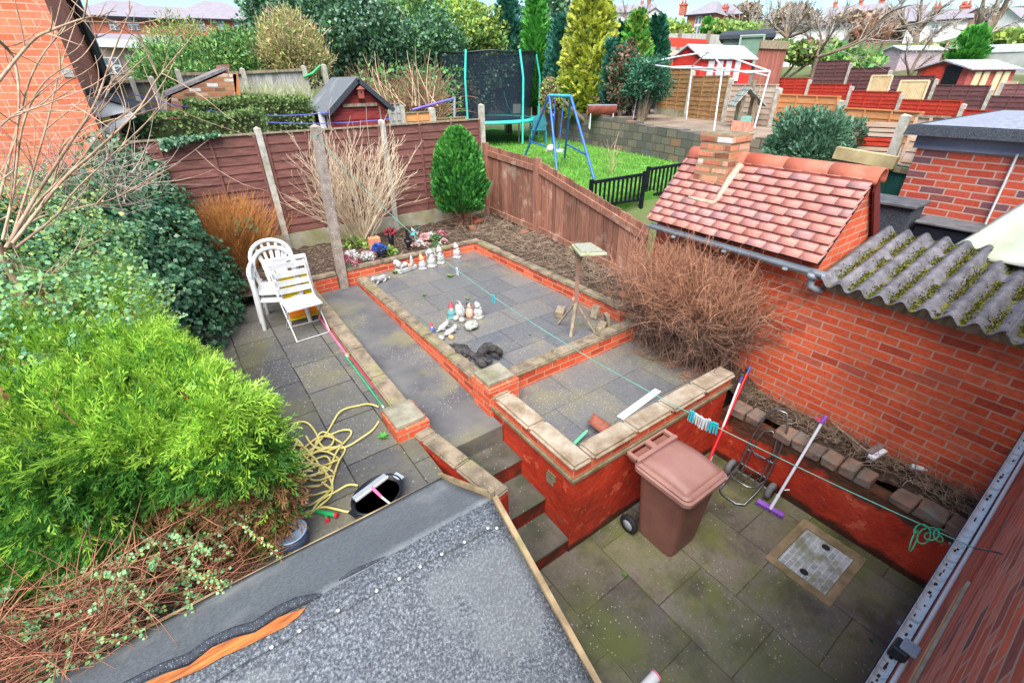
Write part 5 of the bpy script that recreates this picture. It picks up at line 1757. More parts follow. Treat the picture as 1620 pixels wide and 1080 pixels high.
# planter ornament with a small figure
q = at(643, 428, z=TZ)
t = thing("planter_ornament", "white trough ornament with a small seated figure by the brick wall", "ornament", (q.x, q.y, TZ), math.radians(12))
mb = MB().box(-0.17, 0.17, -0.07, 0.07, 0, 0.07)
mb.build("trough", M_STAT, t, local=True, bevel=0.012)
mb = MB()
for i in range(9):
    mb.ball((random.uniform(-.15, .0), random.uniform(-.04, .06), 0.09 + random.uniform(0, .09)), random.uniform(.03, .055), 8, 6, jit=0.2)
mb.build("plaster_foliage", M_STAT, t, local=True)
mb = MB()
mb.lathe([(0.035, 0.06), (0.04, 0.1), (0.025, 0.14), (0.028, 0.16), (0.02, 0.185), (0.003, 0.24)], (0.12, 0, 0), 10)
mb.build("seated_figure", M_STAT, t, local=True)
MB().ball((0.05, -0.05, 0.09), (0.05, 0.025, 0.03), 10, 6).build("tan_figure", M_SKIN, t, local=True)


def animal(label, px, z, L, rz, m, name="animal_ornament", cat="ornament", parts=()):
    """lying or sitting small animal: one body mesh with chest, belly, neck, head, muzzle, ears, paws and tail"""
    q = at(*px, z=z)
    t = thing(name, label, cat, (q.x, q.y, z), rz, "garden gnomes and ornaments on the terrace")
    mb = MB()
    mb.tube([(-0.5 * L, 0, 0.16 * L), (-0.3 * L, 0, 0.2 * L), (0, 0, 0.2 * L), (0.22 * L, 0, 0.24 * L), (0.36 * L, 0, 0.34 * L), (0.46 * L, 0, 0.36 * L), (0.62 * L, 0, 0.31 * L)],
            [0.08 * L, 0.17 * L, 0.17 * L, 0.16 * L, 0.12 * L, 0.11 * L, 0.05 * L], 12)
    for s in (-1, 1):
        mb.tube([(0.2 * L, s * 0.1 * L, 0.14 * L), (0.34 * L, s * 0.12 * L, 0.05 * L), (0.46 * L, s * 0.12 * L, 0.03 * L)], [0.07 * L, 0.05 * L, 0.035 * L], 8)
        mb.tube([(-0.3 * L, s * 0.12 * L, 0.16 * L), (-0.2 * L, s * 0.17 * L, 0.06 * L), (-0.05 * L, s * 0.17 * L, 0.03 * L)], [0.09 * L, 0.06 * L, 0.035 * L], 8)
        mb.tube([(0.4 * L, s * 0.06 * L, 0.43 * L), (0.38 * L, s * 0.1 * L, 0.5 * L)], [0.035 * L, 0.008 * L], 6)
    mb.tube([(-0.48 * L, 0, 0.16 * L), (-0.62 * L, 0.06 * L, 0.1 * L), (-0.6 * L, 0.16 * L, 0.05 * L)], [0.06 * L, 0.04 * L, 0.02 * L], 8)
    mb.build("animal_body", m, t, local=True)
    return t


animal("white lying dog ornament at the far left terrace corner", (602, 446), TZ, 0.26, math.radians(200), M_STAT)
animal("white duck shaped ornament lying behind its twin near the coping", (703, 520), TZ, 0.2, math.radians(25), M_STAT)
animal("white duck shaped ornament lying in front of its twin", (714, 528), TZ, 0.2, math.radians(15), M_STAT)


def stone(label, px, z, rad, m, cat="stone", name="stone_ornament"):
    q = at(*px, z=z)
    t = thing(name, label, cat, (q.x, q.y, z), random.uniform(0, 3), "garden gnomes and ornaments on the terrace")
    MB().ball((0, 0, rad[2] * 0.8), rad, 12, 8, jit=0.10).build("stone_body", m, t, local=True)
    return t


st_ = stone("flat round toad stone with grinning mouth at the front of the cluster", (746, 519), TZ, (0.10, 0.085, 0.05), M_STATG, "ornament", "toad_ornament")
MB().tube([(0.07 * math.cos(a) * 1.3, 0.065 * math.sin(a) * 1.2, 0.03) for a in np.linspace(-2.6, -0.4, 12)], 0.007, 6).build("mouth", M_DARKMETAL, st_, local=True)
for s in (-1, 1):
    MB().ball((s * 0.035, -0.035, 0.085), 0.018, 8, 6).build("eye", M_STATG, st_, local=True)
st_ = stone("large pale basket shaped ornament in the middle of the cluster", (728, 500), TZ, (0.11, 0.07, 0.09), M_STAT, "ornament", "basket_ornament")
MB().tube([(0.09 * math.cos(a), 0, 0.13 + 0.07 * math.sin(a)) for a in np.linspace(0, math.pi, 12)], 0.012, 8).build("basket_handle", M_STAT, st_, local=True)
st_ = stone("tan and white sitting animal ornament between the basket and white gnome", (743, 502), TZ, (0.05, 0.05, 0.075), M_SKIN, "ornament", "sitting_ornament")
MB().ball((0.0, -0.02, 0.155), (0.034, 0.04, 0.034), 10, 7).ball((0.0, -0.058, 0.148), (0.016, 0.02, 0.014), 8, 5).build("head", M_SKIN, st_, local=True)
for s in (-1, 1):
    MB().ball((s * 0.03, 0.0, 0.185), (0.012, 0.008, 0.022), 6, 5).build("ear", M_DARKMETAL, st_, local=True)
stone("grey pebble at the left foot of the basket ornament", (722, 506), TZ, (0.05, 0.04, 0.035), M_STATG)
stone("pale pebble between the basket and the toad stone", (731, 509), TZ, (0.045, 0.04, 0.035), M_STATG)
stone("small grey stone against the path coping below the ducks", (698, 537), TZ, (0.045, 0.04, 0.03), M_STATG)
stone("small orange lump in front of the white ducks", (714, 535), TZ, (0.04, 0.03, 0.022), M_ORHAT)

# twisted driftwood
M_ROOT = simple("charred_root", C(78, 74, 72), C(44, 42, 42), scale=16, rough=0.9, bump=0.8, bscale=40)
q = at(755, 568, z=TZ)
t = thing("driftwood_root", "black twisted driftwood root with clawed ends beside the brick pier", "driftwood", tuple(q))
W = lambda px, py, z: at(px, py, z=TZ + z)
mb = MB()
mb.tube([W(712, 548, .03), W(725, 553, .05), W(738, 556, .06), W(748, 561, .05), W(757, 567, .05), W(768, 568, .06)], [0.012, 0.022, 0.042, 0.035, 0.05, 0.05], 9)
mb.tube([W(757, 568, .05), W(762, 556, .13), W(770, 549, .18), W(778, 549, .17)], [0.05, 0.05, 0.055, 0.05], 9)
mb.tube([W(772, 549, .17), W(784, 551, .16), W(792, 557, .10), W(792, 562, .04)], [0.045, 0.035, 0.03, 0.022], 8)
mb.tube([W(772, 555, .10), W(782, 560, .09), W(789, 566, .03)], [0.04, 0.03, 0.022], 8)
mb.tube([W(757, 570, .04), W(764, 576, .05), W(769, 579, .03)], [0.045, 0.045, 0.02], 8)
mb.tube([W(764, 568, .06), W(773, 572, .05), W(778, 571, .03)], [0.04, 0.03, 0.015], 8)
for a, b, c in (((735, 556), (722, 548), (711, 544)), ((738, 555), (730, 546), (717, 543)), ((733, 558), (722, 556), (714, 553)), ((740, 553), (738, 547), (733, 545))):
    mb.tube([W(*a, .05), W(*b, .06), W(*c, .02)], [0.026, 0.014, 0.006], 7)
mb.tube([W(742, 562, .03), W(743, 570, .02), W(743, 578, .01)], [0.012, 0.008, 0.005], 6)
mb.tube([W(740, 560, .03), W(733, 563, .03)], [0.03, 0.02], 7)
mb.build("root", M_ROOT, t)
MB().ball(W(728, 553, 0.045), 0.016, 8, 6).build("white_pebble", M_WHITE, t)


# flowers in the bed
def petal_cluster(c, r, n, size, squash=0.8):
    d = rdir(n)
    d[:, 2] = np.abs(d[:, 2])
    pos = np.array(c) + d * np.array([r, r, r * squash]) * (0.55 + 0.45 * rng.random((n, 1)))
    return leaf_geo(pos, d + rng.normal(size=(n, 3)) * 0.6, rdir(n) + d, size * (0.7 + 0.6 * rng.random(n)), 0.9, 0.15)


FL = {k: leafmat("petal_" + k, v, rough=0.7, trans=0.2, nscale=6) for k, v in dict(pink=[C(176, 96, 112), C(200, 134, 146), C(150, 80, 94)], white=[C(230, 228, 224), C(206, 210, 206), C(226, 200, 206)], red=[C(150, 44, 60), C(176, 70, 86), C(120, 44, 54)],
      blush=[C(226, 176, 170), C(206, 146, 146), C(220, 200, 186)], leaf=[C(86, 130, 76), C(110, 150, 96), C(70, 110, 70)], blue=[C(44, 84, 170), C(66, 110, 190)], lime=[C(124, 156, 66), C(150, 176, 90)]).items()}


def bouquet(label, spots, cat="flowers"):
    q = at(*spots[0][0], z=1.12)
    t = thing("flower_bunch", label, cat, (q.x, q.y, 1.08), group="faded flower bunches along the back bed")
    for px, r, kind, n in spots:
        c = at(*px, z=1.16)
        v, f = petal_cluster(c, r, n, r * 0.42)
        np_mesh("leaf_tuft" if kind in ("leaf", "lime") else "flower_head", v, f, FL[kind], t)
    return t


bouquet("pink flower bunch lying on the coping next to the concrete post", [((546, 414), 0.10, 'pink', 160), ((552, 422), 0.05, 'leaf', 40), ((562, 420), 0.05, 'pink', 70), ((568, 414), 0.05, 'red', 50)])
bouquet("white flower bunch between the pink bunch and blue pot", [((556, 404), 0.09, 'white', 150), ((566, 408), 0.06, 'white', 80), ((561, 414), 0.05, 'blush', 60), ((572, 406), 0.04, 'leaf', 40)])
bouquet("pale lilac and white flower bunch left of the orange pot", [((583, 408), 0.10, 'white', 150), ((578, 402), 0.06, 'blush', 70), ((592, 412), 0.035, 'red', 30), ((575, 412), 0.05, 'leaf', 50)])
bouquet("large wreath of blush and white flowers in front of the bare bushes", [((672, 378), 0.10, 'blush', 150), ((664, 386), 0.07, 'white', 90), ((682, 374), 0.08, 'white', 100), ((690, 378), 0.09, 'leaf', 120), ((688, 388), 0.07, 'leaf', 90), ((676, 388), 0.06, 'blush', 80), ((697, 372), 0.09, 'pink', 150), ((702, 382), 0.06, 'blush', 90), ((657, 389), 0.06, 'blush', 70), ((695, 386), 0.04, 'white', 40)])


def vase(label, px, h, r, m, kind=None):
    q = at(*px, z=1.08)
    t = thing("grave_vase", label, "vase", (q.x, q.y, 1.08))
    MB().lathe([(r * 0.55, 0), (r * 0.6, h * 0.1), (r * 0.8, h * 0.6), (r, h), (r * 0.9, h), (r * 0.85, h * 0.93)], (q.x, q.y, 1.06), 14).build("vase_body", m, t)
    if kind:
        v, f = petal_cluster((q.x, q.y, 1.06 + h), r * 1.7, 120, r * 0.7)
        np_mesh("flower_head", v, f, FL[kind], t)
    return t


vase("tall black vase holding dark red flowers", (621, 396), 0.32, 0.055, M_BLACK, 'red')
v_ = vase("black bottle shaped vase between the red flowers and the wreath", (647, 392), 0.17, 0.07, M_BLACK)
q = at(647, 392, z=1.08)
MB().tube([(q.x, q.y, 1.22), (q.x, q.y, 1.42)], [0.035, 0.022], 10).build("vase_neck", M_BLACK, v_)
q = at(597, 402, z=1.08)
t = thing("terracotta_pot", "square orange terracotta pot at the back of the bed", "pot", (q.x, q.y, 1.06))
MB().box(q.x - 0.09, q.x + 0.09, q.y - 0.02, q.y + 0.10, 1.05, 1.36).build("pot_body", simple("terracotta", C(222, 150, 112), C(206, 120, 84), scale=6, rough=0.85), t, bevel=0.01)
q = at(605, 407, z=1.08)
t = thing("flower_pot", "black pot with blue artificial flowers in front of the terracotta pot", "pot", (q.x, q.y, 1.06))
MB().lathe([(0.06, 0), (0.085, 0.13), (0.08, 0.135)], (q.x, q.y, 1.05), 14).build("pot_body", M_BLACK, t)
v, f = petal_cluster((q.x - 0.03, q.y, 1.22), 0.10, 120, 0.05)
np_mesh("flower_head", v, f, FL['blue'], t)
q = at(617, 401, z=1.08)
t = thing("bed_plant", "small lime green plant beside the blue flowers", "plant", (q.x, q.y, 1.06))
v, f = petal_cluster((q.x, q.y, 1.08), 0.09, 110, 0.06, 1.4)
np_mesh("leaves", v, f, FL['lime'], t)
q = at(657, 381, z=1.08)
t = thing("toy_windmill", "turquoise and white toy windmill stuck among the flowers", "windmill", (q.x, q.y, 1.06))
MB().tube([(q.x, q.y, 1.04), (q.x, q.y, 1.26)], 0.007, 6).build("stick", M_WHITE, t)
for i in range(4):
    a = i * math.pi / 2 + 0.5
    MB().add([(q.x, q.y - 0.01, 1.26), (q.x + 0.10 * math.cos(a), q.y - 0.012, 1.26 + 0.10 * math.sin(a)), (q.x + 0.07 * math.cos(a + .7), q.y - 0.04, 1.26 + 0.07 * math.sin(a + .7)), (q.x + 0.01, q.y - 0.02, 1.262)], [(0, 1, 2), (0, 2, 3), (0, 3, 1), (3, 2, 1)]).build("vane", M_PEGB if i % 2 == 0 else M_WHITE, t)

# ------------------------------------------------------------------ neighbour's tall brick house on the left
nb = thing("neighbour_house", "tall orange brick house end with black downpipe behind the bare branches", "house", (-0.56, 8.62, 0))
MB().box(-6.0, -0.60, 8.62, 13.8, 0.0, 5.9).build("wall", M_BRICK_GABLE, nb)
a, b = at(113, -2, x=-0.40), at(176, 158, x=-0.40)
d = (b - a)
MB().tube([(-0.49, 13.3, 5.8), (-0.49, 13.3, 1.6)], 0.085, 10).build("downpipe", M_BLACK, nb)
MB().tube([(-0.48, 13.75, 5.8), (-0.48, 13.75, 1.6)], 0.07, 10).build("white_downpipe", M_WHITE, nb)
MB().box(-0.62, -0.50, 13.9, 14.06, 1.5, 5.7).build("window_post", M_WHITE_WOOD, nb)
MB().tube([(-0.54, 11.2, 5.6), (-0.53, 11.9, 4.7), (-0.53, 13.1, 4.0)], 0.02, 6).build("black_cable", M_BLACK, nb)
q = at(108, 116, y=8.61)
MB().box(q.x - 0.06, q.x + 0.05, 8.60, 8.63, q.z - 0.04, q.z + 0.05).build("cement_patch", M_STAT, nb)
PY = 9.0
pp = lambda x, y, k=PY: at(x, y, y=k)
po = thing("porch_canopy", "white boarded porch canopy with a lantern beside the brick house", "porch", tuple(pp(175, 205)))
MB().prism([pp(138, 151), pp(215, 174), pp(162, 186), pp(150, 185)], (0, 0.05, 0)).build("gable_board", M_WHITE_WOOD, po)
MB().beam(pp(134, 145), pp(219, 170), 0.10, 0.04).build("roof_edge", M_FELT_DARK, po)
MB().prism([pp(134, 144), pp(219, 169), pp(229, 165, PY + .8), pp(146, 141, PY + .8)], (0, 0, 0.02)).build("roof", M_FELT_DARK, po)
MB().beam(pp(147, 185), pp(163, 211), 0.09, 0.05).build("barge_board", M_WHITE_WOOD, po)
MB().beam(pp(162, 209), pp(211, 180), 0.06, 0.09).build("barge_board", M_WHITE_WOOD, po)
MB().prism([pp(151, 184, PY + .3), pp(206, 182, PY + .3), pp(164, 204, PY + .3)], (0, 0.02, 0)).build("soffit", M_BRICK_DULL, po)
q = pp(168, 187, PY + 0.1)
ln = MB().box(q.x - 0.05, q.x + 0.05, q.y - 0.05, q.y + 0.05, q.z - 0.06, q.z + 0.04).build("lantern", simple("amber_glass", C(206, 180, 100), rough=0.3), po)
MB().lathe([(0.075, 0), (0.02, 0.05)], (q.x, q.y, q.z + 0.04), 8).build("lantern_cap", M_BLACK, ln)

# ------------------------------------------------------------------ helper for houses and huts facing the camera
def frame_at(px, py, r, yaw=0.0):
    o = at(px, py, r=r)
    f = Vector((o.x, o.y, 0)).normalized()
    f = Matrix.Rotation(math.radians(yaw), 3, 'Z') @ f
    rt = Vector((f.y, -f.x, 0))
    return o, f, rt


def house(name, label, cat, x0, x1, yr, ye, yb, r, dd, wall, roof, style='side', windows=(), chimneys=(), yaw=0.0, over=0.25, extra_base=1.2, group=None, wcol=None):
    """walls, roof, windows (> frame, pane) and chimneys; px box given at the front face"""
    xc = (x0 + x1) / 2
    o, f, rt = frame_at(xc, yb, r, yaw)
    k = mper(o)
    W = (x1 - x0) * k
    zb = o.z
    ze = at(xc, ye, r=r).z
    zr = at(xc, yr, r=r + dd / 2).z
    zb2 = min(zb, ground_z(o.x, o.y)) - extra_base
    t = thing(name, label, cat, (o.x, o.y, zb2), group=group)
    B = Vector((o.x, o.y, 0))
    Pt = lambda u, v, z: B + rt * u + f * v + Vector((0, 0, z))
    hw_ = W / 2
    mb = MB()
    mb.hexa([Pt(-hw_, 0, zb2), Pt(hw_, 0, zb2), Pt(hw_, dd, zb2), Pt(-hw_, dd, zb2), Pt(-hw_, 0, ze), Pt(hw_, 0, ze), Pt(hw_, dd, ze), Pt(-hw_, dd, ze)])
    w_ = mb.build("wall", wall, t)
    mb = MB()
    e = over
    ez = ze + 0.003
    if style == 'hip':
        i = min(dd / 2, hw_ * 0.8)
        p = [Pt(-hw_ - e, -e, ez), Pt(hw_ + e, -e, ez), Pt(hw_ + e, dd + e, ez), Pt(-hw_ - e, dd + e, ez), Pt(-hw_ + i, dd / 2, zr), Pt(hw_ - i, dd / 2, zr)]
        mb.add(p, [(0, 1, 5, 4), (1, 2, 5), (2, 3, 4, 5), (3, 0, 4), (3, 2, 1, 0)])
    elif style == 'side':
        th = 0.08
        mb.prism([Pt(-hw_ - e, -e, ez), Pt(-hw_ - e, dd / 2, zr), Pt(-hw_ - e, dd + e, ez), Pt(-hw_ - e, dd + e, ez - th), Pt(-hw_ - e, dd / 2, zr - th), Pt(-hw_ - e, -e, ez - th)], rt * (W + 2 * e))
        MB().prism([Pt(-hw_, 0, ze), Pt(-hw_, dd / 2, zr - th), Pt(-hw_, dd, ze)], rt * 0.1).prism([Pt(hw_ - 0.1, 0, ze), Pt(hw_ - 0.1, dd / 2, zr - th), Pt(hw_ - 0.1, dd, ze)], rt * 0.1).build("gable", wall, t)
    elif style == 'front':
        th = 0.06
        zr = at(xc, yr, r=r).z
        mb.prism([Pt(-hw_ - e, -e, ez - 0.02), Pt(0, -e, zr), Pt(hw_ + e, -e, ez - 0.02), Pt(hw_ + e, -e, ez - th), Pt(0, -e, zr - th), Pt(-hw_ - e, -e, ez - th)], f * (dd + 2 * e))
        MB().prism([Pt(-hw_, 0, ze), Pt(0, 0, zr - th), Pt(hw_, 0, ze)], f * 0.06).build("gable", wall, t)
    elif style == 'flat':
        mb.hexa([Pt(-hw_ - e, -e, ez), Pt(hw_ + e, -e, ez), Pt(hw_ + e, dd + e, ez), Pt(-hw_ - e, dd + e, ez), Pt(-hw_ - e, -e, ez + 0.15), Pt(hw_ + e, -e, ez + 0.15), Pt(hw_ + e, dd + e, zr + 0.15), Pt(-hw_ - e, dd + e, zr + 0.15)])
    rf = mb.build("roof", roof, t)
    if style in ('hip', 'side') and over > 0.15:
        MB().beam(Pt(-hw_ - e, -e - 0.03, ez - 0.08), Pt(hw_ + e, -e - 0.03, ez - 0.08), 0.10, 0.14).build("gutter", M_DARKMETAL, t)
    for (wx, wy, ww, wh) in windows:  # pixels: centre and size
        c = at(wx, wy, r=r)
        u = (c - o).dot(rt)
        z = c.z
        a, h = ww * k / 2, wh * k / 2
        fr = MB().hexa([Pt(u - a, -0.06, z - h), Pt(u + a, -0.06, z - h), Pt(u + a, 0.02, z - h), Pt(u - a, 0.02, z - h), Pt(u - a, -0.06, z + h), Pt(u + a, -0.06, z + h), Pt(u + a, 0.02, z + h), Pt(u - a, 0.02, z + h)]).build("window", M_WHITE_WOOD, t)
        nw = 2 if ww > 4 else 1
        for kx in range(nw):
            for kz in range(2):
                u0 = u - a + 2 * a * (kx + 0.14) / nw
                u1 = u - a + 2 * a * (kx + 0.86) / nw
                z0, z1 = z - h + 2 * h * (kz + 0.14) / 2, z - h + 2 * h * (kz + 0.86) / 2
                MB().hexa([Pt(u0, -0.075, z0), Pt(u1, -0.075, z0), Pt(u1, -0.061, z0), Pt(u0, -0.061, z0), Pt(u0, -0.075, z1), Pt(u1, -0.075, z1), Pt(u1, -0.061, z1), Pt(u0, -0.061, z1)]).build("pane", M_GLASS, fr)
    for (cxp, cyt, cw_) in chimneys:
        c = at(cxp, cyt, r=r + dd / 2)
        u = (c - o).dot(rt)
        a = cw_ * k / 2
        cz0 = zr - (zr - ze) * 0.7
        mb = MB()
        mb.hexa([Pt(u - a, dd / 2 - a, cz0), Pt(u + a, dd / 2 - a, cz0), Pt(u + a, dd / 2 + a, cz0), Pt(u - a, dd / 2 + a, cz0), Pt(u - a, dd / 2 - a, c.z), Pt(u + a, dd / 2 - a, c.z), Pt(u + a, dd / 2 + a, c.z), Pt(u - a, dd / 2 + a, c.z)])
        mb.hexa([Pt(u - a * 1.2, dd / 2 - a * 1.2, c.z), Pt(u + a * 1.2, dd / 2 - a * 1.2, c.z), Pt(u + a * 1.2, dd / 2 + a * 1.2, c.z), Pt(u - a * 1.2, dd / 2 + a * 1.2, c.z), Pt(u - a * 1.2, dd / 2 - a * 1.2, c.z + 0.15), Pt(u + a * 1.2, dd / 2 - a * 1.2, c.z + 0.15), Pt(u + a * 1.2, dd / 2 + a * 1.2, c.z + 0.15), Pt(u - a * 1.2, dd / 2 + a * 1.2, c.z + 0.15)])
        for s in (-0.5, 0.5):
            mb.lathe([(a * 0.35, 0), (a * 0.28, a * 1.1)], Pt(u + s * a, dd / 2, c.z + 0.15), 8)
        mb.build("chimney", M_BRICK_FAR, t)
    return t, Pt, k, ze


# far left: red brick flats with grey roofs, and the white glazed extension in front
house("apartment_block", "red brick flats with long grey roof at the far left", "flats", 142, 296, 3, 28, 75, 46, 9, M_BRICK_FAR, M_SLATE, 'hip',
      windows=[(180, 40, 11, 13), (206, 39, 7, 15), (215, 39, 7, 15)])
house("apartment_block", "red brick flats wing with white windows behind the light green tree", "flats", 292, 420, 3, 31, 75, 52, 9, M_BRICK_FAR, M_SLATE, 'hip',
      windows=[(316, 40, 14, 14), (349, 40, 8, 12), (376, 41, 9, 14), (390, 41, 9, 14)])
house("apartment_block", "recessed flats roof between the two brick wings", "flats", 200, 330, 11, 26, 75, 62, 9, M_BRICK_FAR, M_SLATE, 'side')
house("glazed_extension", "low extension with white fascia and grey glazed roof before the flats", "extension", 152, 290, 55, 70, 112, 34, 4, simple("greybrown_wall", C(150, 130, 116), rough=0.9), M_SLATE, 'flat',
      windows=[(178, 104, 22, 22), (212, 96, 18, 14)])
a, b = at(155, 68, r=33.6), at(268, 72, r=33.6)
t = thing("fascia_board", "long white fascia board along the glazed extension", "fascia", tuple(a))
MB().beam(a, b, 0.1, 0.34).build("board", M_WHITE_WOOD, t)

# grey board fences behind the hedge
def board_run(name, label, pxs, yv, zb, mat, pw=0.10, rail=True, cat="fence", bw=0.15, capm=None):
    """pxs: list of (px, py_top) post tops on the plane y = yv (or with r)"""
    t = thing(name, label, cat, tuple(at(pxs[0][0], pxs[0][1], y=yv)))
    P = [at(px, py, y=yv) for px, py in pxs]
    for i, p in enumerate(P):
        conc_post(t, p.x, p.y, zb, p.z, w=pw)
        if i:
            q = P[i - 1]
            n = max(2, int(abs(p.x - q.x) / bw))
            mb = MB()
            for j in range(n):
                f0, f1 = j / n, (j + 1) / n
                x0_, x1_ = q.x + (p.x - q.x) * f0, q.x + (p.x - q.x) * f1
                zt = q.z + (p.z - q.z) * f0 - 0.12
                yo = random.uniform(-0.01, 0.01)
                mb.box(x0_ + 0.004, x1_ - 0.004, yv + 0.02 + yo, yv + 0.04 + yo, zb, zt)
            pn = mb.build("board_panel", mat, t)
            MB().beam((q.x, yv, q.z - 0.10), (p.x, yv, p.z - 0.10), 0.07, 0.06).build("top_rail", capm or M_GREYWOOD, pn)
            MB().beam((q.x, yv, q.z - 0.95), (p.x, yv, p.z - 0.95), 0.05, 0.06).build("mid_rail", capm or M_GREYWOOD, pn)
    return t


board_run("board_fence", "pale grey vertical board fence with concrete posts behind the clipped hedge", [(279, 109), (382, 107), (479, 103)], 13.6, 1.4, M_PANEL_GREY)
t = thing("fence_post", "lone leaning concrete post with green cord right of the grey board fence", "post", tuple(at(509, 101, y=13.6)))
q = at(509, 101, y=13.6)
conc_post(t, q.x + 0.08, q.y, 1.4, q.z, w=0.11, lean=(-0.05, 0), name="shaft")
a, b = at(480, 122, y=13.5), at(507, 104, y=13.5)
MB().tube([a, a.lerp(b, .5) - Vector((0, 0, .05)), b], 0.03, 6).build("green_cord", simple("hank_green", C(70, 180, 110), rough=0.7), t)
board_run("board_fence", "dark grey vertical board fence in the gap beside the downpipe", [(172, 122), (206, 121), (238, 120)], 15.0, 1.2, simple("dark_grey_board", C(124, 116, 102), C(92, 84, 74), scale=5, rough=0.9, island=0.15))
# old brick outhouse with a sagging tiled verge
OY = 10.9
o_ = lambda x, y, k=OY: at(x, y, y=k)
ou = thing("old_brick_shed", "old brick shed with sagging tiled verge and stub chimney behind the hedge", "shed", tuple(o_(300, 190)))
MB().prism([o_(271, 200), o_(271, 152), o_(355, 116), o_(374, 118), o_(374, 200)], (0, 1.6, 0)).build("wall", M_BRICK_OLD, ou)
MB().prism([o_(262, 153), o_(358, 111), o_(358, 106), o_(262, 147)], (0, 1.7, 0)).build("roof_verge", simple("grey_tile", C(150, 142, 140), C(112, 104, 104), scale=12, rough=0.9, bump=0.6), ou)
MB().prism([o_(346, 116, OY + .3), o_(346, 103, OY + .3), o_(363, 102, OY + .3), o_(363, 118, OY + .3)], (0, 0.4, 0)).build("chimney", M_BRICK_DULL, ou)
MB().prism([o_(368, 118), o_(376, 116), o_(383, 165), o_(375, 165)], (0, 0.08, 0)).build("door_post", simple("orange_timber", C(206, 130, 80), rough=0.8), ou)
MB().tube([o_(290, 158), o_(293, 185)], 0.03, 6).build("downpipe", M_DARKMETAL, ou)
for (a, b, lab) in (((205, 148), (520, 178), "upper blue washing line crossing the clipped hedge"), ((218, 168), (620, 188), "lower blue washing line crossing the clipped hedge")):
    A, B = at(*a, y=10.6), at(*b, y=8.9)
    t = thing("washing_line", lab, "washing line", tuple(A), group="blue washing lines behind the panel fence")
    MB().tube([A.lerp(B, i / 14) - Vector((0, 0, 0.16 * 4 * (i / 14) * (1 - i / 14))) for i in range(15)], 0.008, 5).build("cord", simple("blue_cord", C(90, 100, 190), rough=0.5), t)

# dark red garden shed right behind the panel fence
SY = 9.35
s_ = lambda x, y, k=SY: at(x, y, y=k)
sd_ = thing("red_shed", "dark red wooden shed with grey felt roof and bird box behind the panel fence", "shed", tuple(s_(565, 215)))
eL, eR, ap = s_(521, 178), s_(613, 171), s_(563, 127)
bk = at(527, 127, x=ap.x).y
D = min(max(bk - SY, 1.2), 2.4)
rows = []
mb = MB()
nb_ = 15
zb_ = 1.3
for i in range(nb_):
    z0 = zb_ + (ap.z - 0.03 - zb_) * i / nb_
    z1 = zb_ + (ap.z - 0.03 - zb_) * (i + 1) / nb_

    def lim(z):
        f = max(0.0, min(1.0, (z - eL.z) / (ap.z - eL.z)))
        g_ = max(0.0, min(1.0, (z - eR.z) / (ap.z - eR.z)))
        return eL.x + 0.05 + (ap.x - eL.x - 0.05) * f, eR.x - 0.05 + (ap.x - eR.x + 0.05) * g_
    a0, a1 = lim(z0)
    b0_, b1_ = lim(z1)
    mb.hexa([(a0, SY - 0.012, z0), (a1, SY - 0.012, z0), (a1, SY + 0.02, z0), (a0, SY + 0.02, z0), (b0_, SY - 0.002, z1), (b1_, SY - 0.002, z1), (b1_, SY + 0.02, z1), (b0_, SY + 0.02, z1)])
mb.build("front_wall", M_SHEDRED, sd_)
MB().box(eL.x + 0.05, eR.x - 0.05, SY + 0.021, SY + D, zb_, min(eL.z, eR.z) - 0.03).build("side_wall", M_SHEDRED, sd_)
for e, nm in ((eL, "roof_slope"), (eR, "roof_slope")):
    sgn = -1 if e is eL else 1
    MB().prism([(e.x + sgn * 0.08, SY - 0.12, e.z - 0.04), (ap.x, SY - 0.12, ap.z + 0.02), (ap.x, SY - 0.12, ap.z + 0.055), (e.x + sgn * 0.08, SY - 0.12, e.z)], (0, D + 0.2, 0)).build(nm, M_FELT_SMOOTH, sd_)
    MB().beam((e.x + sgn * 0.08, SY - 0.125, e.z - 0.04), (ap.x, SY - 0.125, ap.z + 0.01), 0.02, 0.08).build("barge_board", M_FELT_DARK, sd_)
MB().box(s_(541, 166).x, s_(595, 166).x, SY - 0.05, SY - 0.013, s_(560, 169).z, s_(560, 164).z).build("door_ledge", M_GREYWOOD, sd_)
MB().box(s_(600, 180).x, s_(602, 180).x, SY - 0.03, SY - 0.013, zb_, s_(560, 170).z).build("door_edge", M_GREYWOOD, sd_)
for x in (506, 518):
    a = at(x, 182, y=SY + 0.4)
    MB().box(a.x - 0.05, a.x + 0.05, SY + 0.3, SY + 0.33, 2.7, a.z + 0.05).build("side_strip", M_WHITE_WOOD, sd_)
q = s_(568, 147)
bb = thing("bird_box", "small red bird box with pitched roof under the shed gable", "bird box", (q.x, SY - 0.08, q.z))
MB().box(q.x - 0.05, q.x + 0.05, SY - 0.11, SY - 0.015, q.z - 0.09, q.z + 0.06).build("box_body", simple("bird_box_red", C(160, 80, 66), rough=0.8), bb)
MB().prism([(q.x - 0.075, SY - 0.13, q.z + 0.055), (q.x, SY - 0.13, q.z + 0.115), (q.x + 0.075, SY - 0.13, q.z + 0.055)], (0, 0.11, 0)).build("box_roof", simple("bird_box_roof", C(176, 104, 90), rough=0.8), bb)
MB().lathe([(0.016, 0), (0.016, 0.004)], (q.x, SY - 0.111, q.z + 0.01), 10, Matrix.Rotation(math.radians(90), 3, 'X')).build("entry_hole_shade", M_BLACK, bb)  # black disc stands in for the shade inside the hole

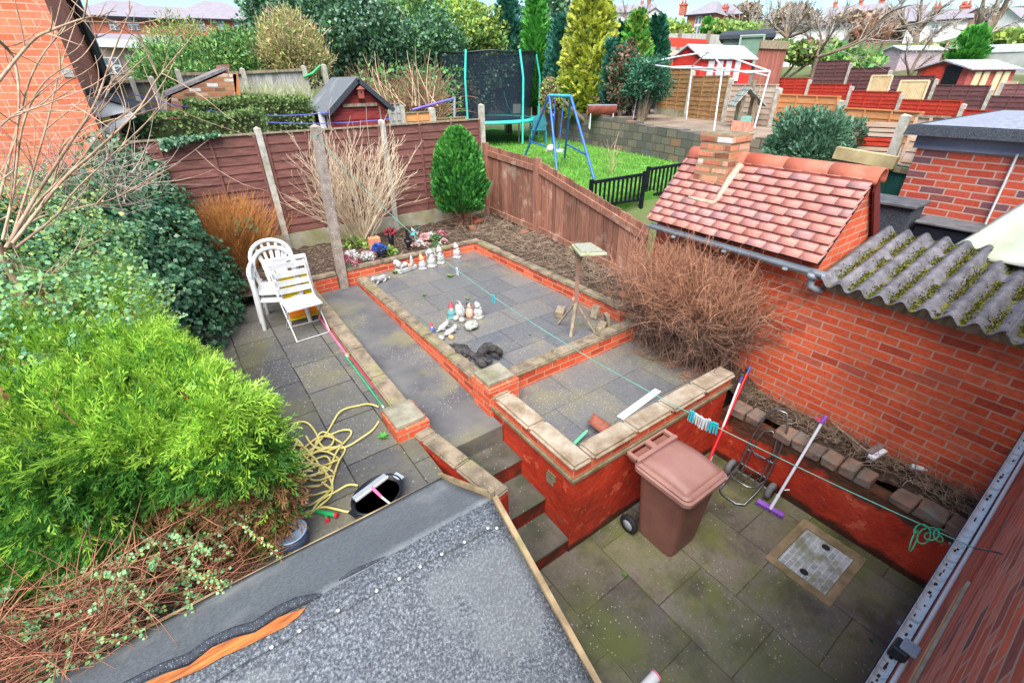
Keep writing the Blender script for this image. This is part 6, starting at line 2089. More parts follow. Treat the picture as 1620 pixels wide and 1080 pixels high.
# low fences beyond the shed, purple dryer arm
t = thing("lap_fence", "weathered grey lap panel at the right side of the red shed", "fence", tuple(at(620, 190, y=11.0)))
a, b = at(613, 166, y=11.0), at(634, 168, y=11.0)
lap_panel(t, (a.x, a.y), (b.x, b.y), 1.7, a.z, M_PANEL_GREY, rows=9, battens=1)
t = thing("lap_fence", "low tan lap fence between the red shed and trampoline", "fence", tuple(at(680, 180, y=11.6)))
P = [at(634, 174, y=11.6), at(683, 178, y=11.6), at(740, 186, y=11.6)]
for i, p in enumerate(P):
    if i: lap_panel(t, (P[i - 1].x + 0.05, 11.6), (p.x - 0.05, 11.6), 1.6, p.z, M_PANEL_ORANGE, rows=8, battens=1)
    if i < 2: conc_post(t, p.x, 11.6, 1.5, p.z + 0.12, w=0.14)
t = thing("rotary_dryer", "purple clothes dryer arm on a post beyond the panel fence", "clothes dryer", tuple(at(718, 185, y=11.9)))
M_LILAC = simple("purple_metal", C(130, 110, 200), C(110, 92, 180), scale=5, rough=0.4)
MB().tube([at(652, 174, y=11.9), at(718, 156, y=11.9)], 0.03, 6).build("arm", M_LILAC, t)
MB().tube([at(719, 153, y=11.9), at(719, 190, y=11.9)], 0.035, 8).build("post", M_GREYPLASTIC, t)

# ------------------------------------------------------------------ trampoline
TC = Vector((9.85, 15.2, LZ))
TR = 1.68
tp = thing("trampoline", "round trampoline with teal padding and tall black safety net", "trampoline", tuple(TC))
zm = 2.36
M_NET = NT("black_net")
_tr = M_NET.n("BsdfTransparent")
_ms = M_NET.n("MixShader", Fac=0.66)
M_NET.out(C(28, 38, 52), 0.8)
M_NET.t.links.new(_tr.outputs[0], _ms.inputs[1])
M_NET.t.links.new(M_NET.b.outputs[0], _ms.inputs[2])
M_NET.t.links.new(_ms.outputs[0], [n for n in M_NET.t.nodes if n.type == 'OUTPUT_MATERIAL'][0].inputs[0])
M_NET = M_NET.m
MB().lathe([(0.001, 0.0), (TR * 0.86, 0.0), (TR * 0.86, 0.012), (0.001, 0.012)], (TC.x, TC.y, zm), 48, smooth=False).build("jump_mat", simple("mat_fabric", C(52, 56, 70), C(40, 44, 56), scale=6, rough=0.7), tp)
MB().lathe([(TR * 0.86, 0.0), (TR * 0.88, 0.035), (TR * 1.04, 0.035), (TR * 1.07, -0.02), (TR * 1.05, -0.06), (TR * 0.9, -0.03)], (TC.x, TC.y, zm), 48).build("edge_pad", M_TEAL, tp)
zt = 4.36
V, F = [], []
n = 56
for j, z in enumerate((zm + 0.02, zm + 0.5, zm + 1.0, zm + 1.5, zt)):
    for i in range(n):
        a = 2 * math.pi * i / n
        rr = TR * (0.90 + 0.10 * (j / 4)) * (1 - 0.035 * abs(math.sin(a * 3)) * (1 if 0 < j < 4 else 0.4))
        V.append((TC.x + rr * math.cos(a), TC.y + rr * math.sin(a), z - (0.05 * abs(math.sin(a * 3)) if j == 4 else 0)))
for j in range(4):
    for i in range(n):
        F.append((j * n + i, j * n + (i + 1) % n, (j + 1) * n + (i + 1) % n, (j + 1) * n + i))
MB().add(V, F, 0, True).build("safety_net", M_NET, tp)
top = [(V[4 * n + i]) for i in range(n)]
MB().tube(top + [top[0], top[1]], 0.028, 6).build("net_top_band", M_BLACK, tp)
for k in range(6):
    a = 2 * math.pi * (k + 0.58) / 6
    c, s = math.cos(a), math.sin(a)
    mb = MB()
    mb.tube([(TC.x + TR * 1.08 * c, TC.y + TR * 1.08 * s, LZ + 0.05), (TC.x + TR * 1.10 * c, TC.y + TR * 1.10 * s, zm + 1.25), (TC.x + TR * 1.07 * c, TC.y + TR * 1.07 * s, zm + 1.5), (TC.x + TR * 1.0 * c, TC.y + TR * 1.0 * s, zt + 0.02)], 0.035, 8)
    mb.build("net_pole", M_TEAL, tp)
    MB().tube([(TC.x + TR * 0.97 * c, TC.y + TR * 0.97 * s, LZ), (TC.x + TR * 0.97 * c, TC.y + TR * 0.97 * s, zm - 0.03)], 0.022, 8).build("leg", M_STEEL, tp)
q = at(818, 172, r=17.2)
MB().rbox((q.x, q.y, q.z), (0.26, 0.01, 0.28), Matrix.Rotation(math.radians(-36), 3, 'Z')).build("white_notice", M_WHITE, tp)
MB().tube([at(797, 145, r=17.1), at(803, 168, r=17.1), at(812, 184, r=17.1), at(828, 188, r=17.1)], 0.015, 5).build("net_cord", M_TEAL, tp)

# ------------------------------------------------------------------ swing
A1, A2, B1 = at(830, 248, z=LZ), at(881, 270, z=LZ), at(940, 284, z=LZ)
B2 = at(893, 252, z=LZ)
T1 = Vector(((A1.x + A2.x) / 2, (A1.y + A2.y) / 2, 0))
sw = thing("garden_swing", "blue A-frame toddler swing with a white seat on the lawn", "swing", tuple(T1 + Vector((0, 0, LZ))))
t1 = at(869, 151, r=math.hypot(T1.x, T1.y) - 0.2)
T2 = (B1 + B2) / 2
t2 = at(903, 151, r=math.hypot(T2.x, T2.y) - 0.1)
t2.z = t1.z
for a, b, tt in ((A1, A2, t1), (B2, B1, t2)):
    for q in (a, b):
        MB().tube([q, q.lerp(tt, 0.94), tt], 0.03, 8).build("leg", M_BLUE, sw)
    MB().tube([a.lerp(tt, 0.28), b.lerp(tt, 0.28)], 0.022, 8).build("brace", M_BLUE, sw)
MB().tube([t1, t2], 0.034, 8).build("top_bar", simple("light_blue_tube", C(80, 170, 206), rough=0.4), sw)
sp_ = at(878, 238, r=math.hypot(*(t1.lerp(t2, .5).xy)) - 0.1)
for f in (0.3, 0.72):
    MB().tube([t1.lerp(t2, f), sp_ + (t2 - t1).normalized() * (f - 0.5) * 0.6], 0.012, 5).build("rope", M_BLUE, sw)
mb = MB()
mb.rbox(sp_, (0.42, 0.2, 0.05), Matrix.Rotation(math.radians(-55), 3, 'Z'))
mb.ball(sp_ + Vector((-.12, 0, .06)), (0.14, 0.1, 0.09), 10, 7)
mb.build("seat", M_WHITE, sw)
g0 = at(851, 228, z=LZ)
gc = thing("garden_chair", "green plastic garden chair between trampoline and swing", "chair", tuple(g0), math.radians(150))
M_GCH = simple("bluegreen_plastic", C(70, 136, 150), C(52, 116, 130), scale=4, rough=0.5)
MB().box(-0.24, 0.24, -0.22, 0.22, 0.42, 0.45).build("seat", M_GCH, gc, local=True, bevel=0.01)
MB().prism([(-0.24, 0.22, 0.45), (0.24, 0.22, 0.45), (0.22, 0.3, 0.8), (0.12, 0.32, 0.92), (-0.12, 0.32, 0.92), (-0.22, 0.3, 0.8)], (0, 0.03, 0)).build("backrest", M_GCH, gc, local=True)
for sx in (-1, 1):
    MB().tube([(sx * 0.25, -0.2, 0.64), (sx * 0.25, 0.25, 0.66)], 0.025, 6).build("armrest", M_GCH, gc, local=True)
    for sy in (-1, 1):
        MB().tube([(sx * 0.27, sy * 0.24, 0), (sx * 0.24, sy * 0.2, 0.64 if sy < 0 else 0.45)], 0.025, 6).build("leg", M_GCH, gc, local=True)

# ------------------------------------------------------------------ stone wall, raised plot, barbecue drum, gazebo frame, bird hut
swl = thing("stone_wall", "rough mixed stone and brick retaining wall behind the lawn", "wall", (11.5, 10.7, 1.5))
pts = [(862, 216, 166), (905, 224, 176), (950, 234, 184), (1000, 243, 193), (1030, 249, 199), (1090, 262, 209), (1150, 273, 216), (1215, 283, 222)]
mb = MB()
base = [at(px, yb, z=LZ) for px, yb, yt in pts]
tops = [at(px, yt, r=math.hypot(b.x, b.y)).z for (px, yb, yt), b in zip(pts, base)]
for i in range(len(pts) - 1):
    a, b = base[i], base[i + 1]
    d = (b - a).normalized()
    s = Vector((-d.y, d.x, 0))
    if s.dot(a) < 0: s = -s
    L = (b - a).length
    nst = max(1, int(L / 0.42))
    for j in range(nst):
        p, q = a.lerp(b, j / nst), a.lerp(b, (j + 1) / nst)
        zt = tops[i] + (tops[i + 1] - tops[i]) * (j + 0.5) / nst + random.uniform(-0.05, 0.05)
        o = s * random.uniform(-0.02, 0.02)
        w = s * 0.32
        P = [p + o, q + o, q + w, p + w]
        mb.hexa([(v.x, v.y, 1.3) for v in P] + [(v.x, v.y, zt) for v in P])
mb.build("stonework", M_STONE, swl)
mb = MB()
poly = [(b.x + 0.25, b.y, 0) for b in base] + [(16.5, base[-1].y, 0), (17.5, base[0].y, 0)]
mb.prism([(x, y, 1.5) for x, y, z in poly], (0, 0, 0.86))
struct("raised_plot", mb, simple("trodden_earth", C(150, 132, 116), C(120, 104, 86), scale=2, rough=0.95, bump=0.5), "trodden bare plot behind the stone wall", "earth")
dq = at(952, 172, r=16.4)
bq = thing("barbecue_drum", "rusty red half drum barbecue on thin legs above the stone wall", "barbecue", (dq.x, dq.y, dq.z - 0.3))
dr = Matrix.Rotation(math.radians(-40), 3, 'Z') @ Matrix.Rotation(math.radians(90), 3, 'Y')
V, F = [], []
n = 14
for e in (-0.44, 0.44):
    for i in range(n + 1):
        a = math.pi * i / n
        V.append(dq + Matrix.Rotation(math.radians(-40), 3, 'Z') @ Vector((e, 0.3 * math.cos(a), -0.3 * math.sin(a) + 0.1)))
for i in range(n): F.append((i, i + 1, n + 2 + i, n + 1 + i))
F += [tuple(range(n + 1)), tuple(range(n + 1, 2 * n + 2))[::-1]]
o = MB().add(V, F, 0, True).build("drum_trough", simple("rusty_drum", C(176, 92, 80), C(140, 70, 60), scale=6, rough=0.6), bq)
MB().rbox(dq + Vector((0, 0, 0.1)), (0.9, 0.5, 0.02), Matrix.Rotation(math.radians(-40), 3, 'Z')).build("grill", M_GREYPLASTIC, bq)
for sx in (-0.35, 0.35):
    for sy in (-0.2, 0.2):
        p = dq + Matrix.Rotation(math.radians(-40), 3, 'Z') @ Vector((sx, sy, -0.12))
        MB().tube([p, p - Vector((0, 0, 0.45))], 0.018, 6).build("leg", M_WHITE, bq)

F1, F2, F3, F4 = at(1001, 189, z=2.4), at(1085, 194, z=2.25), at(1129, 208, z=2.4), at(1193, 203, z=2.4)
gz = thing("gazebo_frame", "bare white gazebo frame without its canopy on the raised plot", "gazebo", tuple((F1 + F4) / 2))
M_GAZ = simple("pinkish_white_tube", (0.82, 0.78, 0.80, 1), (0.72, 0.66, 0.70, 1), scale=6, rough=0.4)
tp4 = []
for f, (px, py) in ((F1, (1018, 101)), (F2, (1095, 105)), (F3, (1143, 108)), (F4, (1218, 113))):
    tt = at(px, py, r=math.hypot(f.x, f.y))
    tp4.append(tt)
    MB().tube([f, tt], 0.022, 6).build("leg", M_GAZ, gz)
apx = at(1122, 82, r=15.6)
for tt in tp4:
    MB().tube([tt, tt.lerp(apx, 0.55) + Vector((0, 0, 0.02)), apx], 0.020, 6).build("roof_bar", M_GAZ, gz)
for i, j in ((0, 1), (1, 3), (3, 2), (2, 0)):
    m = tp4[i].lerp(tp4[j], 0.5) - Vector((0, 0, 0.06))
    MB().tube([tp4[i], m, tp4[j]], 0.018, 6).build("eave_bar", M_GAZ, gz)
    MB().tube([tp4[i].lerp(tp4[j], 0.02) - Vector((0, 0, 0.1)), tp4[i].lerp(tp4[j], 0.5) - Vector((0, 0, 0.02))], 0.012, 6).build("truss_bar", M_GAZ, gz)

bh0 = at(1178, 200, r=15.2)
bh = thing("bird_hut", "small wooden bird hut with shingled roof on posts by the tan fence", "bird hut", tuple(bh0))
k = mper(bh0)
b1, f1_, r1 = frame_at(1178, 200, 15.2, 20)
Pt = lambda u, v, z: Vector((b1.x, b1.y, 0)) + r1 * u + f1_ * v + Vector((0, 0, z))
zb = b1.z - 0.2
for u in (-0.18, 0.16):
    for v in (0, 0.3):
        MB().beam(Pt(u, v, zb), Pt(u, v, zb + 0.95), 0.07, 0.07).build("post", M_GREYWOOD, bh)
MB().hexa([Pt(-.2, -.02, zb + .2), Pt(.2, -.02, zb + .2), Pt(.2, .32, zb + .2), Pt(-.2, .32, zb + .2), Pt(-.2, -.02, zb + .45), Pt(.2, -.02, zb + .45), Pt(.2, .32, zb + .45), Pt(-.2, .32, zb + .45)]).build("green_box", simple("sage_paint", C(130, 170, 156), rough=0.8), bh)
MB().prism([Pt(-.42, -.1, zb + .72), Pt(-.1, -.1, zb + 1.15), Pt(.42, -.1, zb + .72), Pt(.42, -.1, zb + .68), Pt(-.1, -.1, zb + 1.10), Pt(-.42, -.1, zb + .68)], f1_ * 0.55).build("shingle_roof", brick("grey_shingle", [(0, C(140, 146, 136)), (1, C(176, 180, 170))], C(90, 90, 84), bw=0.14, rh=0.13, ms=0.01), bh)
MB().beam(Pt(0.05, 0.2, zb + 1.02), Pt(0.05, 0.2, zb + 1.3), 0.10, 0.10).build("stub_chimney", M_GREYWOOD, bh)
q = at(1158, 190, r=15.0)
q2 = at(1190, 213, r=12.4)
t = thing("rusty_sheet", "rusty corrugated sheet propped behind the stone wall", "metal sheet", tuple(q2))
a, b = at(1155, 218, r=12.8), at(1189, 222, r=12.6)
MB().hexa([(a.x, a.y, a.z - .05), (b.x, b.y, b.z - .05), (b.x + .05, b.y + .05, b.z - .05), (a.x + .05, a.y + .05, a.z - .05), (a.x + .1, a.y + .1, a.z + .36), (b.x + .1, b.y + .1, b.z + .36), (b.x + .13, b.y + .13, b.z + .36), (a.x + .13, a.y + .13, a.z + .36)]).build("sheet", simple("rust_sheet", C(206, 140, 116), C(160, 96, 76), scale=3, rough=0.8, stretch=(8, 8, 1)), t)


# ------------------------------------------------------------------ long stepped fences on the right
def fence_row(name, label, P0, d, n0, n1, tops, hpan, mat, s=1.97, post_up=0.12, gravel=0.28, zfoot=1.6, mats=None, rows=9, cap=2, step=None):
    t = thing(name, label, "fence", (P0[0], P0[1], zfoot))
    pr = {}
    for k in range(n0, n1 + 1):
        x, y = P0[0] - k * s * d[0], P0[1] - k * s * d[1]
        z = tops(k)
        pr[k] = (x, y, z)
        conc_post(t, x, y, z - hpan - gravel - 0.5, z, w=0.12)
    for k in range(n0, n1):
        a, b = pr[k], pr[k + 1]
        dd_ = Vector((b[0] - a[0], b[1] - a[1], 0)).normalized() * 0.07
        zt = max(a[2], b[2]) - post_up - (0.02 if step is None else step)
        zt = (a[2] + b[2]) / 2 - post_up * 0.6
        m = (mats or {}).get(k, mat)
        lap_panel(t, (a[0] + dd_.x, a[1] + dd_.y), (b[0] - dd_.x, b[1] - dd_.y), zt - hpan, zt, m, rows=rows, battens=2, cap=cap)
        if gravel:
            MB().beam((a[0] + dd_.x, a[1] + dd_.y, zt - hpan - gravel / 2), (b[0] - dd_.x, b[1] - dd_.y, zt - hpan - gravel / 2), 0.05, gravel - 0.01).build("gravel_board", M_GRAVELBOARD, t)
    return pr


DH = (math.sin(math.radians(20)), math.cos(math.radians(20)))
fence_row("lap_fence", "tan and faded lap fence with concrete posts behind the gazebo frame", (15.11, 10.77), DH, -2, 5, lambda k: 3.76 - 0.225 * k, 1.22, M_PANEL_TAN,
          mats={1: M_PANEL_PINK, 2: M_PANEL_ORANGE, 3: M_PANEL_ORANGE, 4: M_PANEL_PINK}, gravel=0.3)
fence_row("lap_fence", "bright red lap fence stepping down behind the tan fence", (22.01, 10.16), DH, -2, 6, lambda k: 3.42 - 0.21 * k, 1.05, M_PANEL_RED, gravel=0.25)
fence_row("lap_fence", "dark brown lap fence stepping down beyond the red fence", (27.0, 12.43), DH, 0, 7, lambda k: 4.34 - 0.315 * k, 1.35, M_PANEL_DARK, gravel=0.0)
# red shed, green-grey hut, tall brown boards
t_, Pt, k, ze = house("red_shed", "bright red shed with pale felt roof and white window strips behind the tan fence", "shed", 1056, 1108, 70, 92, 130, 19.5, 3.0, M_SHEDBRIGHT, M_ROOFPALE, 'front', yaw=-38, over=0.12, extra_base=0.3)
o2, f2, r2 = frame_at(1056 + 26, 130, 19.5, -38)
W2 = 52 * k / 2
for i, v in enumerate((0.35, 0.85, 1.35, 1.9)):
    p = [Pt(W2 + 0.02, v, ze - 0.72), Pt(W2 + 0.02, v + 0.32, ze - 0.72), Pt(W2 + 0.02, v + 0.32, ze - 0.1), Pt(W2 + 0.02, v, ze - 0.1)]
    MB().prism(p, r2 * 0.03).build("window_strip", M_WHITE_WOOD, t_)
house("weathered_hut", "weathered grey green hut with boarded window beyond the bright red shed", "hut", 1136, 1200, 50, 62, 125, 26, 3.2, simple("greygreen_board", C(150, 156, 148), C(116, 124, 114), scale=3, rough=0.9, stretch=(1, 1, 8)), M_FELT_DARK, 'flat', windows=[], over=0.2)
c = at(1186, 80, r=25.8)
t = thing("hut_shutter", "dull green boarded window frame on the weathered hut", "shutter", tuple(c))
o2, f2, r2 = frame_at(1186, 80, 25.8)
k2 = mper(c)
P_ = lambda u, v, z: c + r2 * u + f2 * v + Vector((0, 0, z))
MB().hexa([P_(-.42, 0, -.5), P_(.42, 0, -.5), P_(.42, .1, -.5), P_(-.42, .1, -.5), P_(-.42, 0, .5), P_(.42, 0, .5), P_(.42, .1, .5), P_(-.42, .1, .5)]).build("green_panel", simple("sage_panel", C(116, 142, 120), rough=0.9), t)
for a, b in (((-.46, -.55), (-.46, .55)), ((.46, -.55), (.46, .55)), ((-.5, .52), (.5, .52)), ((-.5, -.52), (.5, -.52))):
    MB().beam(P_(a[0], -.04, a[1]), P_(b[0], -.04, b[1]), 0.08, 0.08, up=(0.6, 0.5, 0.3)).build("frame_bar", simple("sage_bar", C(150, 170, 150), rough=0.9), t)
a, b = at(1192, 118, r=24.0), at(1234, 124, r=25.0)
t = thing("board_screen", "tall reddish brown board screen beside the weathered hut", "screen", tuple(a))
za, zb = at(1196, 66, r=24.0).z, at(1238, 68, r=25.0).z
n = 9
mb = MB()
for i in range(n):
    p, q = a.lerp(b, i / n), a.lerp(b, (i + 0.96) / n)
    mb.hexa([(p.x, p.y, 1.5), (q.x, q.y, 1.5), (q.x + .03, q.y + .03, 1.5), (p.x + .03, p.y + .03, 1.5), (p.x, p.y, za + (zb - za) * i / n), (q.x, q.y, za + (zb - za) * i / n), (q.x + .03, q.y + .03, za), (p.x + .03, p.y + .03, za)])
mb.build("boards", simple("redbrown_board", C(160, 100, 84), C(130, 76, 64), scale=4, rough=0.85, stretch=(6, 6, 0.5), island=0.1), t)
MB().beam((a.x - .03, a.y - .03, za - 0.1), (b.x - .03, b.y - .03, zb - 0.1), 0.08, 0.28).build("top_board", M_GREYWOOD, t)
# long red boards and grey wall behind the red shed
a, b = at(1040, 62, r=27), at(1118, 66, r=28)
t = thing("red_boarding", "horizontal red boarding behind the bright red shed", "fence", tuple(a))
for i in range(3):
    MB().beam(a - Vector((0, 0, 0.1 + 0.42 * i)), b - Vector((0, 0, 0.1 + 0.42 * i)), 0.05, 0.36 if i != 1 else 0.2).build("board", M_PANEL_RED if i != 1 else M_PANEL_PINK, t)
t = thing("grey_fence", "long pale grey board fence below the far brick house", "fence", tuple(at(1100, 60, r=34)))
P = [at(x, y, r=34) for x, y in ((1030, 54), (1075, 53), (1120, 54), (1160, 57), (1215, 66))]
for i in range(len(P) - 1):
    a, b = P[i], P[i + 1]
    MB().hexa([(a.x, a.y, a.z - 2), (b.x, b.y, b.z - 2), (b.x + .1, b.y + .1, b.z - 2), (a.x + .1, a.y + .1, a.z - 2), a, b, b + Vector((.1, .1, 0)), a + Vector((.1, .1, 0))]).build("fence_panel", M_PANEL_GREY, t)
    MB().box(a.x - .08, a.x + .08, a.y - .14, a.y - .01, a.z - 2, a.z + .15).build("post", M_GREYWOOD, t)

# little pink shed, red playhouse, tan screens, toy house
house("pink_shed", "faded mauve shed with pale roof among bare trees", "shed", 1381, 1412, 73, 80, 128, 42, 3.2, simple("mauve_board", C(186, 166, 170), C(160, 138, 142), scale=4, rough=0.9, stretch=(1, 1, 6)), M_ROOFPALE, 'front', yaw=-42, over=0.15)
t_, Pt, k, ze = house("red_playhouse", "small red playhouse with a black panel as doorway shade and grey ribbed roof", "playhouse", 1441, 1512, 95, 110, 150, 31, 3.4, simple("faded_red_board", C(186, 92, 84), C(160, 70, 64), scale=4, rough=0.8, stretch=(1, 1, 6)), simple("ribbed_grey", C(176, 178, 186), C(130, 130, 140), scale=3, rough=0.7, stretch=(3, 3, 1)), 'front', yaw=-30, over=0.2)
o2, f2, r2 = frame_at(1476, 150, 31, -30)
hw2 = 71 * k / 2
MB().prism([Pt(0.1, -0.02, ze - 1.5), Pt(0.75, -0.02, ze - 1.5), Pt(0.75, -0.02, ze + 0.15), Pt(0.1, -0.02, ze + 0.15)], f2 * 0.015).build("doorway_shade", M_BLACK, t_)  # flat black panel stands in for the shade inside an open doorway
MB().prism([Pt(-0.72, -0.05, ze - 1.5), Pt(0.06, -0.05, ze - 1.5), Pt(0.06, -0.05, ze + 0.12), Pt(-0.72, -0.05, ze + 0.12)], f2 * 0.03).build("door", M_PANEL_RED, t_)
for v in (0.4, 1.0, 1.9, 2.5):
    MB().prism([Pt(hw2 + 0.02, v, ze - 1.3), Pt(hw2 + 0.02, v + 0.42, ze - 1.3), Pt(hw2 + 0.02, v + 0.42, ze - 0.12), Pt(hw2 + 0.02, v, ze - 0.12)], r2 * 0.05).build("cream_slat", simple("cream_slat", C(226, 206, 160), rough=0.8), t_)
for lab, x0, x1, yt, yb, r in (("pale tan vertical slat screen left of the toy house", 1369, 1401, 120, 152, 25.5), ("pale tan vertical slat screen right of the toy house", 1414, 1458, 128, 160, 25.2)):
    a, b = at(x0, yb, r=r), at(x1, yb, r=r)
    zt_ = at((x0 + x1) / 2, yt, r=r).z
    t = thing("slat_screen", lab, "screen", tuple(a), group="tan slat screens")
    mb = MB()
    n = 16
    for i in range(n):
        p = a.lerp(b, (i + 0.5) / n)
        mb.beam((p.x, p.y, 1.6), (p.x, p.y, zt_), 0.05, 0.02, up=(0.7, 0.6, 0))
    mb.build("slats", simple("tan_slat", C(206, 180, 140), C(186, 156, 116), scale=5, rough=0.8), t)
    MB().beam((a.x, a.y, zt_), (b.x, b.y, zt_), 0.06, 0.06).build("top_rail", simple("tan_rail", C(222, 190, 150), rough=0.8), t)
    for p in (a, b): MB().beam((p.x, p.y, 1.5), (p.x, p.y, zt_), 0.06, 0.06, up=(0.7, 0.6, 0)).build("frame_post", simple("tan_post", C(222, 190, 150), rough=0.8), t)
house("toy_house", "purple toy house with pale blue roof between the tan screens", "toy house", 1380, 1398, 124, 141, 152, 26.5, 1.2, simple("purple_toy", C(110, 84, 170), rough=0.5), simple("pale_blue_toy", C(160, 206, 222), rough=0.5), 'front', over=0.1)

# ------------------------------------------------------------------ garage, parapet, sheet and green screen at the far right
gX = 7.0
gar = thing("brick_garage", "red and blue brick garage with flat felt roof at the right", "garage", (gX, 0.5, 0.5))
MB().box(gX, 10.2, -4.0, 1.86, 0.3, 2.86).build("wall", M_BRICK_GARAGE, gar)
MB().box(gX - 0.03, 10.25, -4.0, 1.90, 2.861, 3.0).build("fascia", simple("lead_grey_fascia", C(140, 142, 156), C(112, 114, 128), scale=3, rough=0.6), gar)
mb = MB()
mb.hexa([(gX - 0.16, -4.0, 3.001), (10.4, -4.0, 3.001), (10.4, 2.0, 3.001), (gX - 0.16, 2.0, 3.001), (gX - 0.14, -4.0, 3.10), (10.4, -4.0, 3.10), (10.4, 1.98, 3.10), (gX - 0.14, 1.98, 3.10)])
mb.build("roof_edge", M_FELT_DARK, gar)
V, F = [], []
for j in range(13):
    for i in range(13):
        x, y = gX - 0.08 + 3.4 * i / 12, -3.95 + 5.85 * j / 12
        V.append((x, y, 3.102 + 0.10 * math.sin(math.pi * i / 12) * math.sin(math.pi * min(1, j / 12)) + random.uniform(0, 0.006)))
for j in range(12):
    for i in range(12): F.append((j * 13 + i, j * 13 + i + 1, j * 13 + i + 14, j * 13 + i + 13))
np_mesh("roof_felt", V, F, simple("silver_felt", C(150, 152, 162), C(116, 118, 128), scale=20, rough=0.7, bump=0.4, extra=(C(206, 206, 110), 1.6, 0.62, 0.72)), gar, smooth=True)
MB().tube([at(1610, 244, x=gX - 0.03), at(1557, 358, x=gX - 0.03)], 0.012, 6).build("white_cable", M_WHITE, gar)
pw = thing("parapet_wall", "black felted parapet between the tiled outhouse and the brick garage", "parapet", (5.9, 1.7, 0.3))
pa, pb = at(1391, 322, x=5.75), at(1446, 335, x=5.75)
MB().box(5.75, 6.05, pb.y, pa.y + 0.6, 0.3, pa.z).build("upper_step", M_FELT_DARK, pw, bevel=0.02)
MB().box(5.70, 6.10, pb.y - 0.02, pa.y + 0.6, pa.z + 0.001, pa.z + 0.035).build("capping", simple("dark_lead", C(92, 90, 90), C(70, 70, 72), scale=8, rough=0.6), pw, bevel=0.008)
pc, pd = at(1448, 352, x=5.8), at(1545, 376, x=5.8)
MB().box(5.8, 6.06, -1.5, pb.y - 0.025, 0.3, pc.z).build("lower_step", simple("black_bitumen", C(40, 42, 52), C(26, 28, 34), scale=5, rough=0.5, speck=(C(200, 202, 206), 7, 0.1)), pw, bevel=0.02)
MB().box(5.76, 6.10, -1.5, pb.y - 0.03, pc.z + 0.001, pc.z + 0.03).build("lower_capping", simple("lead_capping", C(106, 102, 100), C(84, 82, 82), scale=8, rough=0.6), pw, bevel=0.008)
sA, sB, sC, sD = at(1502, 392, x=5.62), at(1640, 308, x=6.15), at(1660, 425, x=5.05), at(1566, 414, x=5.28)
ps = thing("plastic_sheet", "large off white plastic roof sheet over the corrugated lean-to", "plastic sheet", tuple(sD))
V, F = [], []
n = 12
for j in range(n + 1):
    for i in range(n + 1):
        u, v = i / n, j / n
        p = sD.lerp(sC, u).lerp(sA.lerp(sB, u), v)
        p.z += 0.012 * math.sin(v * 9) + 0.006 * math.sin(u * 7 + v * 3)
        V.append(p)
for j in range(n):
    for i in range(n): F.append((j * (n + 1) + i, j * (n + 1) + i + 1, (j + 1) * (n + 1) + i + 1, (j + 1) * (n + 1) + i))
o = MB().add(V, F, 0, True).build("sheet", simple("off_white_sheet", C(222, 222, 206), C(196, 200, 172), scale=2.5, rough=0.45, stretch=(1, 1, 1), spec=0.4, extra=(C(186, 190, 150), 1.2, 0.55, 0.8)), ps)
md = o.modifiers.new("thick", 'SOLIDIFY')
md.thickness = 0.012
gX2 = 8.2
gs = thing("green_screen", "dark green board screen between the outhouse and garage", "screen", (gX2, 2.6, 0.8))
ga, gb = at(1328, 246, x=gX2), at(1448, 266, x=gX2)
n = 10
mb = MB()
for i in range(n):
    y0, y1 = ga.y + (gb.y - ga.y) * i / n, ga.y + (gb.y - ga.y) * (i + 0.97) / n
    z = ga.z + (gb.z - ga.z) * i / n
    mb.box(gX2, gX2 + 0.03, min(y0, y1), max(y0, y1), 0.6, z)
mb.build("boards", simple("dark_green_board", C(36, 92, 80), C(26, 72, 62), scale=4, rough=0.7, stretch=(1, 6, 0.6)), gs)
MB().beam((gX2 - .02, ga.y, ga.z - 0.05), (gX2 - .02, gb.y, gb.z - 0.05), 0.04, 0.07).build("top_rail", M_GREYWOOD, gs)
# leaning grey panel with concrete post, broken slat trellis
lp_ = thing("lap_fence", "pale grey lap panel with concrete post left of the garage", "fence", tuple(at(1440, 270, x=8.6)))
pa, pb = at(1448, 186, x=8.6), at(1500, 196, x=8.6)
lap_panel(lp_, (8.6, pa.y), (8.6, pb.y), 1.4, pa.z, M_PANEL_PINK, rows=12, battens=1)
conc_post(lp_, 8.58, pa.y + 0.1, 1.0, at(1446, 180, x=8.6).z, w=0.11)
sl = thing("slat_trellis", "broken red and cream slat trellis behind the grey juniper bush", "trellis", tuple(at(1390, 240, x=9.6)))
for i in range(7):
    yy_ = 196 + i * 7.5
    a, b = at(1340 + i, yy_, x=9.6), at(1434 - i * 2, yy_ + 4, x=9.6)
    MB().beam(a, b, 0.03, 0.085).build("slat", M_PANEL_RED if i in (3, 4) else M_PANEL_PINK, sl)
for px in (1348, 1384, 1425):
    a, b = at(px, 192, x=9.63), at(px - 4, 255, x=9.63)
    MB().beam(a, b, 0.05, 0.05, up=(1, 0, 0)).build("upright", M_GREYWOOD, sl)
t = thing("timber_beam", "pale timber beam lying on top of the green screen", "beam", tuple(at(1350, 246, x=8.3)))
MB().beam(at(1322, 241, x=8.12), at(1418, 258, x=8.12), 0.1, 0.16).build("beam_body", simple("pale_beam", C(196, 176, 130), C(160, 140, 100), scale=4, rough=0.85), t)

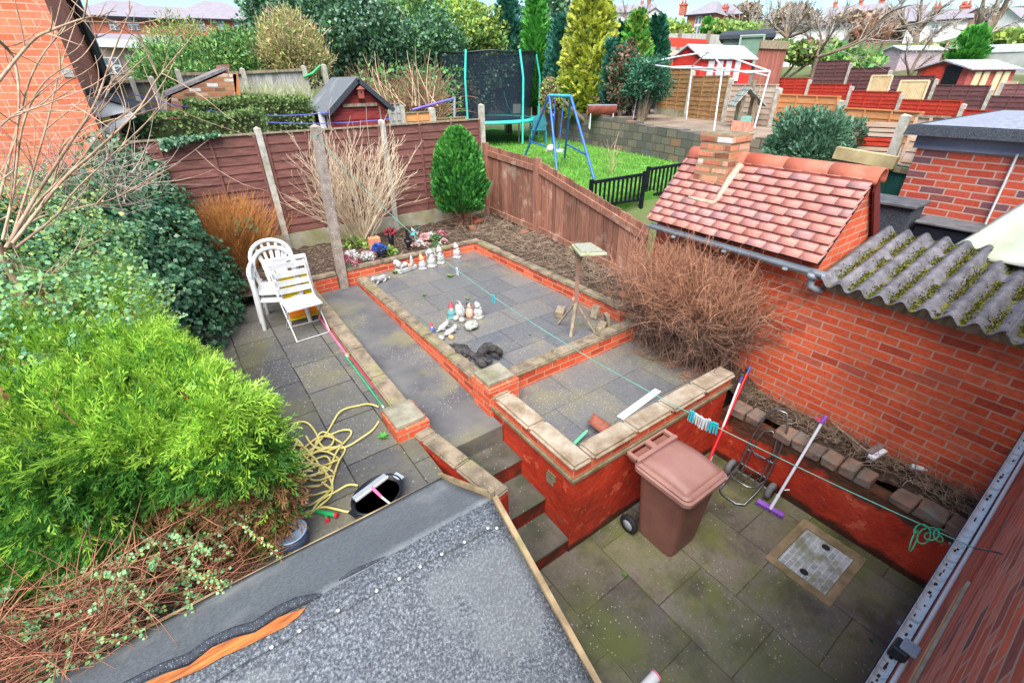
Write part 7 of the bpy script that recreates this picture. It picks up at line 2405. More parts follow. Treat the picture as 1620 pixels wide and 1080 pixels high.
# ------------------------------------------------------------------ far houses on the ridge
M_WHITEHOUSE = M_CREAM
house("brick_house", "far brick house with hipped slate roof and tall white window", "house", 1082, 1122, 4, 23, 62, 58, 8, M_BRICK_FAR, M_SLATE, 'hip', windows=[(1104, 40, 10, 26)], chimneys=[(1077, 8, 10), (1150, 14, 8)], yaw=-18)
house("brick_house", "low slate roofed house wing right of the hipped house", "house", 1120, 1162, 6, 24, 62, 62, 8, M_BRICK_FAR, M_SLATE, 'hip')
house("cream_house", "pale house with slate roof behind the tall golden conifer", "house", 962, 1030, 8, 20, 70, 70, 9, M_CREAM, M_SLATE, 'side', windows=[(972, 33, 8, 14)], chimneys=[(1016, 5, 5), (1027, 2, 6)])
house("cream_house", "small white house with gabled front left of the hipped brick house", "house", 1018, 1042, 12, 24, 70, 66, 8, M_CREAM, M_SLATE, 'front', windows=[(1030, 34, 8, 9)])
house("terrace_house", "long low brick terrace with many chimneys on the right ridge", "house", 1296, 1370, 10, 32, 80, 88, 10, M_BRICK_DULL, M_SLATE, 'side', chimneys=[(1363, 2, 6), (1322, 6, 6)], windows=[(1320, 42, 7, 9), (1350, 42, 7, 9)])
house("terrace_house", "brick terrace half hidden by bare trees on the right ridge", "house", 1366, 1432, 12, 34, 85, 92, 10, M_BRICK_DULL, M_SLATE, 'side', chimneys=[(1396, 1, 8)], windows=[(1400, 45, 7, 9)])
house("cream_house", "white rendered house with slate roof between bare trees", "house", 1430, 1502, 18, 33, 84, 70, 9, M_WHITEHOUSE, M_SLATE, 'side', windows=[(1446, 46, 8, 11), (1478, 46, 8, 11)], chimneys=[(1482, 13, 10), (1528, 12, 12)])
house("brick_house", "tall brick gable end right of the white rendered house", "house", 1502, 1536, 14, 30, 84, 72, 9, M_BRICK_DULL, M_SLATE, 'front', chimneys=[(1524, 11, 9)])
house("cream_house", "white gabled house behind the thick leaning tree", "house", 1548, 1590, 14, 34, 80, 64, 8, M_WHITEHOUSE, M_SLATE, 'front', yaw=-35)
house("garage_block", "long low white garage with flat dark roof beyond the dark fence", "garage", 1216, 1320, 40, 46, 90, 52, 6, M_CREAM, M_FELT_DARK, 'flat', over=0.3)
house("greenhouse", "pale greenhouse at the far right edge beyond the red fence", "greenhouse", 1560, 1640, 70, 80, 112, 40, 4, simple("pale_glazing", C(176, 176, 170), C(130, 126, 116), scale=1, rough=0.4), M_ROOFPALE, 'side', over=0.05)
for lab, x0, x1, yt, yb, r, m in (("brown plank fence right of the red playhouse", 1574, 1660, 134, 160, 30, M_PANEL_DARK), ("low pinkish fence behind the red playhouse", 1545, 1600, 130, 150, 33, M_PANEL_PINK)):
    a, b = at(x0, yb, r=r), at(x1, yb + 4, r=r)
    zt_ = at((x0 + x1) / 2, yt, r=r).z
    t = thing("lap_fence", lab, "fence", tuple(a))
    lap_panel(t, (a.x, a.y), (b.x, b.y), zt_ - 1.3, zt_, m, rows=8, battens=2, cap=2)
    conc_post(t, a.x, a.y, zt_ - 1.8, zt_ + .1, w=.12)

# ------------------------------------------------------------------ vegetation
L_LIME = leafmat("lime_conifer", [C(116, 166, 46), C(150, 194, 60), C(188, 214, 90), C(130, 178, 52), C(96, 146, 46)], trans=0.3)
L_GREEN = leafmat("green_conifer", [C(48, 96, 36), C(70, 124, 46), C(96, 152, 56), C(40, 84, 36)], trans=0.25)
L_BROWNC = leafmat("dead_conifer", [C(120, 84, 58), C(150, 112, 76), C(104, 66, 46), C(116, 110, 62)], rough=0.9, spec=0.1, trans=0.1)
L_IVY = leafmat("ivy_leaf", [C(36, 78, 54), C(54, 102, 68), C(80, 124, 84), C(112, 150, 108), C(48, 90, 52)], rough=0.35, spec=0.5, trans=0.12)
L_IVYY = leafmat("variegated_ivy", [C(150, 166, 90), C(206, 200, 130), C(96, 140, 90)], rough=0.4, trans=0.15)
L_COTO = leafmat("cotoneaster_leaf", [C(96, 150, 104), C(124, 172, 122), C(146, 186, 136), C(150, 190, 96), C(110, 160, 130)], rough=0.45, trans=0.25)
L_DARKEV = leafmat("dark_evergreen", [C(48, 84, 62), C(70, 110, 80), C(98, 136, 104), C(128, 156, 130), C(60, 98, 58)], rough=0.35, spec=0.5, trans=0.12, nscale=0.8)
L_MIDEV = leafmat("mid_evergreen", [C(60, 110, 62), C(86, 140, 76), C(118, 166, 92), C(52, 100, 66)], rough=0.45, trans=0.2, nscale=0.8)
L_YELLOWEV = leafmat("yellow_green_shrub", [C(150, 170, 70), C(190, 204, 96), C(116, 150, 66), C(206, 214, 120)], rough=0.5, trans=0.25, nscale=0.8)
L_LIGHT = leafmat("light_green_tree", [C(130, 166, 84), C(160, 190, 104), C(110, 150, 76), C(180, 200, 124)], rough=0.6, trans=0.3, nscale=0.8)
L_GOLD = leafmat("golden_conifer", [C(190, 196, 66), C(216, 214, 92), C(166, 178, 60), C(226, 222, 120), C(140, 160, 60)], rough=0.6, trans=0.25, nscale=1.0)
L_BLUEC = leafmat("blue_green_conifer", [C(48, 106, 92), C(66, 130, 112), C(84, 146, 124), C(40, 90, 76)], rough=0.6, trans=0.15, nscale=1.0)
L_DKC = leafmat("dark_conifer", [C(40, 96, 74), C(56, 118, 86), C(34, 82, 66)], rough=0.6, trans=0.15, nscale=1.0)
L_GRC = leafmat("fresh_conifer", [C(70, 150, 60), C(96, 176, 70), C(60, 130, 62), C(130, 190, 76)], rough=0.6, trans=0.2, nscale=1.0)
L_BUFF = leafmat("buff_shrub", [C(206, 186, 140), C(190, 170, 110), C(176, 176, 100), C(216, 196, 156)], rough=0.8, trans=0.2, nscale=1.2)
L_JUN = leafmat("grey_juniper", [C(80, 120, 92), C(108, 148, 116), C(64, 104, 78), C(136, 170, 138)], rough=0.6, trans=0.15, nscale=2)
L_HEDGE = leafmat("clipped_hedge_leaf", [C(96, 126, 66), C(120, 146, 80), C(80, 110, 58), C(146, 156, 100)], rough=0.6, trans=0.2, nscale=2)
L_RUSTSH = leafmat("rust_leaf", [C(96, 70, 56), C(130, 96, 76), C(150, 120, 96), C(90, 100, 66)], rough=0.8, trans=0.1)
L_GRASS = leafmat("grass_blade", [C(96, 150, 58), C(118, 170, 70), C(84, 132, 50), C(150, 184, 96)], rough=0.6, trans=0.3, nscale=1.2)
L_TUFT = leafmat("lime_tuft", [C(104, 140, 66), C(86, 124, 56), C(126, 156, 84)], rough=0.6, trans=0.3)


def mesh_leaves(name, parent, v, f, m, mi=None):
    return np_mesh(name, v, f, m, parent, mi)


FRS = [frond(6, w=0.016, spread=0.40, seed=k) for k in range(4)]
FR2V, FR2F = frond(4, w=0.09, spread=0.5)

# ---- moss on the corrugated sheets
mx, my, mz = MOSS
pos = np.stack([mx, my, mz], 1)
N = len(pos)
v, f = leaf_geo(pos, np.stack([rng.normal(0, .5, N), rng.normal(0, .5, N), np.ones(N)], 1), rdir(N), 0.006 + 0.012 * rng.random(N), 1.1, 0.3)
mo = np_mesh("moss", v, f, M_MOSS, oh)
mo['kind'] = 'stuff'

# ---- near conifer hedge
hd = thing("conifer_hedge", "bright lime green conifer hedge with brown dead patch beside the shed roof", "hedge", (-0.9, 3.2, 0.84))


def hx(y, z):
    base = 0.03 - 0.30 * (np.minimum(y, 4.2) - 2.6) - 0.16 * np.maximum(y - 4.2, 0)
    return base - 0.16 * np.clip((1.45 - z) / 0.6, 0, 1) - 0.12 * np.clip((z - 1.75) / 0.3, 0, 1)


def hz(x, y):
    return 1.97 + 0.07 * np.sin(x * 4 + 1) * np.sin(y * 3.1) + 0.05 * np.sin(x * 9 + y * 7) - 0.10 * np.clip((y - 4.5) / 1.5, 0, 1)


def hyf(x):
    return 2.60 + 0.16 * (-x) / 1.2 + 0.05 * np.sin(x * 8)


P, A, Nn, S, K = [], [], [], [], []
# top
n = 8000
y = 2.62 + 3.6 * rng.random(n) ** 1.15
x = hx(y, 1.9) - 2.2 * rng.random(n) ** 1.1
p = np.stack([x, y, hz(x, y) - 0.16 * rng.random(n)], 1)
P.append(p); A.append(np.stack([rng.normal(0.08, .28, n), rng.normal(-0.12, .28, n), 0.9 + 0 * x], 1)); S.append(0.13 + 0.17 * rng.random(n)); K.append((rng.random(n) < 0.25).astype(int))
# front
n = 10500
x = 0.0 - 2.0 * rng.random(n)
z = 0.95 + 1.05 * rng.random(n)
yy = hyf(x) + 0.30 * rng.random(n) ** 1.4
x = np.minimum(x, hx(yy, z))
p = np.stack([x, yy, z], 1)
P.append(p); A.append(np.stack([rng.normal(-0.2, .55, n), rng.normal(-0.75, .25, n), rng.normal(0.12, .3, n)], 1)); S.append(0.13 + 0.16 * rng.random(n))
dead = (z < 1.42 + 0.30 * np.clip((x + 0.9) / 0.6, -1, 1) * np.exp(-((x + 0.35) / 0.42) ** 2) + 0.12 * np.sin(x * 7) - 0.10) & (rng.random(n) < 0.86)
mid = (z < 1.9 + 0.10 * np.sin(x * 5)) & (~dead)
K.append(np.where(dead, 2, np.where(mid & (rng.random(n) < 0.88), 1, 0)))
# right end
n = 5500
y = 2.62 + 3.4 * rng.random(n) ** 1.2
z = 0.9 + 1.1 * rng.random(n)
p = np.stack([hx(y, z) - 0.22 * rng.random(n) ** 1.5, y, z], 1)
P.append(p); A.append(np.stack([rng.normal(0.8, .25, n), rng.normal(-0.1, .35, n), rng.normal(0.45, .3, n)], 1)); S.append(0.12 + 0.15 * rng.random(n))
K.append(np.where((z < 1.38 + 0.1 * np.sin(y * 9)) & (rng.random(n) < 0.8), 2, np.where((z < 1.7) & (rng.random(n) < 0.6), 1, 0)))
P, A, S, K = np.concatenate(P), np.concatenate(A), np.concatenate(S), np.concatenate(K)
Nn = rng.normal(size=P.shape) * 0.55 + np.array([0.1, -0.5, 0.75])
ms_, ks = [], []
for q in range(4):
    ms_.append(stamp(*FRS[q], P[q::4], A[q::4], Nn[q::4], S[q::4]))
    ks.append(np.repeat(K[q::4], len(FRS[q][1])))
v, f = join(ms_)
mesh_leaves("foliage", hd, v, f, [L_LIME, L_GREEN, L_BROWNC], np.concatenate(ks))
# inner dead brown stems
n = 900
p0 = np.stack([-0.05 - 1.9 * rng.random(n), 2.75 + 0.5 * rng.random(n), 0.85 + 0.5 * rng.random(n)], 1)
Pq = grow(p0, np.stack([rng.normal(0, .5, n), rng.normal(-.6, .4, n), rng.normal(.5, .4, n)], 1), 0.25 + 0.4 * rng.random(n), 6, 0.4)
n2 = 18
q0 = np.stack([-0.1 - 1.8 * rng.random(n2), 2.75 + 1.6 * rng.random(n2), np.full(n2, 1.7)], 1)
Q2 = grow(q0, np.stack([rng.normal(0, .35, n2), rng.normal(-.2, .35, n2), np.ones(n2)], 1), 0.42 + 0.12 * rng.random(n2), 6, 0.3)
v, f = join([strand_geo(Pq, taper(n, 6, 0.006, 0.0015)), strand_geo(Q2, taper(n2, 6, 0.007, 0.003))])
np_mesh("stems", v, f, M_TWIG_BROWN, hd)
# dark inside so that light does not leak through: dead brown sprays filling the core
n = 5200
p = np.stack([-0.18 - 2.1 * rng.random(n), 2.86 + 2.9 * rng.random(n), 0.85 + 1.0 * rng.random(n)], 1)
p[:, 0] = np.minimum(p[:, 0], hx(p[:, 1], p[:, 2]) - 0.16)
v, f = stamp(FR2V, FR2F, p, rdir(n), rdir(n), 0.22 + 0.1 * rng.random(n))
mesh_leaves("inner_foliage", hd, v, f, L_BROWNC)

# ---- cotoneaster and dry stems in front of the hedge
ct = thing("cotoneaster", "straggling cotoneaster with round pale leaves over dry red stems by the shed roof", "shrub", (-1.2, 2.3, 0.84))
n = 1300
p0 = np.stack([-0.35 - 1.75 * rng.random(n) ** 0.8, 2.2 + 0.45 * rng.random(n), 0.90 + 0.25 * rng.random(n)], 1)
far_ = p0[:, 0] < -0.75
p0[far_, 1] -= 0.16
p0[far_, 2] += 0.30
Pq = grow(p0, np.stack([rng.normal(0.1, .9, n), rng.normal(-.25, .5, n), rng.normal(.35, .4, n)], 1), 0.15 + 0.4 * rng.random(n), 7, 0.6)
v, f = strand_geo(Pq, taper(n, 7, 0.0035, 0.001))
np_mesh("dry_stems", v, f, M_TWIG_BROWN, ct)


def sprigs(parent, p0, d0, L, m_leaf, size, K=14, step=2, r0=0.003, curl=0.5, stem=M_TWIG_RED):
    Pq = grow(np.asarray(p0), np.asarray(d0), np.asarray(L), K, curl, -0.3)
    v, f = strand_geo(Pq, taper(len(Pq), K, r0, 0.001))
    np_mesh("stems", v, f, stem, parent)
    pos, ax, nr = [], [], []
    T = np.gradient(Pq, axis=1)
    for k in range(1, K):
        t = unit(T[:, k])
        s = np.cross(t, np.array([0.1, -0.5, 0.85]))
        for sg in (-1, 1):
            for o in ((0.0, 0.5) if step == 2 else (0.0,)):
                pos.append(Pq[:, k] - T[:, k] * o + rng.normal(size=t.shape) * 0.006)
                ax.append(s * sg + t * 0.5 + rng.normal(size=t.shape) * 0.6)
                nr.append(np.array([0.1, -0.5, 0.85]) + rng.normal(size=t.shape) * 0.7)
    pos, ax, nr = np.concatenate(pos), np.concatenate(ax), np.concatenate(nr)
    v, f = leaf_geo(pos, ax, nr, size * (0.7 + 0.6 * rng.random(len(pos))), 0.95, 0.06)
    np_mesh("leaves", v, f, m_leaf, parent)


n = 80
p0 = np.stack([-0.5 - 1.4 * rng.random(n), 2.35 + 0.3 * rng.random(n), 1.05 + 0.35 * rng.random(n)], 1)
sprigs(ct, p0, np.stack([rng.normal(.35, .6, n), rng.normal(-.6, .3, n), rng.normal(.35, .25, n)], 1), 0.22 + 0.28 * rng.random(n), L_COTO, 0.020)
# long shoots reaching over the felt roof
ends = [((235, 880), (375, 955)), ((300, 905), (360, 930)), ((380, 830), (485, 892)), ((180, 900), (280, 965)), ((150, 930), (250, 1000)), ((120, 980), (170, 1050)), ((220, 850), (330, 900)), ((60, 990), (110, 1070))]
p0, d0, L = [], [], []
for a, b in ends:
    A_, B_ = at(*a, z=1.42), at(*b, z=1.33)
    p0.append(A_); d0.append((B_ - A_) + Vector((0, 0, 0.04))); L.append((B_ - A_).length)
sprigs(ct, np.array(p0), np.array(d0), np.array(L), L_COTO, 0.016, K=16, curl=0.3)
c2 = thing("cotoneaster", "pale leaved cotoneaster spreading along the top of the conifer hedge", "shrub", (-0.8, 5.2, 1.8))
n = 240
y = 3.9 + 2.6 * rng.random(n)
p0 = np.stack([hx(y, 1.9) - 0.05 - 0.75 * rng.random(n), y, hz(0 * y - .6, y) - 0.08 + 0.08 * rng.random(n)], 1)
sprigs(c2, p0, np.stack([rng.normal(.5, .6, n), rng.normal(-.5, .4, n), rng.normal(.4, .25, n)], 1), 0.25 + 0.3 * rng.random(n), L_COTO, 0.026, K=10)
CB = [(-0.70, 4.7, 1.95, 0.34, 0.8, 0.40), (-0.90, 5.7, 2.10, 0.42, 0.8, 0.48), (-1.15, 6.9, 2.30, 0.5, 0.7, 0.52), (-1.25, 4.9, 2.0, 0.55, 0.7, 0.5)]
p, nn = blob_points(CB, 15000, 0.35, 0.2)
v, f = leaf_geo(p, nn * 0.4 + rng.normal(size=p.shape) * 0.7, nn + rng.normal(size=p.shape) * 0.6 + np.array([0, 0, .4]), 0.022 + 0.024 * rng.random(len(p)), 0.9, 0.08)
np_mesh("foliage", v, f, [L_COTO, L_LIGHT], c2, (rng.random(len(p)) < 0.3).astype(int))
n = 2600
y = 3.9 + 3.6 * rng.random(n)
p = np.stack([hx(y, 1.9) + 0.10 - 0.34 * rng.random(n) - 0.02 * (y - 4), y, hz(-.5 + 0 * y, y) + 0.10 * (y - 4) * 0.5 - 0.25 * rng.random(n)], 1)
v, f = stamp(*FRS[0], p, np.stack([rng.normal(0.3, .35, n), rng.normal(-0.1, .35, n), np.full(n, .9)], 1), rng.normal(size=p.shape) * 0.55 + np.array([0.1, -0.5, 0.75]), 0.11 + 0.13 * rng.random(n))
np_mesh("far_foliage", v, f, L_LIME, hd)
n = 420
y = 4.4 + 1.6 * rng.random(n)
p0 = np.stack([-1.0 - 0.7 * rng.random(n), y, 1.9 + 0.1 * rng.random(n)], 1)
Pq = grow(p0, np.stack([rng.normal(0, .8, n), rng.normal(0, .6, n), rng.normal(.4, .3, n)], 1), 0.2 + 0.3 * rng.random(n), 6, 0.6)
v, f = strand_geo(Pq, taper(n, 6, 0.005, 0.0015))
np_mesh("dry_stems", v, f, M_TWIG_BROWN, c2)

# ---- ivy mass
iv = thing("ivy_bank", "dark green ivy bank spilling over the patio edge below the brick house", "ivy", (-0.6, 6.8, 0.84))
IB = [(-0.42, 6.45, 1.30, 0.55, 0.75, 0.80), (-0.42, 7.35, 1.70, 0.62, 0.85, 0.95), (-1.0, 6.4, 1.65, 0.7, 0.9, 0.9), (-0.30, 8.1, 2.05, 0.34, 0.32, 0.82), (-0.9, 7.0, 1.95, 0.6, 0.6, 0.8), (-1.7, 5.9, 1.9, 0.7, 0.8, 1.0), (0.02, 7.3, 1.15, 0.36, 0.7, 0.5), (-0.62, 8.15, 2.45, 0.34, 0.26, 0.62)]
p, nn = blob_points(IB, 40000, 0.30, 0.13)
k = p[:, 2] > 0.86
p, nn = p[k], nn[k]
ax = nn * 0.35 + np.array([0.1, -0.2, -0.9]) + rng.normal(size=p.shape) * 0.5
v, f = leaf_geo(p, ax, nn + rng.normal(size=p.shape) * 0.45 + np.array([0, 0, .3]), 0.035 + 0.04 * rng.random(len(p)), 0.9, 0.12)
mi = (rng.random(len(p)) < 0.35 * np.exp(-((p[:, 0] + 0.95) / 0.35) ** 2 - ((p[:, 2] - 2.55) / 0.35) ** 2)).astype(int)
np_mesh("foliage", v, f, [L_IVY, L_IVYY], iv, mi)
# ivy trailing along the fence capping
n = 700
t_ = rng.random(n)
p = np.stack([0.0 + 0.75 * t_ ** 1.3, 8.36 + rng.normal(0, .03, n), 2.93 - 0.16 * rng.random(n) * (1 - t_) + 0.03], 1)
v, f = leaf_geo(p, np.array([0.1, -0.3, -0.8]) + rng.normal(size=p.shape) * 0.5, np.array([0, -0.8, 0.5]) + rng.normal(size=p.shape) * 0.4, 0.03 + 0.03 * rng.random(n), 0.9, 0.1)
np_mesh("trailing_leaves", v, f, L_IVY, iv)
n = 260
p0 = np.stack([-1.6 + 1.4 * rng.random(n), 6.4 + 1.4 * rng.random(n), 2.3 + 0.5 * rng.random(n)], 1)
Pq = grow(p0, np.stack([rng.normal(0, .7, n), rng.normal(-.2, .6, n), rng.normal(.5, .4, n)], 1), 0.3 + 0.5 * rng.random(n), 7, 0.5)
v, f = strand_geo(Pq, taper(n, 7, 0.006, 0.0015))
np_mesh("bare_stems", v, f, M_TWIG_GREY, iv)

# ---- dead orange shrub by the fence
ds = thing("dead_shrub", "dead orange brown conifer shrub by the panel fence", "shrub", (0.45, 7.95, 1.05))
n = 1500
p0 = np.array([0.45, 7.95, 1.05]) + rng.normal(0, 0.10, (n, 3)) * np.array([1.6, 1, 0.5])
an = rng.random(n) * 6.28
sp = 0.75 * rng.random(n) ** 0.7
Pq = grow(p0, np.stack([np.cos(an) * sp, np.sin(an) * sp * 0.6 - 0.1, np.ones(n)], 1), 0.55 + 0.65 * rng.random(n), 7, 0.25, 0.3)
Pq[:, :, 1] = np.minimum(Pq[:, :, 1], 8.33)
B, Lb = branch(Pq, 2, 0.3, 0.28, np.full(n, 0.8), 0.4, 4)
v, f = join([strand_geo(Pq, taper(n, 7, 0.004, 0.0015)), strand_geo(B, taper(len(B), 4, 0.0022, 0.001))])
np_mesh("dry_sprays", v, f, simple("orange_brown_twig", C(206, 150, 80), C(170, 106, 56), scale=7, rough=0.9, island=0.25), ds)
v, f = petal_cluster((0.62, 7.75, 1.7), 0.13, 40, 0.09, 1.5)
np_mesh("green_leaves", v, f, L_JUN, ds)

# ---- bare pale shrub in front of the fence
bs = thing("bare_shrub", "leafless pale stemmed shrub fanning out against the panel fence", "shrub", (2.42, 7.95, 1.06))
n = 64
p0 = np.array([2.42, 7.95, 1.04]) + rng.normal(0, 0.05, (n, 3)) * np.array([1, 0.6, 0.2])
an = rng.random(n) * 6.28
sp = 0.15 + 0.75 * rng.random(n)
L0 = 1.15 + 0.65 * rng.random(n)
Pq = grow(p0, np.stack([np.cos(an) * sp, np.sin(an) * sp * 0.45 - 0.12, np.ones(n)], 1), L0, 10, 0.25, 0.35)
B, Lb = branch(Pq, 5, 0.28, 0.42, L0, 0.25, 7, 0.3, 0.5)
B2, _ = branch(B, 2, 0.3, 0.5, Lb, 0.3, 5, 0.3, 0.5)
for q in (Pq, B, B2): q[:, :, 1] = np.minimum(q[:, :, 1], 8.34)
v, f = join([strand_geo(Pq, taper(n, 10, 0.009, 0.004)), strand_geo(B, taper(len(B), 7, 0.005, 0.003)), strand_geo(B2, taper(len(B2), 5, 0.0036, 0.002))])
np_mesh("stems", v, f, simple("bleached_twig", C(226, 208, 178), C(186, 162, 132), scale=9, rough=0.8, island=0.2), bs)
v, f = petal_cluster((2.3, 7.95, 1.06), 0.22, 150, 0.08, 0.9)
np_mesh("base_leaves", v, f, FL['lime'], bs)

# ---- clipped conifer at the corner
cc_ = thing("clipped_conifer", "dense clipped green conifer with short stem at the corner of the bed", "conifer", (4.38, 7.85, 1.08))
n = 5200
t_ = rng.random(n)
zz = 1.40 + 1.40 * t_
Rr = 0.46 * np.clip(np.sin(np.pi * (0.16 + 0.84 * t_) ** 0.85) ** 0.55, 0.02, 1)
an = rng.random(n) * 6.28
q = (1 - 0.25 * rng.random(n) ** 2) * (1 + 0.06 * np.sin(an * 4 + t_ * 13) + 0.05 * np.sin(an * 7 - t_ * 21)) + 0.12 * (rng.random(n) < 0.05)
p = np.stack([4.38 + Rr * q * np.cos(an), 7.85 + Rr * q * np.sin(an), zz], 1)
out = np.stack([np.cos(an), np.sin(an), 0.9 + 0.8 * t_], 1)
v, f = stamp(FR2V, FR2F, p, out + rng.normal(0, .3, p.shape), np.stack([np.cos(an), np.sin(an), 0 * an], 1) + rng.normal(0, .6, p.shape), 0.08 + 0.06 * rng.random(n))
np_mesh("foliage", v, f, [L_GRC, leafmat("deep_conifer", [C(44, 110, 56), C(60, 130, 62)], trans=0.15)], cc_, np.repeat((rng.random(n) < 0.45 * (1 - t_) + 0.1).astype(int), len(FR2F)))
MB().tube([(4.38, 7.85, 1.03), (4.40, 7.85, 1.25), (4.38, 7.86, 1.8), (4.38, 7.85, 2.4)], [0.035, 0.03, 0.028, 0.01], 8).build("trunk", M_BARK_DARK, cc_)
n = 120
p0 = np.array([4.38, 7.85, 1.2]) + rng.normal(0, .1, (n, 3))
Pq = grow(p0, rng.normal(size=(n, 3)) + np.array([0, -.3, .5]), 0.2 + 0.2 * rng.random(n), 5, 0.4)
v, f = strand_geo(Pq, taper(n, 5, 0.004, 0.0015))
np_mesh("dry_twigs", v, f, M_TWIG_BROWN, cc_)

# ---- brown bush against the outhouse
bb_ = thing("brown_bush", "large tangled leafless brown bush against the brick outhouse", "bush", (4.1, 2.55, 0.84))
n = 2100
p0 = np.stack([4.17 + rng.normal(0, .12, n), 2.55 + rng.normal(0, .22, n), 0.82 + 0.12 * rng.random(n)], 1)
an = rng.random(n) * 6.28
sp = 0.75 * rng.random(n) ** 0.7
L0 = 0.6 + 0.62 * rng.random(n)
Pq = grow(p0, np.stack([np.cos(an) * sp * 0.55 + 0.03, np.sin(an) * sp * 0.66, np.ones(n) * 0.9], 1), L0, 9, 0.45, 0.25, 0.10)
B, Lb = branch(Pq, 4, 0.55, 0.42, L0, 0.2, 6, 0.7, 0.25, 0.14)
B2, _ = branch(B[::2], 2, 0.6, 0.5, Lb[::2], 0.2, 5, 0.7, 0.2, 0.14)
for q in (Pq, B, B2): q[:, :, 0] = np.minimum(q[:, :, 0], 4.40 + 0.5 * np.clip((q[:, :, 2] - 2.2), 0, 1))
v, f = join([strand_geo(Pq, taper(n, 9, 0.004, 0.0015)), strand_geo(B, taper(len(B), 6, 0.0026, 0.0012)), strand_geo(B2, taper(len(B2), 5, 0.0018, 0.0009))])
hgt = v[f[:, 0], 2]
mi = (hgt + rng.normal(0, .12, len(hgt)) > 1.48).astype(int)
np_mesh("twigs", v, f, [simple("dull_brown_twig", C(150, 118, 100), C(92, 70, 58), scale=8, rough=0.9, island=0.35), simple("tan_orange_twig", C(192, 142, 112), C(150, 102, 78), scale=7, rough=0.9, island=0.35)], bb_, mi)
MB().tube([(4.12, 2.6, 0.78), (4.10, 2.62, 0.95)], [0.05, 0.03], 8).build("trunk", M_BARK_DARK, bb_)

# ---- dry stalks on the beds
def litter(name, label, n, xf, zf, Lr, m, flat=0.25, r0=0.003, rise=0.25):
    x, y = xf(n)
    p0 = np.stack([x, y, zf(x, y)], 1)
    an = rng.random(n) * 6.28
    Pq = grow(p0, np.stack([np.cos(an), np.sin(an), np.abs(rng.normal(0, rise, n))], 1), Lr[0] + (Lr[1] - Lr[0]) * rng.random(n), 6, 0.8, -0.15, 0.12)
    Pq[:, :, 2] = np.maximum(Pq[:, :, 2], p0[:, None, 2] + 0.006)
    v, f = strand_geo(Pq, taper(n, 6, r0, r0 * 0.5))
    o = np_mesh(name, v, f, m)
    return tag(o, label, "dry stalks", kind='stuff')


M_STRAW = simple("straw", C(176, 156, 132), C(112, 92, 74), scale=9, rough=0.9, island=0.3)
litter("dry_stalks", "tangle of dry pale stalks on the bed along the board fence", 1300, lambda n: (4.15 + 0.95 * rng.random(n), 3.3 + 4.9 * rng.random(n)), lambda x, y: 1.10 + 0.02 * rng.random(len(x)) + 0.05 * (y > 4), (0.1, 0.42), M_STRAW)
litter("dry_stalks", "scattered dry stalks on the soil bed under the panel fence", 650, lambda n: (-0.2 + 4.6 * rng.random(n), 6.9 + 1.4 * rng.random(n)), lambda x, y: 1.08 + 0.03 * rng.random(len(x)), (0.08, 0.32), M_STRAW)
litter("dry_stalks", "dry stalks and litter on the ledge behind the dark blocks", 650, lambda n: (4.14 + 0.25 * rng.random(n), -0.2 + 2.2 * rng.random(n)), lambda x, y: 0.69 + 0.02 * rng.random(len(x)), (0.06, 0.26), M_STRAW, rise=0.5)
litter("dry_stalks", "fallen brown twigs on the paving under the brown bush", 260, lambda n: (3.75 + 0.65 * rng.random(n), 1.95 + 0.9 * rng.random(n)), lambda x, y: 0.83 + 0.01 * rng.random(len(x)), (0.1, 0.3), M_TWIG_BROWN, rise=0.1)

# small weeds
def weed(label, px, z, r, n=40, m=None, name="weed"):
    q = at(*px, z=z)
    t = thing(name, label, "weed", (q.x, q.y, z))
    an = rng.random(n) * 6.28
    d = np.stack([np.cos(an), np.sin(an), 0.3 + 0.6 * rng.random(n)], 1)
    v, f = leaf_geo(np.array([q.x, q.y, z]) + d * r * 0.15 * rng.random((n, 1)), d, rdir(n) * 0.3 + np.array([0, 0, 1]), r * (0.35 + 0.4 * rng.random(n)), 0.4, 0.1)
    np_mesh("leaves", v, f, m or L_TUFT, t)


weed("bright green weed in the yard paving left of the bin", (988, 910), 0.002, 0.045, 30)
weed("leafy green plant at the foot of the board fence", (977, 449), 1.08, 0.12, 70, L_GRC)
weed("pale green weed on the flags near the slim white gnome", (713, 438), TZ, 0.09, 30)
weed("green weed beside the white planter ornament", (626, 432), TZ, 0.10, 50)
weed("small weed among the flags above the stone cluster", (740, 474), TZ, 0.06, 24)
weed("green weed on the left side of the terrace flags", (672, 468), TZ, 0.06, 30)
weed("green weed at the top corner of the path coping", (573, 443), 0.95, 0.09, 40)
weed("small weed at the foot of the brick pier by the hose", (606, 692), 0.845, 0.07, 50, L_GRC)
weed("weed growing between the pink pole and coping wall", (552, 562), 0.845, 0.06, 36, L_GRC)
weed("tiny weed by the white marks on the flags", (838, 530), TZ, 0.035, 20)
weed("small weed in the yard paving near the house wall", (1378, 1012), 0.002, 0.04, 24)

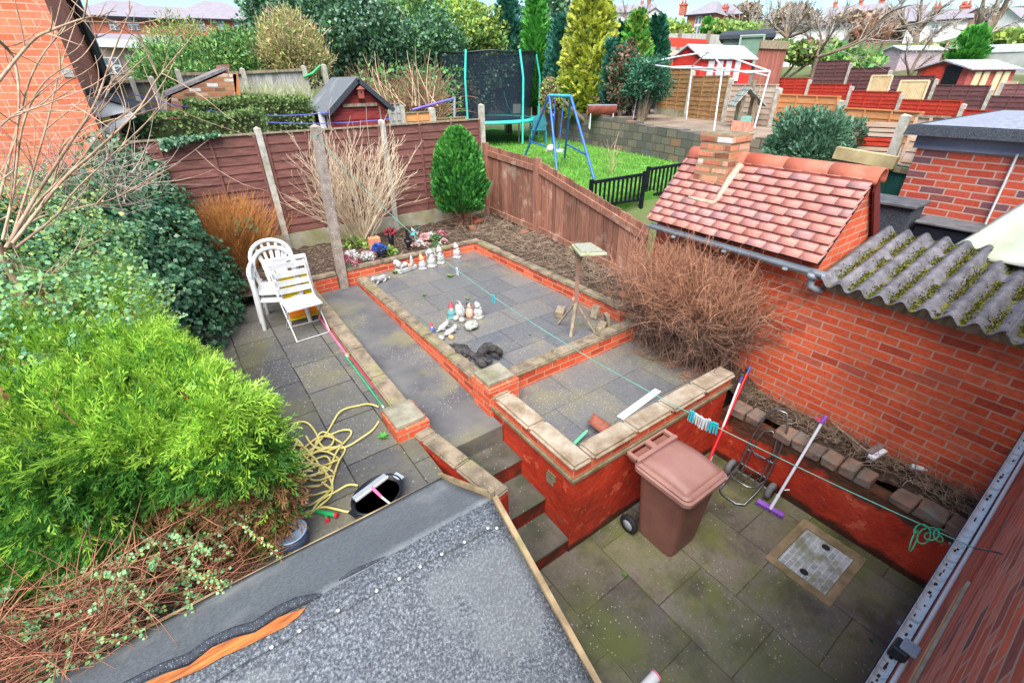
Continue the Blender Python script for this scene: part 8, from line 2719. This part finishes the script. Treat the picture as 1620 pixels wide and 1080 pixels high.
# ---- leafless tree at the left edge
lt_ = thing("bare_tree", "leafless pinkish branched tree reaching in from the left edge", "tree", tuple(at(8, 392, r=5.1)))
TRK = at(8, 395, r=5.1)
br_ = [([(10, 392), (60, 305), (110, 228), (150, 165), (180, 82), (209, 10)], 3.3, 0.014), ([(14, 392), (40, 310), (72, 205), (95, 110), (122, 30)], 3.5, 0.010), ([(20, 385), (95, 290), (150, 240), (215, 178), (245, 130), (268, 102)], 3.2, 0.012),
       ([(20, 390), (60, 345), (175, 316), (262, 270), (330, 221)], 3.6, 0.009), ([(0, 310), (25, 210), (50, 120), (90, 60), (150, 24)], 3.7, 0.010), ([(-5, 132), (50, 66), (85, 47), (132, 30), (158, 28), (192, 40)], 3.1, 0.010),
       ([(15, 390), (55, 325), (120, 262), (165, 205), (205, 178)], 3.4, 0.010), ([(4, 380), (22, 300), (36, 200), (70, 130), (130, 90), (160, 45)], 3.3, 0.009), ([(22, 384), (80, 300), (100, 230), (150, 190), (178, 120)], 3.5, 0.009),
       ([(-8, 60), (20, 90), (30, 150), (24, 240), (10, 390)], 3.4, 0.012), ([(25, 392), (90, 340), (120, 300), (210, 215), (270, 155)], 3.3, 0.010), ([(0, 200), (30, 178), (80, 175), (160, 150)], 3.0, 0.006), ([(8, 400), (30, 420), (60, 440), (100, 420), (140, 365)], 3.3, 0.006)]
mb = MB()
tips = []
for pts_, r, w in br_:
    PP = [at(px, py, r=1.5 * r + 0.15 * math.sin(i * 1.7)) for i, (px, py) in enumerate(pts_)]
    out = []
    for i in range(len(PP) - 1):
        a, b, c, d = PP[max(i - 1, 0)], PP[i], PP[i + 1], PP[min(i + 2, len(PP) - 1)]
        for k in range(5):
            t = k / 5
            out.append(0.5 * ((2 * b) + (c - a) * t + (2 * a - 5 * b + 4 * c - d) * t * t + (3 * b - a - 3 * c + d) * t ** 3))
    out.append(PP[-1])
    mb.tube(out, [1.05 * w * (1 - 0.8 * i / (len(out) - 1)) for i in range(len(out))], 7)
    tips.append(np.array([tuple(o) for o in out]))
mb.build("branches", M_TWIG_PINK, lt_)
MB().tube([TRK + Vector((-0.05, 0.1, 0.03)), TRK + Vector((-0.08, 0.1, -0.6)), TRK + Vector((-0.1, 0.1, -1.6))], [0.028, 0.034, 0.04], 9).build("trunk", M_TWIG_PINK, lt_)
geos = []
for tarr in tips:
    idx = rng.integers(3, len(tarr) - 1, 9)
    d = unit(unit(tarr[idx + 0] - tarr[idx - 1]) + rng.normal(0, .45, (9, 3)))
    Q = grow(tarr[idx], d, 0.2 + 0.5 * rng.random(9), 7, 0.3, 0.2)
    geos.append(strand_geo(Q, taper(9, 7, 0.005, 0.0018), 4))
v, f = join(geos)
np_mesh("twigs", v, f, M_TWIG_PINK, lt_)


# ------------------------------------------------------------------ trees beyond the gardens
def conifer(name, label, px, yt, yb, wpx, r, m, n=2600, size=0.25, shape=0.75, up=1.0, base=0.55, m2=None, f2=0.2, group=None, lump=0.12, lean=0.0):
    b = at(px, yb, r=r)
    tp_ = at(px, yt, r=r)
    W = wpx * mper(b) / 2
    zg = min(b.z, ground_z(b.x, b.y)) - 0.3
    t = thing(name, label, "conifer", (b.x, b.y, zg), group=group)
    tt = rng.random(n) ** 1.25
    prof = np.clip((1 - tt) ** shape, 0.02, 1) * np.clip(base + (1 - base) * tt / 0.22, 0, 1)
    an = rng.random(n) * 6.28
    lum = 1 + lump * np.sin(an * 3 + tt * 17) + lump * np.sin(an * 5 - tt * 29)
    q = (1 - 0.35 * rng.random(n) ** 1.6) * lum
    zz = b.z + (tp_.z - b.z) * tt
    p = np.stack([b.x + W * prof * q * np.cos(an), b.y + W * prof * q * np.sin(an), zz], 1)
    out = np.stack([np.cos(an), np.sin(an), np.full(n, up)], 1) + rng.normal(0, .35, (n, 3))
    v, f = stamp(FR2V, FR2F, p, out, np.stack([np.cos(an), np.sin(an), 0.3 + 0 * an], 1) + rng.normal(0, .6, (n, 3)), size * (0.6 + 0.8 * rng.random(n)))
    mi = np.repeat((rng.random(n) < f2).astype(int), len(FR2F)) if m2 else None
    np_mesh("crown", v, f, [m, m2] if m2 else m, t, mi)
    MB().tube([(b.x, b.y, zg), (b.x, b.y, (b.z + tp_.z) / 2)], [0.13, 0.06], 8).build("trunk", M_BARK_DARK, t)
    return t


def broad(name, label, blobs, r, m, n=5000, size=0.12, mats2=None, f2=0.2, trunk=None, cat="tree", stems=0, stem_m=None, up=0.3, width=0.75, group=None, lump=0.2, shell=0.5):
    """crown from pixel blobs (px, py, rx, ry) at distance r"""
    BB = []
    for (px, py, rx, ry) in blobs:
        rr = r + random.uniform(-0.6, 0.6)
        c = at(px, py, r=rr)
        k = mper(c)
        BB.append((c.x, c.y, c.z, rx * k, rx * k * 0.8, ry * k))
    bx, by = BB[0][0], BB[0][1]
    zg = ground_z(bx, by) - 0.1
    t = thing(name, label, cat, (bx, by, zg), group=group)
    if r < 25:
        n, size = int(n * 1.9), size * 0.7
    p, nn = blob_points(BB, n, shell, lump)
    keep = p[:, 2] > zg
    p, nn = p[keep], nn[keep]
    ax = nn * 0.6 + np.array([0, 0, up]) + rng.normal(size=p.shape) * 0.7
    v, f = leaf_geo(p, ax, nn + rng.normal(size=p.shape) * 0.7, size * (0.6 + 0.8 * rng.random(len(p))), width, 0.12)
    mi = (rng.random(len(p)) < f2).astype(int) if mats2 else None
    np_mesh("crown", v, f, [m, mats2] if mats2 else m, t, mi)
    zb_ = min(b[2] for b in BB)
    gs_ = []
    for b in BB[:5]:
        P = [(bx + random.uniform(-.1, .1), by + random.uniform(-.1, .1), zg), ((bx + b[0]) / 2, (by + b[1]) / 2, (zg + b[2]) / 2), (b[0], b[1], b[2] + b[5] * 0.4)]
        gs_.append(P)
    mb = MB()
    for P in gs_: mb.tube(P, [0.11, 0.08, 0.02], 7)
    mb.build("trunk", M_BARK, t)
    if stems:
        p, nn = blob_points(BB, stems, 0.8, lump)
        Q = grow(p, nn * 0.5 + np.array([0, 0, 0.8]) + rng.normal(0, .4, p.shape), (0.4 + 0.8 * rng.random(len(p))) * max(b[5] for b in BB) * 0.6, 6, 0.4)
        v, f = strand_geo(Q, taper(len(Q), 6, 0.014, 0.005))
        np_mesh("twig_crown", v, f, stem_m or M_TWIG_GREY, t)
    return t


def bare_tree(name, label, pts, r, w, n2=10, n3=5, m=None, spread=0.45, group=None, L2=0.5):
    """leafless tree: main limbs from pixel polylines, twigs grown from them"""
    m = m or M_TWIG_GREY
    b = at(*pts[0][0], r=r)
    zg = min(b.z, ground_z(b.x, b.y)) - 0.2
    t = thing(name, label, "tree", (b.x, b.y, zg), group=group)
    mb = MB()
    K = 12
    arr = []
    for li, pl in enumerate(pts):
        PP = [at(px, py, r=r + 0.5 * math.sin(li * 2.1 + i)) for i, (px, py) in enumerate(pl)]
        out = []
        for i in range(K):
            u = i / (K - 1) * (len(PP) - 1)
            j = min(int(u), len(PP) - 2)
            out.append(PP[j].lerp(PP[j + 1], u - j))
        mb.tube(out, [w * (0.75 if li else 1.0) * (1 - 0.8 * i / (K - 1)) for i in range(K)], 7)
        arr.append([tuple(o) for o in out])
    mb.tube([(b.x, b.y, zg), b], [w * 1.2, w], 8)
    mb.build("trunk", M_BARK, t)
    A = np.array(arr)
    L = np.linalg.norm(A[:, -1] - A[:, 0], axis=1)
    B, Lb = branch(A, n2, spread, L2, L, 0.2, 8, 0.35, 0.3)
    B2, Lc = branch(B, n3, 0.45, 0.45, Lb, 0.15, 6, 0.4, 0.2)
    v, f = join([strand_geo(B, taper(len(B), 8, w * 0.28, w * 0.06)), strand_geo(B2, taper(len(B2), 6, w * 0.11, w * 0.04))])
    np_mesh("crown", v, f, m, t)
    return t


# belt of evergreens behind the sheds
broad("evergreen_tree", "large glossy dark evergreen tree behind the red shed", [(560, 40, 75, 62), (500, 20, 60, 45), (600, 95, 50, 55), (560, 120, 55, 45)], 17.5, L_DARKEV, 15000, 0.15, L_MIDEV, 0.15)
broad("evergreen_tree", "dark evergreen tree left of the large glossy one", [(450, 50, 50, 55), (425, 20, 36, 34), (440, 105, 50, 40)], 19, L_DARKEV, 8000, 0.15, L_MIDEV, 0.3)
broad("green_shrub", "loose feathery mid green shrub above the grey board fence", [(300, 108, 70, 32), (356, 94, 46, 34), (255, 108, 40, 26), (385, 95, 42, 45), (300, 128, 70, 28)], 16.5, L_MIDEV, 11000, 0.15, L_LIGHT, 0.4, cat="shrub", width=0.35, up=0.8)
broad("light_tree", "light green wispy tree in front of the red brick flats", [(285, 52, 32, 24), (262, 68, 34, 18), (322, 66, 26, 22)], 20, L_LIGHT, 800, 0.15, L_YELLOWEV, 0.2, width=0.3, up=0.8, stems=160, stem_m=M_TWIG_PALE)
broad("buff_shrub", "buff and pinkish feathery shrub before the dark evergreen", [(455, 60, 42, 36), (480, 90, 42, 36), (440, 90, 32, 28)], 15.5, L_BUFF, 4200, 0.13, L_LIGHT, 0.25, cat="shrub", width=0.3, up=0.9, stems=420, stem_m=M_TWIG_PALE)
broad("light_tree", "pale green tree with thin trunks between the dark evergreens", [(650, 25, 55, 45), (635, 55, 40, 40), (690, 20, 40, 40)], 21, L_LIGHT, 6500, 0.15, L_MIDEV, 0.35, stems=240, stem_m=M_TWIG_PALE)
broad("evergreen_tree", "dark leaved ivy clad tree left of the trampoline", [(690, 70, 45, 45), (665, 85, 40, 40), (705, 100, 35, 40)], 18.8, L_DARKEV, 7500, 0.14, L_MIDEV, 0.35)
broad("yellow_shrub", "yellow green leafy shrub behind the trampoline net", [(745, 52, 48, 34), (725, 30, 45, 30), (770, 70, 35, 34), (710, 62, 30, 24)], 20, L_YELLOWEV, 8500, 0.15, L_MIDEV, 0.35, cat="shrub")
broad("evergreen_tree", "dark evergreen hanging low behind the trampoline", [(740, 120, 65, 50), (800, 120, 55, 45), (690, 140, 40, 40)], 20.5, L_DARKEV, 7500, 0.15, L_MIDEV, 0.2)
broad("evergreen_tree", "dark grey green tree showing between the two narrow conifers", [(860, 40, 40, 40), (880, 20, 30, 40)], 30, L_DARKEV, 4500, 0.2, L_MIDEV, 0.3, stems=120)
# scrub of dry stems between shed and trampoline
sc = thing("scrub_thicket", "tangled dry brown scrub between the red shed and the trampoline", "thicket", tuple(at(650, 165, r=15.2)))
n = 1500
px_ = rng.uniform(560, 700, n)
p0 = np.array([tuple(at(a, b, r=c)) for a, b, c in zip(px_, rng.uniform(130, 185, n), rng.uniform(14.2, 16.5, n))])
p0[:, 2] -= 0.5
Q = grow(p0, np.stack([rng.normal(-.15, .5, n), rng.normal(0, .5, n), rng.normal(.8, .5, n)], 1), 0.4 + 1.0 * rng.random(n), 8, 0.6, 0.0)
v, f = strand_geo(Q, taper(n, 8, 0.012, 0.004))
np_mesh("dry_stems", v, f, simple("scrub_twig", C(176, 140, 110), C(116, 88, 66), scale=3, rough=0.9, island=0.35), sc)
n = 22
p0 = np.array([tuple(at(a, 168, r=14.0)) for a in rng.uniform(590, 700, n)])
Q = grow(p0, np.stack([rng.normal(-.2, .4, n), rng.normal(0, .4, n), np.ones(n)], 1), 0.7 + 0.7 * rng.random(n), 8, 0.3, 0.0)
v, f = strand_geo(Q, taper(n, 8, 0.022, 0.006), 5)
np_mesh("pale_stems", v, f, M_TWIG_PALE, sc)
n = 1300
p = np.array([tuple(at(a, b, r=c)) for a, b, c in zip(rng.uniform(560, 730, n), rng.uniform(105, 195, n), rng.uniform(14.5, 17.5, n))])
v, f = leaf_geo(p, rdir(n) + np.array([0, 0, .3]), rdir(n), 0.07 + 0.09 * rng.random(n), 0.6, 0.1)
np_mesh("leaves", v, f, L_MIDEV, sc)
broad("ground_ivy", "dark ground cover behind the scrub thicket", [(600, 165, 60, 40), (680, 165, 60, 40), (720, 170, 40, 40)], 18.5, L_RUSTSH, 5000, 0.15, L_DARKEV, 0.3, cat="shrub")

# row of conifers
conifer("conifer", "narrow dark blue green conifer directly behind the trampoline", 805, -22, 160, 46, 20.5, L_BLUEC, 3000, 0.30, 0.6)
conifer("conifer", "fresh green pointed conifer right of the dark blue one", 846, -12, 170, 56, 20.0, L_GRC, 3000, 0.28, 0.7)
conifer("conifer", "slim blue green conifer left of the tall golden one", 884, 32, 165, 44, 18.8, L_BLUEC, 2600, 0.26, 0.55)
conifer("conifer", "tall dense golden conifer rising out of the row", 927, -45, 180, 86, 18.0, L_GOLD, 5200, 0.28, 0.5, m2=L_LIGHT, f2=0.15, lump=0.08, up=0.5)
conifer("conifer", "tiny dark spire conifer in front of the golden one", 958, 66, 180, 20, 17.2, L_BLUEC, 900, 0.2, 0.6)
conifer("conifer", "green and yellow conifer behind the gazebo frame", 996, 26, 165, 58, 19.2, L_GRC, 3000, 0.26, 0.65, m2=L_YELLOWEV, f2=0.45)
conifer("conifer", "dark soft conifer at the right end of the row", 1026, 34, 160, 44, 20.0, L_DKC, 2600, 0.26, 0.5)
conifer("conifer", "small dark conifer hiding between golden and yellow trees", 972, 44, 170, 34, 19.6, L_DKC, 1600, 0.24, 0.6)
broad("juniper", "spreading juniper below the conifer row beside the gazebo", [(1018, 125, 34, 26), (1035, 115, 26, 20), (1008, 145, 26, 26), (1040, 138, 24, 18)], 16.8, L_DKC, 3800, 0.16, L_JUN, 0.3, cat="shrub", width=0.35, up=0.4)
broad("dead_conifer", "half dead brown shrub in front of the yellow conifer", [(988, 105, 24, 30), (985, 140, 24, 26)], 16.9, L_RUSTSH, 2600, 0.14, L_DKC, 0.3, cat="shrub")
broad("low_shrub", "low variegated shrub at the foot of the golden conifer", [(970, 150, 24, 16), (950, 160, 18, 12), (870, 150, 16, 24)], 17.0, L_RUSTSH, 1500, 0.12, L_YELLOWEV, 0.4, cat="shrub")

# clipped privet hedges
def boxhedge(name, label, x0, x1, y0, y1, z0, z1, n, m, size=0.055):
    t = thing(name, label, "hedge", ((x0 + x1) / 2, y0, z0))
    k = n // 3
    ptop = np.stack([rng.uniform(x0, x1, k), rng.uniform(y0, y1, k), z1 - 0.05 * rng.random(k)], 1)
    ptop[:, 2] += 0.03 * np.sin(ptop[:, 0] * 5)
    pf = np.stack([rng.uniform(x0, x1, k), y0 + 0.08 * rng.random(k), rng.uniform(z0, z1, k)], 1)
    pl = np.stack([np.where(rng.random(k) < .5, x0, x1) + rng.normal(0, .03, k), rng.uniform(y0, y1, k), rng.uniform(z0, z1, k)], 1)
    p = np.concatenate([ptop, pf, pl])
    nn = np.concatenate([np.tile([0, 0, 1.0], (k, 1)), np.tile([0, -1.0, 0.2], (k, 1)), np.tile([0.7, -.3, 0.2], (k, 1))])
    v, f = leaf_geo(p, nn * 0.5 + rng.normal(size=p.shape) * 0.7, nn + rng.normal(size=p.shape) * 0.7, size * (0.6 + 0.8 * rng.random(len(p))), 0.7, 0.1)
    np_mesh("foliage", v, f, m, t)
    MB().box(x0 + 0.06, x1 - 0.06, y0 + 0.08, y1 - 0.05, z0, z1 - 0.07).build("core_shade_fill", simple("hedge_core", C(66, 74, 40), C(50, 50, 32), scale=9, rough=1.0), t)  # solid dark box stands in for the shade inside the hedge
    return t


hA0, hA1 = at(297, 160, y=9.9), at(492, 158, y=9.9)
boxhedge("clipped_hedge", "clipped privet hedge with pale top in front of the old brick shed", hA0.x, hA1.x, 9.9, 11.2, 1.4, hA0.z, 8500, L_HEDGE)
hB0, hB1 = at(196, 187, y=9.2), at(420, 196, y=9.2)
boxhedge("clipped_hedge", "lower clipped hedge just behind the fence left of the taller one", hB0.x, hB1.x, 9.2, 9.8, 1.4, hB0.z, 5000, L_HEDGE)
t = thing("dry_grass_tuft", "bleached grass on the bank above the clipped hedge", "grass tuft", tuple(at(400, 150, y=12)))
n = 900
p0 = np.array([tuple(at(a, b, y=12.0)) for a, b in zip(rng.uniform(300, 490, n), rng.uniform(140, 160, n))])
p0[:, 2] -= 0.15
Q = grow(p0, np.stack([rng.normal(0, .4, n), rng.normal(0, .4, n), np.ones(n)], 1), 0.15 + 0.3 * rng.random(n), 4, 0.4)
v, f = strand_geo(Q, taper(n, 4, 0.006, 0.002))
np_mesh("stalks", v, f, simple("bleached_grass", C(206, 206, 160), C(166, 176, 120), scale=5, rough=0.9, island=0.2), t)

# grey green juniper bush behind the outhouse
jb = thing("juniper_bush", "rounded grey green juniper bush behind the tiled outhouse roof", "bush", tuple(at(1285, 250, r=9.6)))
JB = []
for (px, py, rx, ry, r) in ((1270, 216, 48, 36, 9.8), (1306, 218, 34, 32, 9.6), (1350, 214, 18, 20, 10.2), (1238, 238, 24, 22, 9.6), (1285, 244, 46, 26, 9.5)):
    c = at(px, py, r=r)
    k = mper(c)
    JB.append((c.x, c.y, c.z, rx * k, rx * k * 0.9, ry * k))
p, nn = blob_points(JB, 11000, 0.4, 0.14)
v, f = stamp(FR2V, FR2F, p, nn + np.array([0, 0, 0.55]) + rng.normal(size=p.shape) * 0.4, rdir(len(p)), 0.055 + 0.055 * rng.random(len(p)))
np_mesh("foliage", v, f, L_JUN, jb)
c = at(1285, 225, r=9.7)
MB().tube([(c.x, c.y, 0.6), (c.x, c.y, c.z)], [0.08, 0.05], 8).build("trunk", M_BARK_DARK, jb)

# lawn blades
n = 26000
t_ = rng.random((n, 2))
x = 5.6 + 6.6 * t_[:, 0]
y = 6.0 + 12.5 * t_[:, 1]
ins = (x < 10.9 + (y - 6) * 0.15) & (y < 18.5)
x, y = x[ins], y[ins]
n = len(x)
v, f = leaf_geo(np.stack([x, y, np.full(n, LZ)], 1), np.stack([rng.normal(0, .5, n), rng.normal(0, .5, n), np.ones(n)], 1), rdir(n), 0.05 + 0.05 * rng.random(n), 0.22, 0.02)
tag(np_mesh("grass", v, f, L_GRASS), "short bright grass blades growing on the lawn", "grass", kind='stuff')
wn_ = thing("sapling", "thin leafless sapling on the lawn behind the railing", "sapling", tuple(at(968, 275, z=LZ)))
b = np.array([tuple(at(968, 275, z=LZ))] * 9)
Q = grow(b, np.stack([rng.normal(0, .35, 9), rng.normal(0, .35, 9), np.ones(9)], 1), 0.5 + 0.5 * rng.random(9), 8, 0.25)
B, _ = branch(Q, 3, 0.4, 0.4, np.full(9, 0.7), 0.3, 5)
v, f = join([strand_geo(Q, taper(9, 8, 0.008, 0.003)), strand_geo(B, taper(len(B), 5, 0.004, 0.002))])
np_mesh("stems", v, f, M_TWIG_PALE, wn_)

# leafless trees on the right
bare_tree("bare_tree", "leafless fruit tree leaning over the dark brown fence", [[(1292, 92), (1330, 78), (1365, 60), (1405, 20), (1440, 8)], [(1292, 92), (1305, 70), (1328, 35), (1345, 5)], [(1294, 90), (1340, 76), (1370, 62), (1420, 45), (1480, 30)], [(1292, 90), (1300, 60), (1290, 30)]], 24.5, 0.075, 12, 7)
bare_tree("bare_tree", "tall leafless tree in front of the white rendered house", [[(1448, 75), (1452, 45), (1456, 15), (1462, -20)], [(1450, 55), (1470, 30), (1500, 5)], [(1450, 60), (1430, 35), (1425, 5)], [(1448, 75), (1470, 60), (1510, 30)]], 50, 0.22, 12, 7)
bare_tree("bare_tree", "thick mossy leaning trunks of the tree at the top right corner", [[(1540, 85), (1560, 50), (1585, 20), (1602, -20)], [(1540, 88), (1545, 55), (1552, 25), (1560, -20)], [(1542, 85), (1556, 60), (1572, 30), (1580, -10)]], 38, 0.30, 8, 6, L2=0.4)
bare_tree("bare_tree", "wide leafless twiggy tree behind the grey green hut", [[(1245, 60), (1240, 40), (1232, 10)], [(1245, 60), (1262, 40), (1285, 12)], [(1245, 60), (1225, 42), (1205, 22)], [(1245, 60), (1250, 35), (1258, 5)], [(1245, 60), (1275, 50), (1305, 30)]], 40, 0.14, 16, 8)
bare_tree("bare_tree", "leafless tree above the long white garage roof", [[(1300, 95), (1285, 70), (1270, 45), (1262, 20)], [(1300, 95), (1310, 60), (1318, 25)], [(1300, 95), (1330, 70), (1350, 45)]], 44, 0.12, 14, 8)
bare_tree("bare_tree", "fine twigged leafless tree before the brick terrace", [[(1385, 95), (1380, 65), (1370, 30)], [(1385, 95), (1400, 60), (1412, 25)], [(1385, 95), (1362, 70), (1345, 40)]], 58, 0.14, 14, 8, m=M_TWIG_BROWN)
bare_tree("bare_tree", "leafless tree left of the hipped brick house", [[(1000, 60), (990, 30), (985, -5)], [(1000, 60), (1015, 30), (1030, 0)], [(1000, 60), (970, 30), (955, 0)]], 48, 0.12, 14, 8)
bare_tree("bare_tree", "twiggy leafless tree right of the hipped brick house", [[(1195, 60), (1190, 35), (1180, 8)], [(1195, 60), (1210, 35), (1222, 10)], [(1195, 60), (1178, 42), (1160, 28)]], 50, 0.12, 14, 8)
bare_tree("bare_tree", "slanting bare tree right of the pink shed", [[(1440, 118), (1450, 95), (1470, 65), (1490, 45)], [(1438, 118), (1432, 90), (1438, 60)], [(1440, 118), (1462, 100), (1500, 75)]], 36, 0.09, 12, 7)
conifer("conifer", "small bright green conifer beside the thick leaning trees", 1522, 55, 105, 36, 37, L_GRC, 1200, 0.45, 0.5)
broad("far_hedge", "mixed pale green hedge below the hipped brick house", [(1050, 46, 26, 12), (1075, 50, 20, 8)], 44, L_YELLOWEV, 1200, 0.3, L_LIGHT, 0.4, cat="hedge")
broad("far_hedge", "olive green hedge right of the far white window", [(1130, 46, 20, 10), (1155, 48, 24, 9), (1185, 50, 20, 9)], 46, L_LIGHT, 1400, 0.3, L_YELLOWEV, 0.3, cat="hedge")
conifer("conifer", "little green spire beside the far white window", 1116, 32, 58, 11, 45, L_GRC, 400, 0.35, 0.6)
broad("far_hedge", "green scrub bank behind the dark brown fence", [(1345, 98, 30, 16), (1372, 102, 24, 14), (1320, 90, 20, 12)], 33, L_MIDEV, 2400, 0.25, L_LIGHT, 0.5, cat="hedge", stems=120)
broad("far_hedge", "olive scrub around the pink shed", [(1425, 110, 30, 14), (1455, 95, 34, 16), (1495, 92, 30, 16), (1400, 112, 20, 10)], 46, L_LIGHT, 2600, 0.35, L_RUSTSH, 0.4, cat="hedge", stems=200)
broad("far_hedge", "dull green bushes in front of the long white garage", [(1235, 82, 30, 12), (1275, 84, 30, 14), (1310, 80, 24, 12)], 40, L_LIGHT, 2200, 0.3, L_RUSTSH, 0.4, cat="hedge", stems=220)
broad("far_hedge", "yellow green hedge at the top right corner", [(1580, 62, 26, 8), (1612, 60, 24, 9)], 52, L_YELLOWEV, 1100, 0.35, L_LIGHT, 0.4, cat="hedge")
broad("far_hedge", "mixed undergrowth beside the greenhouse at the right edge", [(1560, 105, 34, 14), (1600, 112, 30, 12), (1535, 100, 22, 10)], 42, L_RUSTSH, 2200, 0.35, L_LIGHT, 0.5, cat="hedge", stems=160)
broad("far_tree", "grey brown leafless woodland tree at the top right edge", [(1600, 42, 30, 18), (1630, 38, 26, 22)], 95, leafmat("grey_twig_mass", [C(150, 140, 140), C(120, 112, 112), C(170, 160, 156)], rough=0.9, trans=0.1), 1800, 0.6, None)
for i, (px, py, rx, ry, lab) in enumerate(((1345, 42, 36, 16, "brownish far tree crown before the brick terrace chimneys"), (1400, 44, 30, 18, "russet far tree crown left of the white rendered house"), (1255, 30, 34, 14, "grey far tree crown above the long white garage"), (1180, 22, 22, 10, "pale grey far tree right of the hipped house roof"))):
    broad("far_tree", lab, [(px, py, rx, ry)], 75, leafmat("far_twig_mass", [C(170, 150, 130), C(140, 124, 108), C(186, 166, 140)], rough=0.9, trans=0.1), 1500, 0.5, None, stems=160, stem_m=M_TWIG_GREY)
